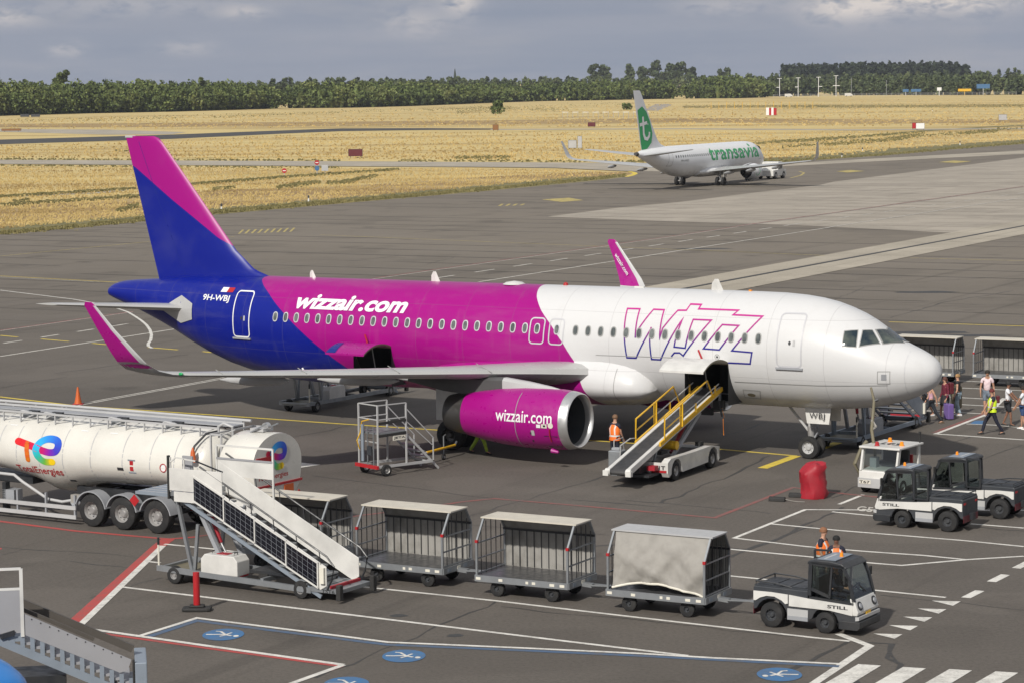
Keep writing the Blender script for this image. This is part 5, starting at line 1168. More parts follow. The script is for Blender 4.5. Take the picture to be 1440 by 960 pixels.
# stairs in the lower left corner
def corner_stairs():
    t=thing('passenger_stairs','grey sheet metal passenger stairs cut off by the lower left corner','airstairs',(-13,52,0),rad(9))
    top=lambda x:2.88-.484*(x-2.79)
    for s in (-1,):
        y=s*.7
        b=MB();b.prism([(2.75,top(2.75)-.44),(4.72,top(4.72)-.40),(4.88,top(4.88)-.28),(4.96,top(4.96)-.02),(2.75,top(2.75))],y-.015,y+.015,'sheetgrey')
        if s<0:
            for k in range(11):
                x=2.95+.18*k;b.lathe([(0,.016),(.012,.012)],(x,y-.015,top(x)-.05),(0,-1,0),'dark',8)
        b.obj('balustrade',t)
        b=MB();b.bar((.6,y*.98,top(.6)-.80),(5.15,y*.98,top(5.15)-.80),.06,.17,'bluegrey');b.obj('stringer',t)
        b=MB()
        for k in range(22):
            x=.75+.2*k;b.bb(x-.045,x+.045,y*.98-.02,y*.98+.02,top(x)-.80,top(x)-.42,'bluegrey')
        b.obj('baluster_row',t)
    b=MB();b.bar((2.6,.0,top(2.6)+.07),(5.0,.0,top(5.0)+.07),.09,.15,'brownrail');b.obj('handrail',t)
    b=MB();b.bar((2.7,-.35,top(2.7)-.0),(4.2,-.35,top(4.2)-.0),.04,.08,'brownrail');b.obj('handrail',t)
    for k in range(12):
        x=2.9+.19*k;b=MB();b.bb(x-.12,x+.12,-.66,.66,top(x)-.62,top(x)-.57,'sheetgrey');b.obj('step',t)
    b=MB();b.bb(4.98,5.03,-.74,-.66,.35,top(5.0)+.0,'black');b.bb(5.03,5.28,-.74,.74,.35,top(5.1)-.02,'bluegrey') ;b.obj('end_frame',t,bevel=.02)
    b=MB();b.bb(.6,2.75,-.7,.7,2.30,2.40,'bluegrey');b.obj('platform',t)
    b=MB();b.bb(.6,2.76,-.72,-.69,2.48,3.38,'sheetgrey');b.obj('side_panel',t)
    for y in (-.705,):
        b=MB();b.bar((2.76,y,2.4),(2.76,y,3.82),.07,.07,'white');b.bar((.6,y,3.82),(2.76,y,3.82),.05,.05,'white');b.bar((.6,y,3.40),(2.76,y,3.40),.04,.05,'white');b.obj('platform_rail',t)
    b=MB();b.bar((2.3,-.75,2.42),(2.6,-.75,2.50),.06,.10,'dark');b.obj('latch',t)
    b=MB()
    for x in (1.0,4.6):b.bar((x,-.6,.35),(x,-.6,top(x)-.8 if x>2 else 2.3),.1,.1,'bluegrey');b.bar((x,.6,.35),(x,.6,top(x)-.8 if x>2 else 2.3),.1,.1,'bluegrey')
    b.obj('support_leg',t)
    b=MB();b.bb(.4,5.3,-.7,-.6,.3,.42,'bluegrey');b.bb(.4,5.3,.6,.7,.3,.42,'bluegrey');b.bb(.4,.5,-.7,.7,.3,.42,'bluegrey');b.bb(1.2,3.6,-.5,.5,.42,1.5,'dark');b.obj('chassis',t)
    for x in (1.0,4.4):
        for s in (-1,1):wheel('wheel',t,(x,s*.66,.26),.26,.18,side=s,n=18)
M['brownrail']=paint('brown_rubber_rail',(.075,.065,.055),.6,dirt=.4)
corner_stairs()
# ---------------------------------------------------------------- baggage carts (x: along the train, +y: closed back)
def cart(name,label,loc,rz,curtain=False,group='roofed baggage carts',roof='roofc',bar=True):
    t=thing(name,label,'baggage cart',loc,rz,group)
    x0,x1,y0,y1=-.58,2.22,-.8,.8
    b=MB();b.bb(x0,x1,y0,y1,.47,.56,'deck');b.obj('deck',t,bevel=.01)
    b=MB();b.bb(x0,x1,y0-.03,y0,.40,.57,'galv');b.bb(x0,x1,y1,y1+.03,.40,.57,'galv');b.bb(x1,x1+.03,y0,y1,.40,.57,'galv');b.bb(x0-.03,x0,y0,y1,.40,.57,'galv');b.bar((0,-.5,.36),(0,.5,.36),.1,.12,'dark');b.bar((1.65,-.5,.36),(1.65,.5,.36),.1,.12,'dark');b.bar((-.4,0,.38),(2.1,0,.38),.12,.10,'dark');b.obj('chassis',t)
    b=MB()
    for x,w in ((x0+.1,.14),(.2,.12),(1.0,.08),(1.2,.1),(1.75,.14),(2.05,.14)):b.bb(x-w/2,x+w/2,y0-.036,y0-.03,.45,.52,'cream')
    for y in (-.5,.0,.35):b.bb(x1+.03,x1+.036,y-.09,y+.09,.44,.53,'bluegrey' if y else 'cream')
    b.obj('sticker',t)
    for x in (0,1.65):
        for s in (-1,1):wheel('wheel',t,(x,s*.62,.21),.21,.14,side=s,rr=.4,n=20,rim='darkp')
    # frame posts and sloping struts
    for x in (x0+.03,x1-.03):
        b=MB();b.bar((x,y0+.03,.5),(x,y0+.03,1.46),.055,.055,'galv');b.bar((x,y0+.03,1.46),(x,y0+.42,2.03),.05,.05,'galv')
        b.bar((x,y1-.03,.5),(x,y1-.03,1.62),.055,.055,'galv');b.bar((x,y1-.03,1.60),(x,y1-.32,2.03),.05,.05,'galv');b.bar((x,y0+.42,2.03),(x,y1-.32,2.03),.045,.045,'galv')
        for z in (1.42,1.0,.6):b.bar((x,y0+.03,z),(x,y1-.03,z),.035,.035,'galv')
        for k in range(5):
            y=y0+.27*(k+1);b.bar((x,y,.55),(x,y,1.46+min(.5,.42*(k+1)*.8) if k<4 else 1.75),.018,.018,'dark')
        b.obj('end_frame',t)
        b=MB();b.box((x,y0+.03,1.47),(.075,.075,.075),'red');b.obj('corner_cap',t)
    # ribbed back sheet
    b=MB();n=44;top=[];pts=[]
    for k in range(n+1):
        x=x0+.06+(x1-x0-.12)*k/n;o=.018*math.cos(k*PI*.5*1.0)*(1 if k%4 in(0,2) else 0);pts.append((x,y1-.02+o))
    b.add([(x,y,.56) for x,y in pts]+[(x,y,1.60) for x,y in pts],[(i,i+1,n+2+i,n+1+i) for i in range(n)],'tarpl')
    for k in range(1,12):
        x=x0+.06+(x1-x0-.12)*k/12;b.bb(x-.009,x+.009,y1-.065,y1-.05,.58,1.6,'dark')
    b.bb(x0,x1,y1-.075,y1-.045,1.56,1.62,'dark');b.obj('back_panel',t,recalc=False)
    b=MB();b.add([(x0,y1-.03,1.62),(x1,y1-.03,1.62),(x1,y1-.32,2.04),(x0,y1-.32,2.04)],[(0,1,2,3)],'tarpl')
    b.bb(x0-.04,x1+.04,y0+.38,y1-.28,2.04,2.075,roof);b.obj('roof',t)
    if curtain:
        n,m=40,16;V=[]
        for j in range(m+1):
            v=j/m
            for i in range(n+1):
                u=i/n;z=2.03-v*(1.22+.20*(abs(u-.45)*2)**2)
                y=y0+.42-.36*math.sin(min(1,v*1.2)*PI*.5)+.06*abs(math.sin(u*5+v*2.5))*v+.05*math.sin(u*17+v*4)*v+.04*abs(math.sin((u-v)*9))*v+.045*math.sin(u*9-v*7)*v+.03*math.sin(u*31+v*11)*v+.03*random.uniform(-1,1)*v
                V.append((x0+.08+(x1-x0-.14)*(u*(1-.05*v)+.03*v)+.02*math.sin(v*6),y,z))
        b=MB();b.add(V,[(j*(n+1)+i,j*(n+1)+i+1,(j+1)*(n+1)+i+1,(j+1)*(n+1)+i) for j in range(m) for i in range(n)],'tarp');b.obj('curtain',t,smooth=80,recalc=False)
        b=MB();b.tube([Vector(q_)+Vector((0,-.01,-.02)) for q_ in V[-(n+1)::2]],.03,'cream',6);b.obj('hem',t,smooth=60)
    if bar:
        b=MB();b.bar((x1+.0,0,.42),(x1+.32,0,.40),.16,.10,'galv');b.bar((x1+.3,-.10,.42),(x1+.95,-.02,.44),.035,.035,'galv');b.bar((x1+.3,.10,.42),(x1+.95,.02,.44),.035,.035,'galv');b.box((x1+.98,0,.44),(.12,.1,.05),'galv');b.obj('tow_bar',t)
    return t
def cart_at(px,py,rz,label,**k):
    o=G(px,py);rz=rad(rz);loc=o+Vector((-math.sin(rz),math.cos(rz),0))*.65;return cart('baggage_cart',label,loc,rz,**k)
cart_at(530,817,-29.3,'empty baggage cart with a cream roof, right behind the foot of the solar panel stairs')
cart_at(699.5,838,-29,'empty baggage cart with a cream roof, second in front of the curtained cart')if False else cart_at(699.5,838,-29,'empty baggage cart with a cream roof, coupled just left of the curtained cart')
cart_at(885,859,-29,'baggage cart with a grimy grey curtain hanging over its open side',curtain=True,roof='lgrey')
cart_at(366,797.5,-29.6,'baggage cart mostly hidden behind the solar panel stairs and fuel tanker')
def cart_far(px,py,rz,label):
    c=cart_at(px,py,rz,label,bar=False);return c
cart_far(1387,543,-27,'large baggage cart with pale ribbed back, cut off at the right edge')
cart_far(1275,538,-28,'baggage cart half hidden behind the airliner nose')
# ---------------------------------------------------------------- baggage tugs
def tug(name,label,loc,rz,group=None,door=True):
    t=thing(name,label,'baggage tug',loc,rz,group);w=.62
    zdeck=1.02
    lower=[(-.48,.30),(2.25,.22),(2.36,.34),(2.36,.52),(2.28,.60),(-.48,.60)]
    b=MB()
    def arch(cx,r,z0,x0,x1,base):
        pass
    # lower body with wheel arches cut out of the outline
    def outline():
        P=[(-.50,.42),(-.50,.98),(-.46,1.02),(1.0,1.02),(1.0,.66),(2.30,.60),(2.36,.50),(2.36,.26),(2.30,.20),(1.95,.20)]
        P+=[(1.47+.36*math.cos(a),.25+.38*math.sin(a)) for a in (rad(12+156*k/8) for k in range(9))]
        P+=[(.98,.26),(.46,.26)]
        P+=[(0.+.44*math.cos(a),.29+.44*math.sin(a)) for a in (rad(8+150*k/8) for k in range(9))]
        return P
    def clean(P):
        o=[]
        for p in P:
            if not o or (Vector(p)-Vector(o[-1])).length>.01:o.append(p)
        return o
    b.prism(clean(outline()),-w+.02,w-.02,'darkp');bo=b.obj('body',t,bevel=.02)
    for s in (-1,1):
        y0_,y1_=(s*w-.012*s,s*w+.012*s)
        b=MB();b.prism([(-.48,.66),(-.48,.90),(.0,.905),(.47,.885),(.47,.66),(.40,.64),(.30,.72),(.1,.80),(-.12,.80),(-.3,.74),(-.42,.66)],min(y0_,y1_),max(y0_,y1_),'white');b.obj('side_panel',t)
        b=MB();b.prism([(.50,.60),(.50,.885),(1.02,.84),(2.22,.78),(2.22,.52),(1.6,.60),(1.2,.60)],min(y0_,y1_),max(y0_,y1_),'white');pn=b.obj('side_panel',t)
        vs,fs=text2d('STILL',.03);vs=fit2d(vs,0,1,0,1);b=MB();b.add([((1.55+.55*u) if s<0 else (2.10-.55*u),s*(w+.016),.655+.085*v) for u,v in vs],fs,'dark');b.obj('lettering',pn,recalc=False)
        b=MB();b.prism([(.46,.30),(1.02,.30),(1.02,.54),(.46,.54)],min(y0_,y1_),max(y0_,y1_),'lgrey');b.prism([(.46,.26),(1.02,.26),(1.02,.36),(.46,.36)],min(y0_,y1_)-.01,max(y0_,y1_)+.01,'grey');b.obj('step',t)
    # nose: white front apron and bumper
    b=MB();b.prism([(2.22,.52),(2.34,.52),(2.37,.60),(2.26,.92),(2.14,.94)],-w,w,'white');fr=b.obj('front_panel',t,bevel=.02)
    for s in (-1,1):
        b=MB();b.lathe([(0,.115),(.035,.115),(.04,.09)],(2.31,s*.42,.74),(1,0,.36),'dark',18);b.lathe([(.03,.08),(.055,.06),(.06,.0)],(2.31,s*.42,.74),(1,0,.36),'chrome',16);b.obj('headlight',t,smooth=40)
    b=MB();vs,fs=text2d('STILL',.03);vs=fit2d(vs,0,1,0,1);b.add([(2.335-.12*(.80+.06*v-.62)/.3*1.0+.03,-.17+.34*u,.80+.06*v) for u,v in vs],fs,'dark');b.obj('lettering',fr,recalc=False)
    b=MB();b.bb(2.362,2.375,-.14,.14,.47,.56,'yellow');b.obj('number_plate',t)
    b=MB();b.prism([(2.30,.40),(2.40,.42),(2.40,.50),(2.30,.50)],-w-.01,w+.01,'lgrey');b.obj('bumper_strip',t)
    b=MB();b.prism([(1.85,.16),(2.36,.16),(2.42,.22),(2.42,.38),(1.85,.38)],-w-.02,w+.02,'dark');b.obj('bumper',t,bevel=.02)
    # rear deck
    b=MB();b.bb(-.48,.98,-w+.05,w-.05,1.02,1.05,'darkp')
    for k in range(3):b.bb(-.4+.45*k,-.0+.45*k,-.5,.5,1.05,1.065,'dark')
    b.obj('deck',t)
    b=MB();b.tube([(-.45,-w+.08,1.02),(-.45,-w+.08,1.14),(-.45,w-.08,1.14),(-.45,w-.08,1.02)],.02,'dark',6);b.tube([(-.45,-w+.08,1.14),(.1,-w+.08,1.12),(.55,-w+.08,1.05)],.02,'dark',6);b.tube([(-.45,w-.08,1.14),(.1,w-.08,1.12),(.55,w-.08,1.05)],.02,'dark',6);b.obj('deck_rail',t,smooth=50)
    b=MB();b.bb(-.515,-.50,-w+.05,w-.05,.30,.50,'maroon');b.box((-.56,0,.45),(.14,.2,.2),'dark');b.obj('tow_hitch',t)
    for s in (-1,1):
        b=MB();b.bb(-.512,-.500,s*.45-.08,s*.45+.08,.84,.90,'red');b.obj('tail_light',t)
    for x,r in ((0,.32),(1.47,.27)):
        for s in (-1,1):wheel('wheel',t,(x,s*.52,r),r,.2,side=s,rr=.5,n=24,rim='darkp')
    # cab
    zr=1.73;A0=[(1.02,1.02),(1.06,zr-.06)];
    for s in (-1,1):
        y=s*(w-.03)
        b=MB()
        b.bar((1.05,y,.92),(1.09,y,zr),.07,.10,'dark');b.bar((2.25,y,.86),(2.11,y,1.38),.06,.08,'dark');b.bar((2.11,y,1.38),(1.96,y,zr-.02),.06,.08,'dark');b.bar((1.09,y,zr),(1.98,y,zr-.03),.06,.07,'dark')
        b.bar((1.60,y,.94),(1.66,y,zr-.03),.05,.05,'dark');b.bar((1.05,y,1.10),(1.62,y,.92),.05,.07,'dark');b.bar((1.05,y,.86),(2.25,y,.81),.06,.07,'dark');b.obj('cab_frame',t)
        b=MB();b.add([(1.12,y,1.08),(1.60,y,.96),(1.64,y,zr-.05),(1.12,y,zr-.03)],[(0,1,2,3)],'glass');b.obj('side_window',t)
        b=MB();b.add([(1.68,y,.88),(2.22,y,.86),(2.1,y,1.38),(1.95,y,zr-.05),(1.68,y,zr-.05)],[(0,1,2,3,4)],'glass');b.obj('side_window',t)
    b=MB();b.add([(2.26,-w+.06,.90),(2.26,w-.06,.90),(2.12,w-.06,1.38),(1.98,w-.06,zr-.04),(1.98,-w+.06,zr-.04),(2.12,-w+.06,1.38)],[(0,1,2,5),(5,2,3,4)],'glass');ws=b.obj('windscreen',t)
    b=MB();b.bar((2.26,.1,1.02),(2.12,-.2,1.28),.02,.03,'black');b.obj('wiper',ws)
    b=MB();b.add([(1.07,-w+.06,1.05),(1.07,w-.06,1.05),(1.10,w-.06,zr-.04),(1.10,-w+.06,zr-.04)],[(0,1,2,3)],'glass');b.obj('rear_window',t)
    b=MB();b.prism([(.98,zr-.02),(1.02,zr+.06),(1.25,zr+.10),(1.6,zr+.10),(1.92,zr+.06),(2.08,zr-.05),(2.0,zr-.08)],-w+.0,w-.0,'dark');rf=b.obj('roof',t,bevel=.03)
    b=MB();b.bb(1.22,1.72,-w+.12,w-.12,zr+.096,zr+.112,'bluegrey');b.bb(1.35,1.42,-.4,.3,zr+.112,zr+.116,'lgrey');b.obj('roof_panel',rf)
    b=MB();b.lathe([(0,.05),(.02,.055),(.03,.045),(.10,.04),(.12,.0)],(1.62,.05,zr+.10),(0,0,1),'amber',12);b.obj('beacon',t,smooth=40)
    b=MB();b.tube([(1.12,0,.75),(1.12,0,.78)],.2,'dark',8);b.box((1.35,0,.80),(.45,.9,.12),'dark');b.box((1.16,0,1.10),(.1,.8,.5),'dark');b.obj('seat',t,bevel=.03)
    b=MB();b.tube([(1.95+.14*math.cos(a)*.6,.18+.17*math.sin(a),1.10+.14*math.cos(a)*.7) for a in (2*PI*k/14 for k in range(14))],.015,'black',6,closed=True);b.tube([(2.15,.18,.95),(1.95,.18,1.1)],.025,'black',6);b.obj('steering_wheel',t,smooth=50)
    b=MB();b.prism([(2.0,.80),(2.22,.80),(2.22,1.04),(2.05,1.0)],-.55,.55,'black');b.obj('dashboard',t)
    for s in (-1,1):
        b=MB();b.bar((2.02,s*w,1.45),(2.08,s*(w+.13),1.47),.02,.02,'black');b.box((2.08,s*(w+.15),1.42),(.04,.1,.2),'black');b.obj('mirror',t)
    if door:
        for s in (1,-1) if door==2 else (1,):
            b=MB();y=s*(w+.05);X=.60
            for a_,c_ in (((X,y,.95),(X,y,1.82)),((X,y,1.82),(1.06,y*.96,1.84)),((X,y,.95),(1.06,y*.96,.95)),((1.06,y*.96,.95),(1.06,y*.96,1.84))):b.bar(a_,c_,.035,.05,'dark')
            b.add([(X,y,.97),(1.05,y*.96,.97),(1.05,y*.96,1.8),(X,y,1.8)],[(0,1,2,3)],'glass');b.obj('door',t)
    return t
def tug_at(px,py,rz,label,flip=False,**k):
    o=G(px,py);rz=rad(rz);s=-1 if flip else 1
    loc=o+Vector((-math.sin(rz),math.cos(rz),0))*.6*s;return tug('baggage_tug',label,loc,rz,**k)
t1=tug_at(1084.6,881.5,-32,'black and white baggage tug pulling the cart train, driver inside')
# these two face left, their left side towards the camera
t2=tug_at(1332,747.5,-32+180,'parked black and white baggage tug standing nearer, in front of the other parked one',flip=True,group='parked baggage tugs')
t3=tug_at(1405,729.5,-32+180,'parked black and white baggage tug standing behind, cut close to the right edge',flip=True,group='parked baggage tugs')
# ---------------------------------------------------------------- belt loader (x: towards the aircraft)
HL=rad(61.7)
bl=thing('belt_loader','white belt loader with yellow guard rails raised to the front hold','belt loader',(4.76,86.896,0),HL)
b=MB();P=[(-.62,.20),(-.72,.34),(-.70,.72),(-.45,.82),(1.2,.80),(2.9,.82),(3.62,.72),(3.68,.30),(3.55,.22)]
P+=[(3.09+.44*math.cos(a),.32+.44*math.sin(a)) for a in (rad(-5+190*k/8) for k in range(9))]+[(.48,.24)]+[(0+.44*math.cos(a),.32+.44*math.sin(a)) for a in (rad(-5+190*k/8) for k in range(9))]
b.prism(P,-.95,-.70,'white');b.prism(P,.70,.95,'white');b.bb(-.6,3.55,-.7,.7,.35,.62,'dark');b.bb(-.72,-.68,-.95,.95,.34,.7,'white');b.bb(3.6,3.66,-.95,.95,.32,.7,'white');b.obj('chassis',bl)
b=MB();b.bb(-.745,-.735,-.9,-.35,.36,.44,'red');vs,fs=text2d('T12',.02);vs=fit2d(vs,0,1,0,1);b.add([(-.745,-.85+.4*u,.47+.13*v) for u,v in vs],fs,'dark');b.obj('number_plate',bl)
for x in (0,3.09):
    for s in (-1,1):wheel('wheel',bl,(x,s*.82,.34),.34,.22,side=s,rr=.55,n=24)
def cz(x):return .62+(x+2.6)*(2.55-.62)/(5.1+2.6)
CX0,CX1=-2.6,5.0
b=MB();b.add([(CX0,-.28,cz(CX0)+.06),(CX1,-.28,cz(CX1)+.06),(CX1,.28,cz(CX1)+.06),(CX0,.28,cz(CX0)+.06)],[(0,1,2,3)],'rubberbelt');b.add([(CX0,-.28,cz(CX0)-.12),(CX1,-.28,cz(CX1)-.12),(CX1,.28,cz(CX1)-.12),(CX0,.28,cz(CX0)-.12)],[(0,3,2,1)],'rubberbelt');b.tube([(CX0,-.28,cz(CX0)-.03),(CX0,.28,cz(CX0)-.03)],.09,'rubberbelt',12);b.tube([(CX1,-.28,cz(CX1)-.03),(CX1,.28,cz(CX1)-.03)],.09,'rubberbelt',12)
b.obj('belt',bl,recalc=False)
for s in (-1,1):
    b=MB();b.bar((CX0,s*.36,cz(CX0)-.01),(CX1,s*.36,cz(CX1)-.01),.14,.22,'white' );b.obj('conveyor_beam',bl,bevel=.02)
    b=MB();b.bar((CX0+2.3,s*.46,cz(CX0+2.3)+.06),(CX1,s*.46,cz(CX1)+.06),.07,.14,'yellow');b.obj('edge_rail',bl)
    # guard rails
    b=MB();xa=.0 if s<0 else -.2;xb=3.6 if s<0 else 2.9;h_=.85
    b.tube([(xa,s*.5,cz(xa)+.1),(xa,s*.5,cz(xa)+h_),(xb,s*.5,cz(xb)+h_),(xb+.5,s*.5,cz(xb+.5)+.1)],.032,'yellow',8);b.tube([(xa,s*.5,cz(xa)+.45),(1.4,s*.5,cz(1.4)+.45)],.025,'yellow',6)
    for x in (1.4,):b.bar((x,s*.5,cz(x)+.05),(x,s*.5,cz(x)+h_),.12,.05,'yellow')
    for x in (2.6,4.3):b.tube([(x,s*.5,cz(x)+.1),(x,s*.5,cz(x)+.42)],.035,'yellow',6)
    b.tube([(1.4,s*.5,cz(1.4)+.4),(4.6,s*.5,cz(4.6)+.38)],.022,'lgrey',6);b.obj('guard_rail',bl,smooth=50)
    b=MB();b.lathe([(-.09,.12),(.09,.12)],(CX0,s*.38,cz(CX0)-.02),(0,1,0),'white',14);b.box((CX0-.08,s*.42,cz(CX0)-.05),(.16,.2,.18),'white');b.obj('end_bumper',bl,smooth=40)
b=MB()
for s in (-1,1):
    b.bar((.9,s*.35,.65),(3.4,s*.3,cz(3.4)-.2),.09,.14,'grey');b.bar((-.5,s*.3,.7),(-.3,s*.3,cz(-.3)-.15),.1,.1,'galv')
b.tube([(1.6,0,.7),(3.0,0,cz(3)-.3)],.07,'redfabric',8);b.obj('lift_frame',bl)
b=MB();b.lathe([(-.3,.16),(.3,.16)],(1.25,-.1,1.02),(0,1,0),'yellow',14);b.obj('hydraulic_drum',bl,smooth=40);b=MB();b.box((2.9,-.5,.88),(.3,.2,.14),'black');b.obj('valve_block',bl);b=MB();b.box((.2,0,.92),(.5,.8,.12),'black');b.obj('hydraulic_unit',bl,smooth=40)
b=MB();b.box((4.9,-.42,2.42),(.12,.06,.5),'galv');b.bar((4.6,-.5,2.2),(4.9,-.5,1.6),.05,.05,'dark');b.box((5.0,-.35,2.0),(.2,.4,.35),'black');b.box((4.9,.1,1.75),(.15,.5,.25),'black');b.tube([(4.9,-.5,1.9),(5.1,-.5,1.55),(5.0,-.5,1.5),(5.05,-.5,.9)],.012,'amber',5);b.obj('end_sensor',bl)
b=MB();b.bb(-1.35,-.85,.55,1.0,.25,1.1,'galv');b.box((-1.15,.78,1.15),(.2,.3,.1),'grey');b.obj('operator_console',bl,bevel=.02)
b=MB();b.tube([(-1.4,.52,.3),(-1.4,.52,1.3),(-.6,.52,1.45),(-.1,.52,1.4),(.0,.52,.8)],.022,'lgrey',6);b.tube([(-.9,1.0,.3),(-.9,1.0,1.4),(-.2,1.0,1.4),(-.1,1.0,.8)],.022,'lgrey',6);b.obj('step_rail',bl,smooth=50)
b=MB();b.bb(-1.5,-.7,-.6,.6,.28,.36,'dark');b.box((-1.2,0,.5),(.6,.5,.2),'dark');b.box((-1.0,-.5,.55),(.3,.3,.15),'redfabric');b.obj('rear_step',bl)
# ---------------------------------------------------------------- wheeled maintenance steps
HP=rad(40)
pl=thing('maintenance_steps','aluminium wheeled maintenance steps with red bumper standing behind the engine','work platform',G(543,669)+Vector((-math.sin(HP),math.cos(HP),0))*.6,HP)
b=MB();w=.55
for s in (-1,1):b.bar((-.3,s*w,.34),(2.1,s*w,.32),.06,.09,'lgrey')
b.bar((-.3,-w,.34),(-.3,w,.34),.06,.08,'lgrey');b.bar((2.0,-w,.33),(2.0,w,.33),.06,.08,'lgrey');b.obj('base_frame',pl)
b=MB();b.bb(-.42,-.34,-w-.1,w+.1,.28,.40,'red');b.obj('bumper',pl)
for s in (-1,1):wheel('wheel',pl,(0,s*(w+.06),.21),.21,.13,side=s,rr=.55,n=20)
for x in (-.3,.95):
    for s in (-1,1):
        b=MB();b.bar((x,s*w,.34),(x,s*w,2.5),.05,.05,'lgrey');b.obj('post',pl)
b=MB();b.bb(-.3,.95,-w,w,1.48,1.54,'galv');b.obj('platform',pl)
b=MB()
for z in (2.5,2.0):
    b.bar((-.3,-w,z),(-.3,w,z),.035,.035,'lgrey');b.bar((-.3,w,z),(.95,w,z),.035,.035,'lgrey');b.bar((-.3,-w,z),(.95,-w,z),.035,.035,'lgrey')
b.bar((-.3,-w,1.2),(-.3,w,1.2),.03,.03,'lgrey');b.obj('guard_rail',pl)
b=MB();b.bar((-.28,-w-.01,1.86),(.93,-w-.01,1.90),.05,.09,'black');b.bar((-.28,-w-.01,1.42),(.93,-w-.01,1.46),.05,.09,'black');b.obj('padding',pl)
b=MB();b.bb(.35,.9,-w-.03,-w-.01,1.22,1.38,'cream');vs,fs=text2d('JETA',.02);vs=fit2d(vs,0,1,0,1);b.add([(.38+.5*u,-w-.035,1.25+.1*v) for u,v in vs],fs,'dark');b.obj('label',pl,recalc=False)
for k in range(6):
    x=1.05+k*.22;z=1.36-k*.22;b=MB();b.bb(x-.1,x+.12,-w+.08,w-.08,z-.015,z+.015,'galv');b.obj('step',pl)
for s in (-1,1):
    b=MB();b.bar((.9,s*w*.9,1.46),(2.42,s*w*.9,.02),.04,.08,'lgrey');b.obj('stringer',pl)
    b=MB();b.bar((.95,s*w,2.3),(2.15,s*w,1.15),.035,.035,'lgrey');b.bar((2.15,s*w,1.15),(2.15,s*w,.35),.035,.035,'lgrey');b.bar((.95,s*w,1.85),(2.1,s*w,.9),.03,.03,'lgrey');b.obj('handrail',pl)
b=MB()
for y in (-.4,-.05):b.bar((-.38,y,.4),(-.38,y,1.75),.03,.03,'galv')
for k in range(5):b.bar((-.38,-.4,.5+.28*k),(-.38,-.05,.5+.28*k),.02,.02,'dark')
b.obj('ladder',pl)
b=MB();b.tube([(-.4,.2,.5),(-.4,.2,1.8)],.06,'bluegrey',8);b.tube([(-.42,.35,.9),(-.5,.4,1.2),(-.42,.3,1.5),(-.42,.2,1.9),(-.42,-.2,2.0)],.025,'yellow',6);b.box((-.4,-.2,.9),(.06,.25,.3),'darkp');b.obj('hose_bundle',pl,smooth=50)
A=G(600,652);B_=G(640,641);tb=thing('tow_bar','orange yellow tow bar on a small castor beside the maintenance steps','tow bar',A,math.atan2(B_.y-A.y,B_.x-A.x))
L=(B_-A).length;b=MB();b.tube([(0,0,.42),(L,0,.42)],.05,'yellow',8);b.tube([(L,0,.42),(L+.3,.1,.5)],.04,'galv',6);b.tube([(-.4,0,.40),(0,0,.42)],.04,'lgrey',6);b.obj('bar',tb,smooth=50)
b=MB();b.tube([(L*.6,0,.1),(L*.6,0,.85)],.025,'galv',6);b.tube([(L*.6,0,.85),(L*.6+.15,0,.9)],.02,'galv',6);b.obj('jack',tb);wheel('castor',tb,(L*.6-.1,-.05,.12),.12,.07,n=14)
# ---------------------------------------------------------------- ground power truck behind the parked tugs (faces the camera and left)
gp=thing('ground_power_unit','white ground power vehicle with red and amber beacons beside the parked tugs','service vehicle',G(1230,699)+Vector((.75,1.4,0)),rad(-125))
b=MB();b.prism([(-1.1,.3),(-1.1,.95),(.4,.95),(1.0,.9),(1.05,.35),(.9,.28)],-.75,.75,'white');b.obj('body',gp,bevel=.03)
b=MB();b.bb(1.0,1.08,-.75,.75,.25,.62,'lgrey');b.obj('bumper',gp);b=MB();b.bb(1.085,1.095,-.7,-.25,.40,.55,'cream');vs,fs=text2d('T67',.02);vs=fit2d(vs,0,1,0,1);b.add([(1.1,-.68+.4*u,.42+.11*v) for u,v in vs],fs,'dark');b.obj('number_plate',gp,recalc=False)
for x in (-.7,.6):
    for s in (-1,1):wheel('wheel',gp,(x,s*.66,.3),.3,.2,side=s,rr=.5,n=20)
for x,y in ((.75,-.68),(.75,.68),(-.75,-.68),(-.75,.68)):
    b=MB();b.bar((x+(.2 if x>0 else 0),y,.9),(x,y,1.78),.07,.16,'white');b.obj('cab_pillar',gp)
b=MB();b.bb(-.95,.95,-.78,.78,1.78,1.86,'white');b.obj('roof',gp,bevel=.02)
b=MB();vs,fs=text2d('T67',.05);vs=fit2d(vs,0,1,0,1);b.add([(-.25+.5*v,-.5+.9*u,1.865) for u,v in vs],fs,'dark');b.obj('roof_number',gp,recalc=False)
b=MB();b.add([(.9,-.62,.95),(.9,.62,.95),(.78,.62,1.75),(.78,-.62,1.75)],[(0,1,2,3)],'glass');b.obj('windscreen',gp)
b=MB();b.box((-.1,0,1.1),(.5,1.0,.15),'dark');b.box((-.4,0,1.35),(.12,1.0,.5),'dark');b.obj('seat',gp,bevel=.03)
for x,y,m in ((.6,-.25,'red'),(-.5,-.3,'amber'),(.2,.5,'amber')):
    b=MB();b.lathe([(0,.09),(.03,.09),(.04,.07),(.15,.06),(.17,0)],(x,y,1.86),(0,0,1),m,12);b.obj('beacon',gp,smooth=40)
b=MB();b.tube([(-.8,.7,1.86),(-.8,.7,2.25)],.025,'black',6);b.lathe([(0,.05),(.1,.05)],(-.8,.7,2.2),(0,0,1),'black',8);b.obj('antenna',gp)
b=MB();b.tube([(.6,-.85,.5),(.75,-1.05,1.1),(.5,-.9,1.7),(.3,-.8,1.95)],.07,'olive',8);b.obj('cable',gp,smooth=50)
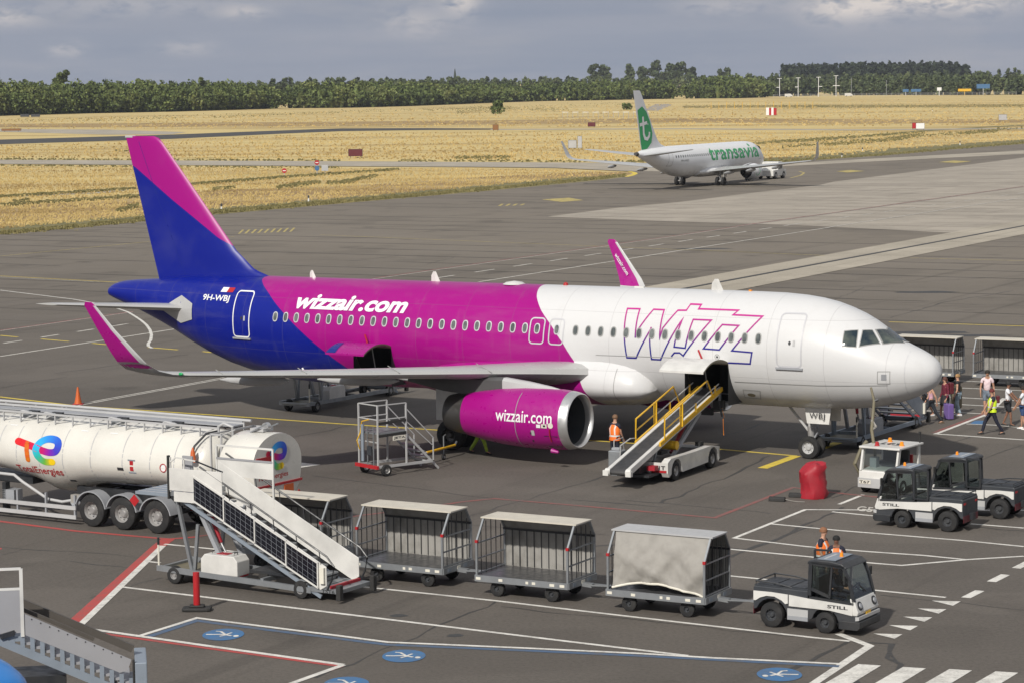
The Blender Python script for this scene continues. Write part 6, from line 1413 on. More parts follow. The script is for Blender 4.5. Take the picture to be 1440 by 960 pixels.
b=MB();b.box((.3,-.5,1.1),(.25,.25,.5),'grey');b.box((-.75,.3,1.2),(.1,.3,.35),'red');b.obj('control_box',gp)
# cable boom reaching to the nose
gp.scale=(.95,.95,.84)
C0=G(1228,690);bm_=thing('power_cable_mast','slender olive cable mast rising from the ground power vehicle to the nose','cable mast',C0,0)
b=MB();b.tube([(0,0.2,.3),(.1,.3,1.2),(-.0,.4,2.0),(.15,.9,2.9),(.1,1.3,3.3)],[.06,.05,.06,.05,.04],'olive',8);b.obj('mast',bm_,smooth=50)
b=MB();b.tube([(.0,.4,2.0),(.15,.45,2.1),(.02,.55,2.3)],.05,'tarp',6);b.obj('clamp',bm_);b=MB();b.tube([(.15,.9,2.9),(.28,.9,2.95)],.05,'dark',6);b.obj('clamp',bm_)
# corner aircraft nose
cn=thing('parked_aircraft','blue and white rounded aircraft nose poking in at the lower left corner','aircraft',(-9.75,50.2,-.12),rad(8))
def klm():
    m,nt,b=newmat('blue_over_white_paint');co=objco(nt);sx=N(nt,'ShaderNodeSeparateXYZ');lk(nt,co,sx.inputs[0])
    f=mth(nt,'GREATER_THAN',mth(nt,'ADD',sx.outputs[2],mth(nt,'MULTIPLY',sx.outputs[0],.25)),1.86)
    lk(nt,mixc(nt,f,(.66,.66,.67),(.03,.22,.62)),b.inputs['Base Color']);b.inputs['Roughness'].default_value=.25;b.inputs['Coat Weight'].default_value=.4;return m
M['klm']=klm()
bb_=Body([(0,1.75),(.1,2.0),(.4,2.3),(1,2.65),(2,3.1),(3.5,3.6),(8,3.7)],[(0,1.7),(.1,1.5),(.4,1.3),(1,1.1),(2,.95),(4,.85),(8,.85)],[(0,.02),(.1,.3),(.4,.6),(1,.95),(2,1.25),(4,1.5),(8,1.5)],[(0,1.72),(2,1.9),(4,2.2),(8,2.25)],0)
bb_.mesh([.001,.04,.1,.2,.4,.7,1,1.5,2,2.7,3.5,4.5,6,8],'klm','nose_section',cn,40)
# ---------------------------------------------------------------- small apron things
def bollard():
    t=thing('bollard','red tubular bollard on a black rubber foot in front of the stairs','bollard',G(277,858))
    b=MB();b.lathe([(.1,.085),(.12,.088),(1.02,.085),(1.03,.0)],(0,0,0),(0,0,1),'red',18);b.obj('post',t,smooth=40)
    b=MB();b.prism([(-.38,-.16),(-.3,-.2),(.3,-.2),(.38,-.16),(.38,.16),(.3,.2),(-.3,.2),(-.38,.16)],0.004,.10,'black',axis='z');b.prism([(-.2,-.14),(.2,-.14),(.2,.14),(-.2,.14)],.10,.16,'black',axis='z');b.obj('foot',t,bevel=.03)
bollard()
t=thing('traffic_cone','orange traffic cone standing alone on the yellow line','cone',G(110,568))
b=MB();b.lathe([(.03,.17),(.3,.11),(.6,.06),(.75,.035),(.76,0)],(0,0,0),(0,0,1),'orange',18);b.obj('cone_body',t,smooth=50);b=MB();b.bb(-.22,.22,-.22,.22,.004,.04,'redfabric');b.obj('base',t,bevel=.01)
t=thing('covered_post','crumpled bright red cover over a squat post on the apron','cover',G(1144,699))
b=MB();n=22;R_=[]
for k,(z,r) in enumerate(((.004,.42),(.15,.44),(.3,.40),(.5,.43),(.7,.40),(.85,.41),(1.0,.38),(1.12,.33),(1.17,.2),(1.18,.02))):
    R_.append([(r*(1+.09*math.sin(i*2.7+k*1.7)+.06*random.uniform(-1,1))*math.cos(2*PI*i/n)+.04*math.sin(k)+(.06 if k>5 else 0),r*(1+.07*math.cos(i*1.9+k)+.05*random.uniform(-1,1))*math.sin(2*PI*i/n),z+.03*math.sin(i*1.3)*(k>4)) for i in range(n)])
b.loft(R_,'redfabric');b.obj('cloth_cover',t,smooth=35)
for (px,py),lab in (((1093,704),'black rubber wheel chock lying left of the red cover, the farther one out'),((1121,698.5),'black rubber wheel chock lying tight against the red cover')):
    t=thing('wheel_chock',lab,'wheel chock',G(px,py),rad(-22),'wheel chocks by the red cover');b=MB();b.prism([(-.1,.0),(.1,.0),(.09,.1),(.04,.16),(-.04,.16),(-.09,.1)],-.0,.0,'black') if False else None
    b.prism([(-.11,.004),(.11,.004),(.10,.09),(.05,.15),(-.05,.15),(-.10,.09)],-.27,.27,'black',axis='x') if False else b.prism([(y,z) for y,z in ((-.11,.004),(.11,.004),(.10,.09),(.05,.15),(-.05,.15),(-.10,.09))],-.27,.27,'black',axis='x');b.obj('chock_block',t,bevel=.02)
    b=MB();b.tube([(.27,0,.08),(.45,.05,.03),(.7,-.02,.02),(.9,.06,.015)],.012,'tarp',5);b.obj('rope',t)
# tug pushing the far airliner
g=thing('pushback_tug','white pushback tug at the nose gear of the far airliner','pushback tug',(31.9+3.6,347.0,0),rad(61.7))
b=MB();b.prism([(-2.2,.4),(-2.2,1.2),(-.6,1.25),(-.4,2.3),(1.0,2.3),(1.3,1.3),(2.4,1.2),(2.5,.4)],-1.2,1.2,'white');b.obj('body',g,bevel=.05)
b=MB();b.bb(-.35,.95,-1.22,-1.205,1.35,2.15,'glassdark');b.bb(-.43,-.41,-1.0,1.0,1.4,2.15,'glassdark');b.obj('window',g)
for x in (-1.3,1.5):
    for s in (-1,1):wheel('wheel',g,(x,s*1.05,.5),.5,.4,side=s,n=18)
# ---------------------------------------------------------------- trees, far woods, grass
def leafmat(name,cols,rough=.9):
    m,nt,b=newmat(name);oi=N(nt,'ShaderNodeTexCoord').outputs['Object'];g=N(nt,'ShaderNodeNewGeometry')
    a=noise(nt,oi,.06,3,.6);c=noise(nt,oi,.35,3,.6)
    col=ramp(nt,mth(nt,'ADD',mth(nt,'MULTIPLY',a,.6),mth(nt,'MULTIPLY',c,.4)),[(.36,cols[0]),(.5,cols[1]),(.64,cols[2])])
    r=mrange(nt,g.outputs['Random Per Island'],0,1,.55,1.45)
    hs=N(nt,'ShaderNodeHueSaturation');lk(nt,r,hs.inputs['Value']);lk(nt,col,hs.inputs['Color']);lk(nt,hs.outputs[0],b.inputs['Base Color'])
    b.inputs['Roughness'].default_value=rough;b.inputs['Specular IOR Level'].default_value=.1
    b.inputs['Subsurface Weight'].default_value=0;return m
M['leaf']=leafmat('mixed_wood_leaves',[(.060,.080,.028),(.110,.140,.044),(.180,.195,.068)])
M['leafd']=leafmat('dark_pine_leaves',[(.024,.031,.020),(.033,.043,.025),(.048,.060,.033)])
M['leafb']=leafmat('far_wood_leaves',[(.048,.064,.032),(.078,.098,.042),(.118,.134,.058)])
M['bark']=paint('tree_bark',(.07,.055,.04),.9,dirt=.5)
def quads_mesh(name,C,S,mat,parent=None,flat=.0):
    """C: centres (n,3), S: sizes (n,) -> randomly turned leaf clumps"""
    n=len(C);a=rng.normal(size=(n,3));a[:,2]*=1-flat;a/=np.linalg.norm(a,axis=1)[:,None]
    r=rng.normal(size=(n,3));u=np.cross(a,r);u/=np.linalg.norm(u,axis=1)[:,None];v=np.cross(a,u)
    S=S[:,None];j=rng.uniform(.7,1.3,(n,4,1))
    V=np.stack([C+(u+v*.3)*S*j[:,0],C+(v-u*.3)*S*j[:,1],C-(u+v*.2)*S*j[:,2],C-(v-u*.2)*S*j[:,3]],1).reshape(-1,3)
    me=bpy.data.meshes.new(name);me.vertices.add(4*n);me.vertices.foreach_set('co',V.ravel().astype(np.float32))
    me.loops.add(4*n);me.loops.foreach_set('vertex_index',np.arange(4*n,dtype=np.int32));me.polygons.add(n)
    me.polygons.foreach_set('loop_start',np.arange(0,4*n,4,dtype=np.int32));me.materials.append(M[mat]);me.update(calc_edges=True)
    o=bpy.data.objects.new(name,me);COL.objects.link(o)
    if parent:o.parent=parent
    return o
def crown_pts(c,R,H,n,lobes=7):
    """points on the skins of several lobes filling a crown of radius R, height H above c"""
    out=[];sz=[]
    L=[(np.array([rng.normal()*R*.38,rng.normal()*R*.38,H*(.25+.62*i/(lobes-1))]),R*(.62-.22*(i/(lobes-1)))*rng.uniform(.75,1.15)) for i in range(lobes)]
    for k in range(lobes):
        p,r=L[k];m=n//lobes;d=rng.normal(size=(m,3));d/=np.linalg.norm(d,axis=1)[:,None]
        out.append(np.array(c)+p+d*r*rng.uniform(.72,1.08,(m,1))*np.array([1,1,.85]))
    return np.concatenate(out)
def wood(name,label,line,htop,mat,rows=4,step=5.5,n=210,leaf=.75,jit=.18,back=6,core=True,base=0):
    """a wood front following ground points, tree by tree, merged into one mass"""
    P=[Vector(p) for p in line];pts=[];sizes=[];coreb=MB()
    cum=[0]
    for i in range(1,len(P)):cum.append(cum[-1]+(P[i]-P[i-1]).length)
    for r_ in range(rows):
        t=rng.uniform(0,step)
        while t<cum[-1]:
            i=max(k for k in range(len(P)-1) if cum[k]<=t);f=(t-cum[i])/(cum[i+1]-cum[i]);p=P[i].lerp(P[i+1],f);d=(P[i+1]-P[i]).normalized();nrm=Vector((-d.y,d.x,0))
            if nrm.y<0:nrm=-nrm
            q=p+nrm*(r_*back+rng.uniform(-1.5,2.5));h=(htop[i]*(1-f)+htop[i+1]*f)
            h*=(.70+.055*r_ if rows>2 else .93)*rng.uniform(1-jit,1+jit*.45);h=max(3,h)
            R=min(h*.30,3.7)*rng.uniform(.8,1.25)*(1.25 if r_==0 else 1)
            c=crown_pts((q.x,q.y,base+(0.2 if r_==0 else h*.15)),R,h*.93,n if r_<2 else int(n*.6));pts.append(c);sizes.append(rng.uniform(.6,1.25,len(c))*leaf*(1 if h>6 else .7))
            if core:
                m=8;rings=[[(q.x+R*.5*k_*math.cos(2*PI*j/m),q.y+R*.5*k_*math.sin(2*PI*j/m),base+z*h) for j in range(m)] for z,k_ in ((0,.6),(.3,1),(.65,.8),(.85,.3))];coreb.loft(rings,mat) if r_>0 else None
            t+=step*rng.uniform(.7,1.35)
    C=np.concatenate(pts);S=np.concatenate(sizes);o=quads_mesh(name,C,S,mat)
    if core:
        co=coreb.obj('inner',recalc=False)
        # merge the inner volume into the same mesh
        bm=bmesh.new();bm.from_mesh(o.data);bm.from_mesh(co.data);bm.to_mesh(o.data);bm.free();bpy.data.objects.remove(co)
    o['kind']='stuff';o['label']=label;o['category']='wood';return o
L1=GX((-60,165),(0,163),(110,160),(230,157.5),(320,155),(400,152.5),(480,152))
wood('woodland','dense green mixed wood along the left edge of the airfield',L1,[17,17,16,15.5,15,14.5,14.2],'leaf',step=3.6,n=200,leaf=.6,rows=6,back=4,jit=.13)
L2=GX((478,152),(500,151.5),(560,150),(640,147),(700,144.5),(760,142.5),(840,141.3),(900,140),(960,139),(1030,138.5),(1086,137))
wood('woodland','mixed green wood behind the middle of the airfield',L2,[13.5,12,12.5,13.5,11,12,12.5,13,13.5,15,16],'leaf',step=5,n=200,leaf=.75,rows=6,back=5,jit=.16)
L3=GX((1080,136),(1160,134.5),(1250,134),(1350,134),(1440,133.5),(1500,133.5))
wood('woodland','darker mixed wood on the right behind the far lamp masts',L3,[17,16,16,15,15,15],'leafb',step=7,n=220,leaf=.9,rows=5,back=6,jit=.14)
B1=[Vector((-520,1750,0)),Vector((-300,1800,0)),Vector((-140,1900,0)),Vector((0,2250,0)),Vector((150,2350,0)),Vector((290,2350,0)),Vector((560,2300,0))]
wood('far_woodland','far dark tree line showing above the nearer woods',B1,[15,15.5,17,17,16,17,20],'leafb',rows=2,step=8,n=140,leaf=1.3)
sheet('hill',[(240,2380),(520,2380),(560,2600),(200,2600)],'leafb' if False else 'verge',8)
B2=[Vector((262,2440,8)),Vector((330,2440,8)),Vector((420,2440,8)),Vector((440,2440,8))]
wood('pine_wood','block of dark pines on a rise above the right wood',B2,[21,22,22,17],'leafd',rows=4,step=4.5,n=110,leaf=1.5,jit=.09,base=8)
def tree(name,label,px,py,H,R,mat='leaf',n=900,leaf=.45,trunk=True,group=None,pos=None,lobes=9,low=.2,d=None):
    p=pos or G(px,py);t=thing(name,label,'bush' if H<5 else 'tree',p,0,group)
    C=crown_pts((0,0,H*low),R,H*(1-low)*.98,n,lobes);quads_mesh('crown',C,rng.uniform(.6,1.3,n//lobes*lobes)*leaf,mat,t)
    b=MB();b.tube([(0,0,-.05),(.1,0,H*.4),(0,.1,H*.85)],[H*.02+.05,H*.014+.03,.03],'bark',8)
    for k in range(6):
        a=k*1.3;z=H*(.3+.09*k);b.tube([(0,0,z),(R*.5*math.cos(a),R*.5*math.sin(a),z+R*.35)],[.06,.02],'bark',5)
    b.obj('trunk',t,smooth=50);return t
dirp=lambda px,d:Vector(((px-720)/F*d,d,0))
tree('bush','round dark green bush standing alone in the dry field',700,160.5,5.6,3.0,n=900,leaf=.38,low=.02)
tree('bush','low olive bush beside the tail fin of the far airliner',881,154.5,2.6,2.6,n=500,leaf=.3,low=.02)
tree('tree','tall dark tree rising above the left wood',0,0,22.0,4.0,pos=dirp(93,1290),n=1400,leaf=.55,low=.4)
for i,(px,hh,R) in enumerate(((205,17.2,2.6),(291,17.6,2.4),(138,16.5,2.6))):
    tree('tree',['slim tree tip above the left wood, behind the magenta tail tip','slim tree tip above the left wood, right of the tail fin','slim tree tip above the left wood, between the tall tree and tail fin'][i],0,0,hh,R,pos=dirp(px,1330),n=500,leaf=.6,low=.4)
for i,(px,hh,R) in enumerate(((838,30,6),(852,28.5,8),(889,29.5,6),(906,26,6),(925,33,7),(944,29,7),(957,31,7),(975,25,7),(1020,24,6))):
    tree('tree',['first tall dark tree of the skyline group left of the far tail fin','broad dark skyline tree left of the far tail fin','dark skyline tree just above the far tail fin','lower dark skyline tree right of the far tail fin','tallest dark skyline tree right of the far tail fin','wide dark skyline tree right of the tallest one','twin topped dark skyline tree above the middle wood','low round skyline tree above the middle wood','small lone skyline tree left of the pine block'][i],0,0,hh,R,'leafb',pos=dirp(px,2500),n=700,leaf=1.3,low=.25,group='tall trees on the skyline')
# church spire far away
t=thing('church_spire','tiny dark church spire on the skyline','spire',dirp(644.5,2900));b=MB();b.loft([[(x*1.6,y*1.6,0) for x,y in ((-1,-1),(1,-1),(1,1),(-1,1))],[(x*1.5,y*1.5,19) for x,y in ((-1,-1),(1,-1),(1,1),(-1,1))],[(x*.3,y*.3,27.5) for x,y in ((-1,-1),(1,-1),(1,1),(-1,1))]],'leafd');b.obj('spire',t)
# tufts of dry grass
def blades(name,label,n,region,mat,hmin,hmax,w):
    """region(n)->x,y arrays; each tuft three bent triangles"""
    x,y=region(n);k=3;n=len(x);h=rng.uniform(hmin,hmax,(n,1));a=rng.uniform(0,PI,(n,1));z=np.full((n,1),-.05)
    V=[];
    for j in range(k):
        aa=a+j*PI/k+rng.uniform(-.2,.2,(n,1));ww=w*rng.uniform(.5,1.3,(n,1));dx,dy=np.cos(aa)*ww,np.sin(aa)*ww;X,Yy=x[:,None],y[:,None];l=rng.normal(size=(n,2))*.15*h
        V.append(np.concatenate([X-dx,Yy-dy,z,X+dx,Yy+dy,z,X+dx*.9+l[:,:1],Yy+dy*.9+l[:,1:],z+h*rng.uniform(.5,1,(n,1)),X-dx*.6+l[:,1:],Yy-dy*.6+l[:,:1],z+h],1))
    V=np.concatenate(V).reshape(-1,3);m=len(V)//4
    me=bpy.data.meshes.new(name);me.vertices.add(4*m);me.vertices.foreach_set('co',V.ravel().astype(np.float32));me.loops.add(4*m);me.loops.foreach_set('vertex_index',np.arange(4*m,dtype=np.int32));me.polygons.add(m);me.polygons.foreach_set('loop_start',np.arange(0,4*m,4,dtype=np.int32));me.materials.append(M[mat]);me.update(calc_edges=True)
    o=bpy.data.objects.new(name,me);COL.objects.link(o);o['kind']='stuff';o['label']=label;o['category']='grass';return o
def strawmat():
    m,nt,b=newmat('straw');co=objco(nt);g=N(nt,'ShaderNodeNewGeometry')
    a=noise(nt,mapping(nt,co,(.012,.05,1),(0,0,-.1)),1,5,.6)
    c=ramp(nt,a,[(.32,(.27,.185,.09)),(.42,(.45,.335,.15)),(.52,(.62,.49,.225)),(.66,(.37,.265,.12))])
    hs=N(nt,'ShaderNodeHueSaturation');lk(nt,mrange(nt,g.outputs['Random Per Island'],0,1,.94,1.06),hs.inputs['Value']);lk(nt,c,hs.inputs['Color']);lk(nt,hs.outputs[0],b.inputs['Base Color']);b.inputs['Roughness'].default_value=1;b.inputs['Specular IOR Level'].default_value=.05;return m
M['straw']=strawmat()
def inside(poly,x,y):
    P=[(p[0],p[1]) for p in poly];r=np.zeros(len(x),bool);j=len(P)-1
    for i in range(len(P)):
        xi,yi=P[i];xj,yj=P[j];c=((yi>y)!=(yj>y))&(x<(xj-xi)*(y-yi)/(yj-yi+1e-9)+xi);r^=c;j=i
    return r
def field(px_poly):
    poly=GX(*px_poly)
    def f(n):
        px=rng.uniform(-30,1470,n*3);xs=[p[1] for p in px_poly];py=rng.uniform(min(xs),max(xs),n*3);PP=[(a,b) for a,b in px_poly];ok=inside(PP,px,py);px,py=px[ok][:n],py[ok][:n]
        d=np.array([tuple(G(a,b_))[:2] for a,b_ in zip(px,py)]);return d[:,0],d[:,1]
    return f
blades('dry_grass','tall straw coloured grass between the apron and the first taxiway',16000,field([(-30,324),(0,322),(127,311),(307,294),(480,279.5),(693,261),(846,247),(876,244),(873,243),(780,239),(660,237.5),(480,236.8),(240,235),(-30,233.5)]),'straw',.08,.26,.09)
blades('dry_grass','straw coloured grass of the middle field',7000,field([(-30,222),(240,223),(480,224.5),(700,225.5),(880,226.5),(990,227),(1103,224.5),(1240,214),(1347,204),(1470,196),(1470,185),(700,186),(480,187),(240,198),(-30,206)]),'straw',.12,.34,.2)
blades('dry_grass','straw coloured grass of the farthest field',4000,field([(-30,182),(240,181),(480,179),(700,178.5),(1470,177),(1470,140),(1090,141),(880,146),(480,157),(-30,169)]),'straw',.15,.4,.4)
def greenery():
    m,nt,b=newmat('green_weeds');g=N(nt,'ShaderNodeNewGeometry');lk(nt,ramp(nt,g.outputs['Random Per Island'],[(0,(.13,.12,.045)),(1,(.27,.23,.10))]),b.inputs['Base Color']);b.inputs['Roughness'].default_value=1;return m
M['weeds']=greenery()
def clumps(L):
    X=[];Y_=[]
    for px0,py0,px1,py1,n,jit in L:
        for k in range(n):
            f=rng.random();px=px0+(px1-px0)*f;py=py0+(py1-py0)*f+rng.normal()*jit;p=G(px,py);X.append(p.x);Y_.append(p.y)
    return np.array(X),np.array(Y_)
CL=[(0,277,190,265.5,900,.5),(268,259.5,400,249.5,900,.5),(400,249.5,560,238.5,700,.5),(0,289,200,276,500,.9),(1060,202,1300,186,700,.8),(1100,207,1440,180,500,1.2),(560,226,1000,228,300,.6),(0,224,480,226,300,.4),(0,233,480,236,300,.5),(640,222,720,221,200,1.0),(0,170,480,158,300,1),(480,157,900,146,400,1.2),(1100,151,1440,150,500,1.0),(640,158,720,152,300,2.0),(0,329,120,318,500,1.2),(125,317,300,300,900,1.2),(300,299,480,284,900,1.1),(480,284,700,265,900,1.0),(700,265,880,247,700,.8),(390,264,450,256,350,1.2),(460,258,500,255,200,1),(480,257,530,247,300,1),(300,266,330,264,90,.8),(900,226,1100,227,300,.5),(1103,227,1240,218,500,.7),(1240,218,1440,201,600,.7),
 (1090,200,1170,196,260,1),(1160,204,1270,196,300,1),(1250,196,1300,188,160,.9),(1350,188,1400,185,220,1.0),(1090,150,1440,148,700,1.2),(960,150,1160,149,500,1.0),(660,152,800,155,260,1.5),(300,165,480,158,200,.8),(1260,195,1275,193,60,1),(600,155,700,152,200,1.2),(160,212,240,214,50,.5),(20,285,40,281,70,1),(165,297,195,289,150,1.5),(100,171,260,166,120,1)]
blades('weeds','low green weeds along the apron edge and in the ditches',0,lambda n:clumps(CL),'weeds',.08,.30,.22)
M['rust']=paint('rust_panel',(.22,.10,.03),.6,dirt=.4)
# ---------------------------------------------------------------- airfield signs, lamps and masts
def sign(px,py,w,h,label,face,side='lgrey',txt=None,name='airfield_sign',tc='yellow'):
    t=thing(name,label,'sign',G(px,py),rad(-4));b=MB();b.bb(-w/2,w/2,-.12,.12,.25,.25+h,'dark');b.obj('housing',t)
    b=MB();b.bb(-w/2+.05,w/2-.05,-.14,-.125,.3,.2+h,face);f=b.obj('face',t)
    if txt:
        vs,fs=text2d(txt,.03);vs=fit2d(vs,-w*.3,w*.3,.25+h*.25,.25+h*.75);b=MB();b.add([(x,-.15,z) for x,z in vs],fs,tc);b.obj('characters',f,recalc=False)
    b=MB();b.bar((-w*.35,0,-.06),(-w*.35,0,.3),.08,.08,'dark');b.bar((w*.35,0,-.06),(w*.35,0,.3),.08,.08,'dark');b.obj('leg',t)
sign(500,222,2.6,1.3,'dark red airfield sign at the taxiway edge left of centre','maroon')
sign(832,179.5,2.2,1.2,'small dark red sign in the far field left of the far tail fin','maroon')
sign(697,184.5,1.6,1.5,'small brown square marker beside the far runway','rust')
sign(1294,183,2.2,1.5,'white panel sign in the field on the right','regwhite')
sign(1286,182.5,1.2,1.5,'small red sign next to the white panel sign','red')
sign(1085,163.5,3.6,2.6,'red and white panelled board in the far field','red')
q_=[o for o in bpy.data.objects if o.get('label','').startswith('red and white panelled')][0];b=MB();b.bb(-1.95,-.9,-.16,-.145,.3,3.0,'regwhite');b.bb(-.1,.7,-.16,-.145,.3,3.0,'regwhite');b.obj('white_panel',q_)
sign(1410,170.5,2.4,1.7,'pale grey board in the far field near the right edge','lgrey')
sign(16,185.5,6,.7,'low orange board at the far left by the runway','rust')
sign(805,210.5,1.7,1.6,'pale grey cabinet in front of the far wing','lgrey')
sign(815.5,210.5,.9,2.4,'narrow pale cabinet beside the wider grey cabinet','lgrey')
for i,(px,py) in enumerate(((35,165.5),(50,165.5))):sign(px,py,4,1.2,['dark low box before the left wood, left of its pair','dark low box before the left wood, right of its pair'][i],'darkp',name='equipment_box')
# round traffic signs on the service track
def roundsign(px,py,h,label,cols):
    t=thing('traffic_sign',label,'sign',G(px,py));b=MB();b.tube([(0,0,-.06),(0,0,h)],.06,'lgrey',8);b.obj('pole',t)
    for k,c in enumerate(cols):
        b=MB();b.lathe([(0,.36),(.04,.36)],(0,-.06,h-.4-.85*k),(0,-1,0),c,20);f=b.obj('disc',t)
        if c=='red':b=MB();b.bb(-.22,.22,-.13,-.11,h-.46-.85*k,h-.34-.85*k,'regwhite');b.obj('bar',f)
roundsign(446,246,2.2,'red and blue round traffic signs on one pole beyond the fin',['red','pblue']);roundsign(400,247,1.1,'small red round sign on a short pole beyond the fin',['red'])
t=thing('notice_board','pale grey notice board beside the round traffic signs','sign',G(457,244.5));b=MB();b.bb(-.5,.5,-.03,.03,.4,1.3,'lgrey');b.obj('board',t);b=MB();b.bar((0,0,-.06),(0,0,.5),.06,.06,'grey');b.obj('leg',t)
# small edge lamps
for i,(px,py) in enumerate(((311.5,296),(434,284),(675,219) if False else (1213,213.5),(1184,222),(1350,204),(1011,154) if False else (1311,156.5),(1416,169))):
    t=thing('edge_light',['short black and white marker lamp in the verge right of the fin','short black and white marker lamp in the verge farther right of the fin','dark marker lamp in the right verge behind the far wing','pale marker lamp just right of the upright far winglet','small pale marker lamp in the right verge near the edge','dark marker lamp in the far right field','thin dark marker by the pale grey board'][i],'marker lamp',G(px,py),0,'marker lamps along the apron edge')
    b=MB();b.lathe([(0,.10),(.3,.10),(.31,.07),(.5,.07)],(0,0,-.05),(0,0,1),'regwhite',10);b.obj('stem',t,smooth=40);b=MB();b.lathe([(0,.11),(.2,.12),(.3,.05),(.31,0)],(0,0,.45),(0,0,1),'dark',10);b.obj('lamp_head',t,smooth=40)
# approach light row
for k in range(9):
    px=795+k*14.2;t=thing('approach_light','pale approach light on twin posts, one of the row left of the far fin','light',G(px,166.5),0,'approach light row left of the far tail fin')
    b=MB();b.bb(-1.1,1.1,-.2,.2,2.0,2.25,'cream');b.obj('light_bar',t);b=MB();b.bar((-.9,0,-.06),(-.9,0,2),.14,.14,'grey');b.bar((.9,0,-.06),(.9,0,2),.14,.14,'grey');b.obj('leg',t)
for k in range(14):
    px=1000+k*11;t=thing('approach_pole','slim yellow pole, one of a row in the far field','pole',G(px,153.5+(k%3)*.3),0,'slim yellow poles in the far field')
    b=MB();b.tube([(0,0,-.06),(0,0,3.2)],.09,'yellow',6);b.obj('pole',t)
# lamp masts before the wood
for i,(px,H,arms) in enumerate(((1098.5,13,1),(1124.5,13.3,1),(1153,13.6,2),(1177.5,14.5,1),(1199,13,0),(1248,11,0),(1347,8,0))):
    t=thing('lamp_mast',['white lamp mast with a side arm, leftmost below the pine block','white lamp mast with a side arm, second from the left','white lamp mast with two arms, third from the left','tallest white lamp mast with a cross arm','thin grey lamp mast right of the white ones','thin grey lamp mast below the pine block end','short grey lamp mast near the blue gantries'][i],'lamp mast',dirp(px,1790),0,'lamp masts before the right wood')
    m='regwhite' if i<4 else 'grey';b=MB();b.tube([(0,0,-.06),(0,0,H)],.22 if i<4 else .14,m,8);b.obj('mast',t)
    if arms:
        b=MB();b.bb(-1.6,1.6,-.2,.2,H-.3,H,m);b.bb(-2.2 if i!=2 else 0,.2 if i!=2 and i!=3 else 2.6,-.2,.2,H*.50,H*.50+.4,m);b.obj('lamp_arm',t)
for px,w,h,c,lab in ((1275,4,4.6,'pblue','small blue gantry sign left of the larger one'),(1289.5,7,4.6,'pblue','blue road gantry sign before the wood'),(1383.5,9,7.5,'pblue','largest blue gantry sign near the right edge'),(1357.5,9,4.4,'yellow','yellow cross shaped gantry near the right edge'),(1322,3,5.5,'regwhite','white boxy mast before the right wood')):
    t=thing('road_gantry',lab,'gantry',dirp(px,1760));b=MB();b.bb(-w/2,w/2,-.3,.3,h*.6,h,c);b.obj('panel',t);b=MB();b.bar((0,0,-.06),(0,0,h*.6),.4,.4,c if c!='pblue' else 'lgrey');b.obj('post',t)
for k,(px,lab) in enumerate(((1195,'small white van passing before the right wood'),(1111,'small pale van passing below the leftmost mast'))):
    t=thing('far_van',lab,'van',dirp(px,1765));b=MB();b.prism([(-2.6,.4),(-2.6,2.3),(1.2,2.4),(2.2,1.5),(2.7,1.3),(2.7,.4)],-.9,.9,'white');b.obj('body',t)
    for x in (-1.6,1.7):b=MB();b.lathe([(-.95,.35),(.95,.35)],(x,0,.35),(0,1,0),'tyre',12);b.obj('wheel',t)
# wire fence line in front of the wood on the right
t=thing('boundary_fence','thin grey boundary fence below the lamp masts','fence',dirp(1090,1740));b=MB()
for k in range(34):b.bar((k*5,0,-.06),(k*5,0,2.2),.12,.12,'lgrey')
for z in (.8,1.5,2.1):b.bar((0,0,z),(165,0,z),.08,.08,'lgrey')
b.obj('fence_wire',t)
M['purple'].node_tree.nodes['Principled BSDF'].inputs['Roughness'].default_value=.4
# ---------------------------------------------------------------- people
def flat(name,col,rough=.8):
    m,nt,b=newmat(name);co=objco(nt);n=noise(nt,co,9,3,.6);c=mixc(nt,mrange(nt,n,.35,.65),tuple(x*.75 for x in col),tuple(min(1,x*1.15) for x in col));lk(nt,c,b.inputs['Base Color']);b.inputs['Roughness'].default_value=rough;return m
PM={}
def pm(c):
    if c not in PM:PM[c]=flat('cloth_or_skin_%d'%len(PM),c)
    return PM[c]
def vestmat(base,name):
    m,nt,b=newmat(name);co=objco(nt);s=N(nt,'ShaderNodeSeparateXYZ');lk(nt,co,s.inputs[0])
    z=s.outputs[2];f=mth(nt,'LESS_THAN',mth(nt,'ABSOLUTE',mth(nt,'SUBTRACT',z,1.06)),.028)
    f2=mth(nt,'LESS_THAN',mth(nt,'ABSOLUTE',mth(nt,'SUBTRACT',mth(nt,'ABSOLUTE',s.outputs[1]),.105)),.024)
    f2=mth(nt,'MULTIPLY',f2,mth(nt,'GREATER_THAN',z,1.1))
    c=mixc(nt,mth(nt,'MAXIMUM',f,f2),base,(.62,.62,.60));lk(nt,c,b.inputs['Base Color']);b.inputs['Roughness'].default_value=.6;return m
VO=vestmat((.80,.17,.02),'orange_vest');VY=vestmat((.62,.80,.02),'yellow_vest')
def skinmesh(name,verts,edges,radii,mat,parent,root=0,sub=1):
    me=bpy.data.meshes.new(name);me.from_pydata([tuple(v) for v in verts],edges,[]);me.materials.append(mat)
    o=bpy.data.objects.new(name,me);COL.objects.link(o);o.parent=parent
    md=o.modifiers.new('Skin','SKIN');md.use_smooth_shade=True
    if not me.skin_vertices:
        pass
    for i,r in enumerate(radii):
        sv=me.skin_vertices[0].data[i];sv.radius=r if isinstance(r,tuple) else (r,r);sv.use_root=(i==root)
    s=o.modifiers.new('Sub','SUBSURF');s.levels=sub;s.render_levels=sub;return o
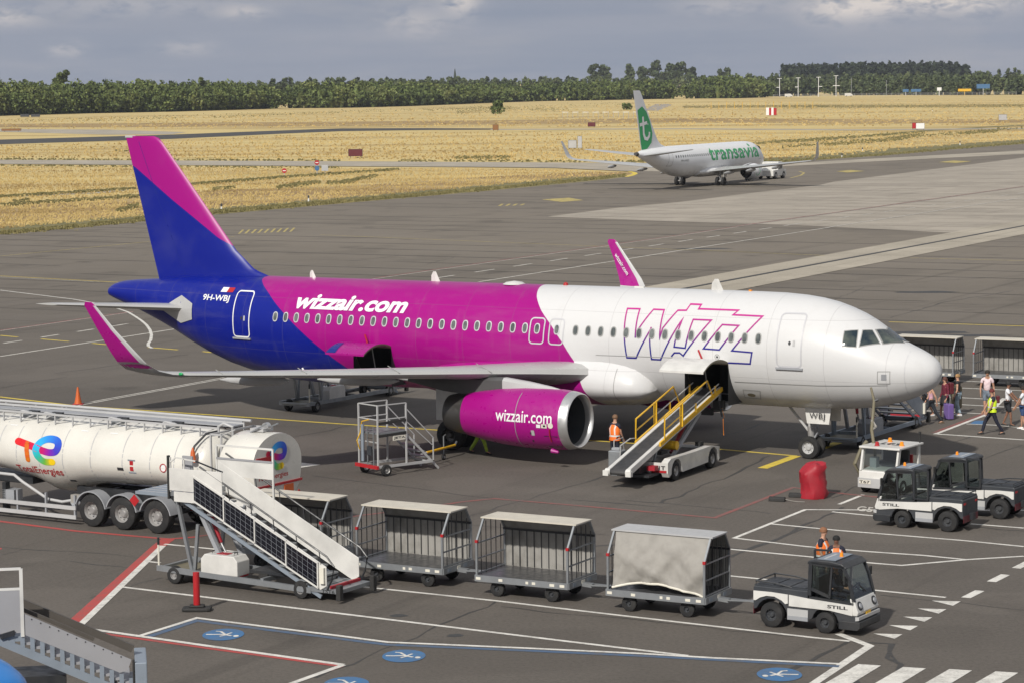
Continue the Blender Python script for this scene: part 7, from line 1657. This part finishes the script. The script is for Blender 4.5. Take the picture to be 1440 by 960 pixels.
def person(label,loc,rz,skin=(.45,.25,.17),hair=(.05,.03,.02),top=(.6,.6,.6),bottom=(.03,.03,.04),shoes=(.02,.02,.02),H=1.75,sleeve=.5,leg='long',vest=None,stride=.0,bend=0.,arms=((.1,-.2,.35),(.1,.2,.35)),hairlen=0,skirt=False,name='person',look=0.,z=0,group=None,sit=False,hat=None):
    """x forward. arms: for right(-y) and left(+y): (forward, outward, elbow bend) of the hand"""
    k=H/1.75;t=thing(name,label,'person',(loc[0],loc[1],z),rz,group)
    V=[];E=[];R=[];nm={}
    def add(n,p,r,par=None):
        nm[n]=len(V);V.append(Vector(p)*k);R.append(tuple(x*k for x in r) if isinstance(r,tuple) else r*k)
        if par is not None:E.append((nm[par],nm[n]))
    cb,sb=math.cos(bend),math.sin(bend);hip=.93
    def T(x,y,zz):  # torso point after bending about the hip
        return (x*cb+(zz-hip)*sb,y,hip+(zz-hip)*cb-x*sb)
    add('pel',(0,0,hip),(.10,.15));add('waist',T(0,0,1.08),(.088,.125),'pel');add('chest',T(0,0,1.28),(.105,.155),'waist');add('neckb',T(0,0,1.43),(.065,.10),'chest');add('neck',T(.01,0,1.50),.052,'neckb');add('headb',T(.025,0,1.58),(.072,.07),'neck');add('head',T(.03,0,1.66),(.092,.080),'headb');add('crown',T(.02,0,1.735),(.06,.055),'head')
    add('nose',T(.118,0,1.635),.012,'head')
    hands={}
    for s,n,(f,o_,eb) in ((-1,'r',arms[0]),(1,'l',arms[1])):
        sh=T(0,s*.185,1.40);add('sh'+n,sh,(.058,.055),'neckb')
        S=Vector(sh);hand=S+Vector((f,0,-.56+.3*abs(f)*.6))+Vector((0,s*abs(o_)*.4,0)) if not isinstance(eb,tuple) else Vector(eb)
        mid=(S+hand)/2;L=(hand-S).length;q=max(0,.29**2-(L/2)**2)**.5 if L<.58 else 0
        el=mid+Vector((-.7,s*.35,-.5)).normalized()*q
        add('el'+n,el,.040,'sh'+n);add('wr'+n,hand,.026,'el'+n);d=(hand-el).normalized();palm=hand+d*.07;add('pa'+n,palm,(.034,.018),'wr'+n)
        w=d.cross(Vector((0,1,0)));w=w.normalized() if w.length>.1 else Vector((1,0,0))
        for j in range(4):
            a=palm+d*.035+w*(.024*(j-1.5));add('f%s%d'%(n,j),a,.0095,'pa'+n);add('g%s%d'%(n,j),a+d*(.055-.006*abs(j-1.3))+Vector((.01,-s*.012,0)),.008,'f%s%d'%(n,j))
        add('th'+n,palm-d*.02+w*.045,.010,'pa'+n);add('tt'+n,palm+d*.02+w*.062,.009,'th'+n)
        hands[n]=(S,el,hand)
    legs={}
    for s,n,ph in ((-1,'r',stride),(1,'l',-stride)):
        if sit:kn=(.42,s*.12,hip-.02);an=(.45,s*.12,hip-.42)
        else:
            an=(ph*.5-(.05 if ph<0 else 0),s*.10,.085);kn=(ph*.27+.05*(1 if ph else .3),s*.105,.49)
        add('hi'+n,(0,s*.095,.88) if not sit else (.02,s*.095,.90),(.085,.08),'pel');add('kn'+n,kn,.056,'hi'+n);add('an'+n,an,.038,'kn'+n);add('to'+n,(an[0]+.14,an[1]+s*.02,an[2]-.045),(.035,.022),'an'+n);legs[n]=(kn,an)
    body=skinmesh('body',V,E,R,pm(skin),t)
    g=lambda n,dr=0:(V[nm[n]],(tuple(x+dr*k for x in R[nm[n]]) if isinstance(R[nm[n]],tuple) else R[nm[n]]+dr*k))
    def garment(nme,names,edges,mat,dr,ends={}):
        vv=[];rr=[]
        for n in names:
            p,r=g(n,dr)
            if n in ends:
                par,f=ends[n];p=V[nm[par]].lerp(V[nm[n]],f);r=R[nm[n]] if not isinstance(R[nm[n]],tuple) else R[nm[n]][0];r=(R[nm[par]][0] if isinstance(R[nm[par]],tuple) else R[nm[par]])*(1-f)+r*f+dr*k
            vv.append(p);rr.append(r)
        ix={n:i for i,n in enumerate(names)};return skinmesh(nme,vv,[(ix[a],ix[b]) for a,b in edges],rr,mat,t)
    if sleeve>=1:ns=['pel','waist','chest','neckb','shr','elr','wrr','shl','ell','wrl'];es=[('pel','waist'),('waist','chest'),('chest','neckb'),('neckb','shr'),('shr','elr'),('elr','wrr'),('neckb','shl'),('shl','ell'),('ell','wrl')];en={'wrr':('elr',.92),'wrl':('ell',.92)}
    elif sleeve>0:ns=['pel','waist','chest','neckb','shr','elr','shl','ell'];es=[('pel','waist'),('waist','chest'),('chest','neckb'),('neckb','shr'),('shr','elr'),('neckb','shl'),('shl','ell')];en={'elr':('shr',sleeve),'ell':('shl',sleeve)}
    else:ns=['pel','waist','chest','neckb'];es=[('pel','waist'),('waist','chest'),('chest','neckb')];en={}
    garment('shirt',ns,es,pm(top),.014,en)
    if leg=='long':garment('trousers',['pel','hir','knr','anr','hil','knl','anl'],[('pel','hir'),('hir','knr'),('knr','anr'),('pel','hil'),('hil','knl'),('knl','anl')],pm(bottom),.020)
    elif leg=='short':garment('shorts',['pel','hir','knr','hil','knl'],[('pel','hir'),('hir','knr'),('pel','hil'),('hil','knl')],pm(bottom),.026,{'knr':('hir',.9),'knl':('hil',.9)})
    if skirt:
        b=MB();b.lathe([(0,.15*k),(.15*k,.19*k),(.42*k,.23*k)],(0,0,1.0*k),(0,0,-1),pm(bottom),18,cap=False);b.obj('skirt',t,smooth=60)
    for n in 'rl':
        kn,an=legs[n];b=MB();x,y,zz=[q*k for q in an];zz-=.085*k;b.loft([[(x+a*k,y+c*k,zz+max(0,h)*k) for a,c,h in ring] for ring in (
            [(-.075,-.03,0),(-.075,.03,0),(-.07,.03,.07),(-.07,-.03,.07)],[(0,-.042,0),(0,.042,0),(0,.038,.09),(0,-.038,.09)],[(.11,-.05,0),(.11,.05,0),(.11,.042,.055),(.11,-.042,.055)],[(.20,-.035,0),(.20,.035,0),(.19,.03,.03),(.19,-.03,.03)])],pm(shoes));b.obj('shoe',t,bevel=.01)
    # hair and face
    hc=Vector(T(.03,0,1.66))*k;up=(Vector(T(.03,0,1.76))*k-hc).normalized()
    b=MB();prof=[(-.02-hairlen*.0,.103*k),(.03*k,.104*k),(.07*k,.088*k),(.10*k,.055*k),(.115*k,.0)]
    b.lathe(prof,hc-Vector((.012*k,0,0)),up,pm(hat or hair),16,cap=False)
    if hairlen:b.loft([[(hc.x-.03*k+a,hc.y+c,hc.z+h_) for a,c in ((-.07*k,-.08*k),(-.07*k,.08*k),(.03*k,.085*k),(.03*k,-.085*k))] for h_ in (.03*k,-.06*k,-hairlen*k)],pm(hair))
    b.obj('hair',t,smooth=60)
    b=MB()
    fx=Vector(T(.03+.088,0,1.66))*k
    for s in (-1,1):b.box((fx.x+.002,s*.032*k,fx.z+.01*k),(.012,.022*k,.010*k),pm((.03,.02,.02)))
    b.box((fx.x-.004,0,fx.z-.065*k),(.014,.045*k,.008*k),pm((.30,.10,.09)));b.obj('face',t)
    for s in (-1,1):
        b=MB();c=Vector(T(.025,s*.085,1.65))*k;b.lathe([(0,.0),(.004,.022*k),(.012,.018*k),(.014,0)],c,(0,s,0),pm(skin),8);b.obj('ear',t,smooth=60)
    if vest:
        vv=[];b=MB();rings=[]
        for n,dr in (('pel',.034),('waist',.036),('chest',.034),('neckb',.028)):
            p,r=g(n,dr);rings.append((p,r))
        P=[rings[0][0]-Vector((0,0,.06*k)),rings[1][0],rings[2][0],rings[3][0]-Vector((0,0,.01))]
        mt=VO if vest=='o' else VY
        RR=[]
        for p,(_,r),ex in zip(P,rings,(1.12,1.15,1.08,.95)):
            d_=(P[-1]-P[0]).normalized();a=Vector((0,1,0));c=a.cross(d_)
            RR.append([p+a*math.cos(q)*r[1]*ex*1.08+c*math.sin(q)*r[0]*ex*1.15 for q in (2*PI*i/20 for i in range(20))])
        b.loft(RR,mt,cap=False);b.obj('vest',t,smooth=60)
    return t
SK1,SK2,SK3=(.50,.28,.19),(.22,.11,.07),(.42,.23,.15)
NAVY=(.012,.014,.03)
def face_to(deg):return rad(deg)
person('loader in an orange vest standing with his back turned by the belt loader console',G(865,653),rad(50),SK1,(.16,.09,.05),NAVY,NAVY,vest='o',arms=((.25,0,0),(.28,0,0)),H=1.80)
person('mechanic in yellow green work clothes striding behind the engine next to the main wheel',G(674,637),rad(-25),SK1,(.05,.04,.03),(.45,.62,.03),(.36,.50,.05),shoes=(.02,.02,.02),stride=.75,bend=.35,arms=((.4,0,0),(.4,0,0)))
person('marshaller in a yellow vest and dark trousers walking away from the passengers',G(1395,610),rad(188),SK3,(.12,.02,.02),NAVY,NAVY,vest='y',stride=.72,arms=((.28,0,0),(.25,0,0)))
def bag(parent_label,name,loc,rz,d,mat,cat,label,z,bev=.04,handle=False):
    t=thing(name,label,cat,(loc[0],loc[1],z),rz);b=MB();b.box((0,0,d[2]/2),d,mat);b.obj('shell',t,bevel=bev)
    if handle:
        b=MB();b.tube([(-.02,-.12,d[2]),(-.02,-.12,d[2]+.35),(-.02,.12,d[2]+.35),(-.02,.12,d[2])],.012,'grey',6);b.obj('handle',t)
        b=MB();b.lathe([(-.14,.03),(.14,.03)],(0,0,.02),(0,1,0),'black',8);b.obj('castor',t)
    else:
        b=MB()
        for s in (-1,1):b.tube([(-d[0]/2,s*.1,d[2]*.9),(-d[0]/2-.06,s*.11,d[2]*.6),(-d[0]/2,s*.1,d[2]*.2)],.018,'dark',6)
        b.obj('strap',t)
    return t
p=G(1388,583);person('man in a pink printed white tee shirt and grey denim shorts walking towards the camera',p,rad(-95),SK3,(.02,.015,.01),(.78,.62,.64),(.14,.17,.21),shoes=(.7,.7,.7),leg='short',stride=.35,H=1.82)
bag('','backpack',p+Vector((.01,.22,0)),rad(-95),(.2,.34,.5),'dark','backpack','dark backpack on the back of the man in the pink printed tee',1.05)
b=MB();q_=thing('hand_bag','small maroon bag in the hand of the man in the pink printed tee','bag',p+Vector((.42,-.05,.55)));b.box((0,0,.1),(.14,.22,.3),'maroon');b.obj('bag_body',q_,bevel=.03)
person('man in a white tee shirt, black shorts and cap holding up a phone',G(1417,598.5),rad(-20),SK2,(.02,.015,.01),(.76,.76,.78),(.02,.022,.026),shoes=(.02,.02,.02),leg='short',stride=.3,arms=((.42,0,0),(.45,0,0)),H=1.76,hat=(.02,.02,.02))
p=G(1439,603);person('man in a white tee shirt and blue denim shorts at the right edge',p,rad(150),SK3,(.03,.02,.015),(.72,.74,.78),(.04,.08,.20),shoes=(.7,.7,.7),leg='short',stride=.2,arms=((.35,0,0),(.3,0,0)),H=1.68)
bag('','backpack',p+Vector((.15,-.19,0)),rad(130),(.2,.32,.48),'dark','backpack','black backpack worn by the man at the right edge',.95)
person('woman with fair hair tied up, in a black top and pale blue trousers',G(1347,583.5),rad(160),SK1,(.35,.20,.08),(.02,.02,.022),(.28,.36,.42),shoes=(.6,.6,.6),sleeve=.25,stride=.15,H=1.68)
p=G(1329,588);person('woman in a burgundy jacket and short black skirt pulling a purple suitcase',p,rad(200),SK1,(.10,.04,.03),(.13,.012,.03),(.015,.015,.018),shoes=(.1,.08,.07),sleeve=1,leg='bare',skirt=True,stride=.3,H=1.68,hairlen=.1)
bag('','backpack',p+Vector((.20,.03,0)),rad(200),(.2,.34,.46),'maroon','backpack','dotted maroon backpack on the woman with the purple suitcase',1.0)
bag('','suitcase',G(1334,589.5),rad(20),(.26,.42,.62),'purple','suitcase','purple hard shell suitcase standing behind the woman in burgundy',.03,handle=True)
bag('','garment_bag',G(1345,581)+Vector((-.05,-.25,0)),rad(30),(.28,.5,.95),'olive','bag','dark olive holdall carried in front of the fair haired woman',.25,.1)
person('woman in a pink tank top and dark trousers taking a long step',G(1309,594.5),rad(188),SK1,(.28,.06,.06),(.58,.34,.42),(.025,.03,.04),shoes=(.12,.08,.05),sleeve=0,stride=.85,H=1.65,hairlen=.15,arms=((.2,0,0),(-.2,0,0)))
person('girl in black with bare legs half hidden behind the nose of the airliner',G(1304,584),rad(190),SK1,(.05,.03,.02),(.02,.02,.025),(.02,.02,.025),shoes=(.6,.6,.6),leg='short',stride=.4,H=1.6)
bag('','shoulder_bag',G(1301,585)+Vector((0,-.3,0)),rad(20),(.2,.4,.36),'dark','bag','black shoulder bag hanging below the airliner nose',.62,.08)
# two colleagues behind the near tug and its driver
person('taller fair haired worker in an orange vest behind the tug, head bowed',G(1157,835),rad(-30),SK1,(.22,.10,.05),NAVY,NAVY,vest='o',H=1.80,arms=((.2,0,0),(.2,0,0)))
person('shorter dark haired worker in an orange vest behind the tug cab',G(1176,841),rad(-100),SK2,(.01,.01,.01),NAVY,NAVY,vest='o',H=1.68)
_t=t1;mt=Matrix.Translation(_t.location)@Matrix.Rotation(_t.rotation_euler.z,4,'Z')
p=mt@Vector((1.42,.12,0));person('driver in dark clothes seated inside the cab of the pulling tug',p,_t.rotation_euler.z,SK1,(.05,.03,.02),NAVY,NAVY,shoes=(.02,.02,.02),H=1.60,sit=True,z=.05,sleeve=1,arms=((.4,0,(.38,-.17,1.12)),(.4,0,(.38,.17,1.12))))
# ---------------------------------------------------------------- air
hz_=MB();hz_.bb(-1400,1400,-60,3300,-1.5,75,'white');ho=hz_.obj('haze')
m=bpy.data.materials.new('haze_air');m.use_nodes=True;nt=m.node_tree;nt.nodes.remove(nt.nodes['Principled BSDF'])
v=N(nt,'ShaderNodeVolumePrincipled');v.inputs['Density'].default_value=.00005;v.inputs['Color'].default_value=(.80,.86,1,1);lk(nt,v.outputs[0],nt.nodes['Material Output'].inputs['Volume'])
ho.data.materials.clear();ho.data.materials.append(m);ho['kind']='stuff';ho['label']='thin pale summer haze over the airfield';ho['category']='haze'
bpy.context.view_layer.update()
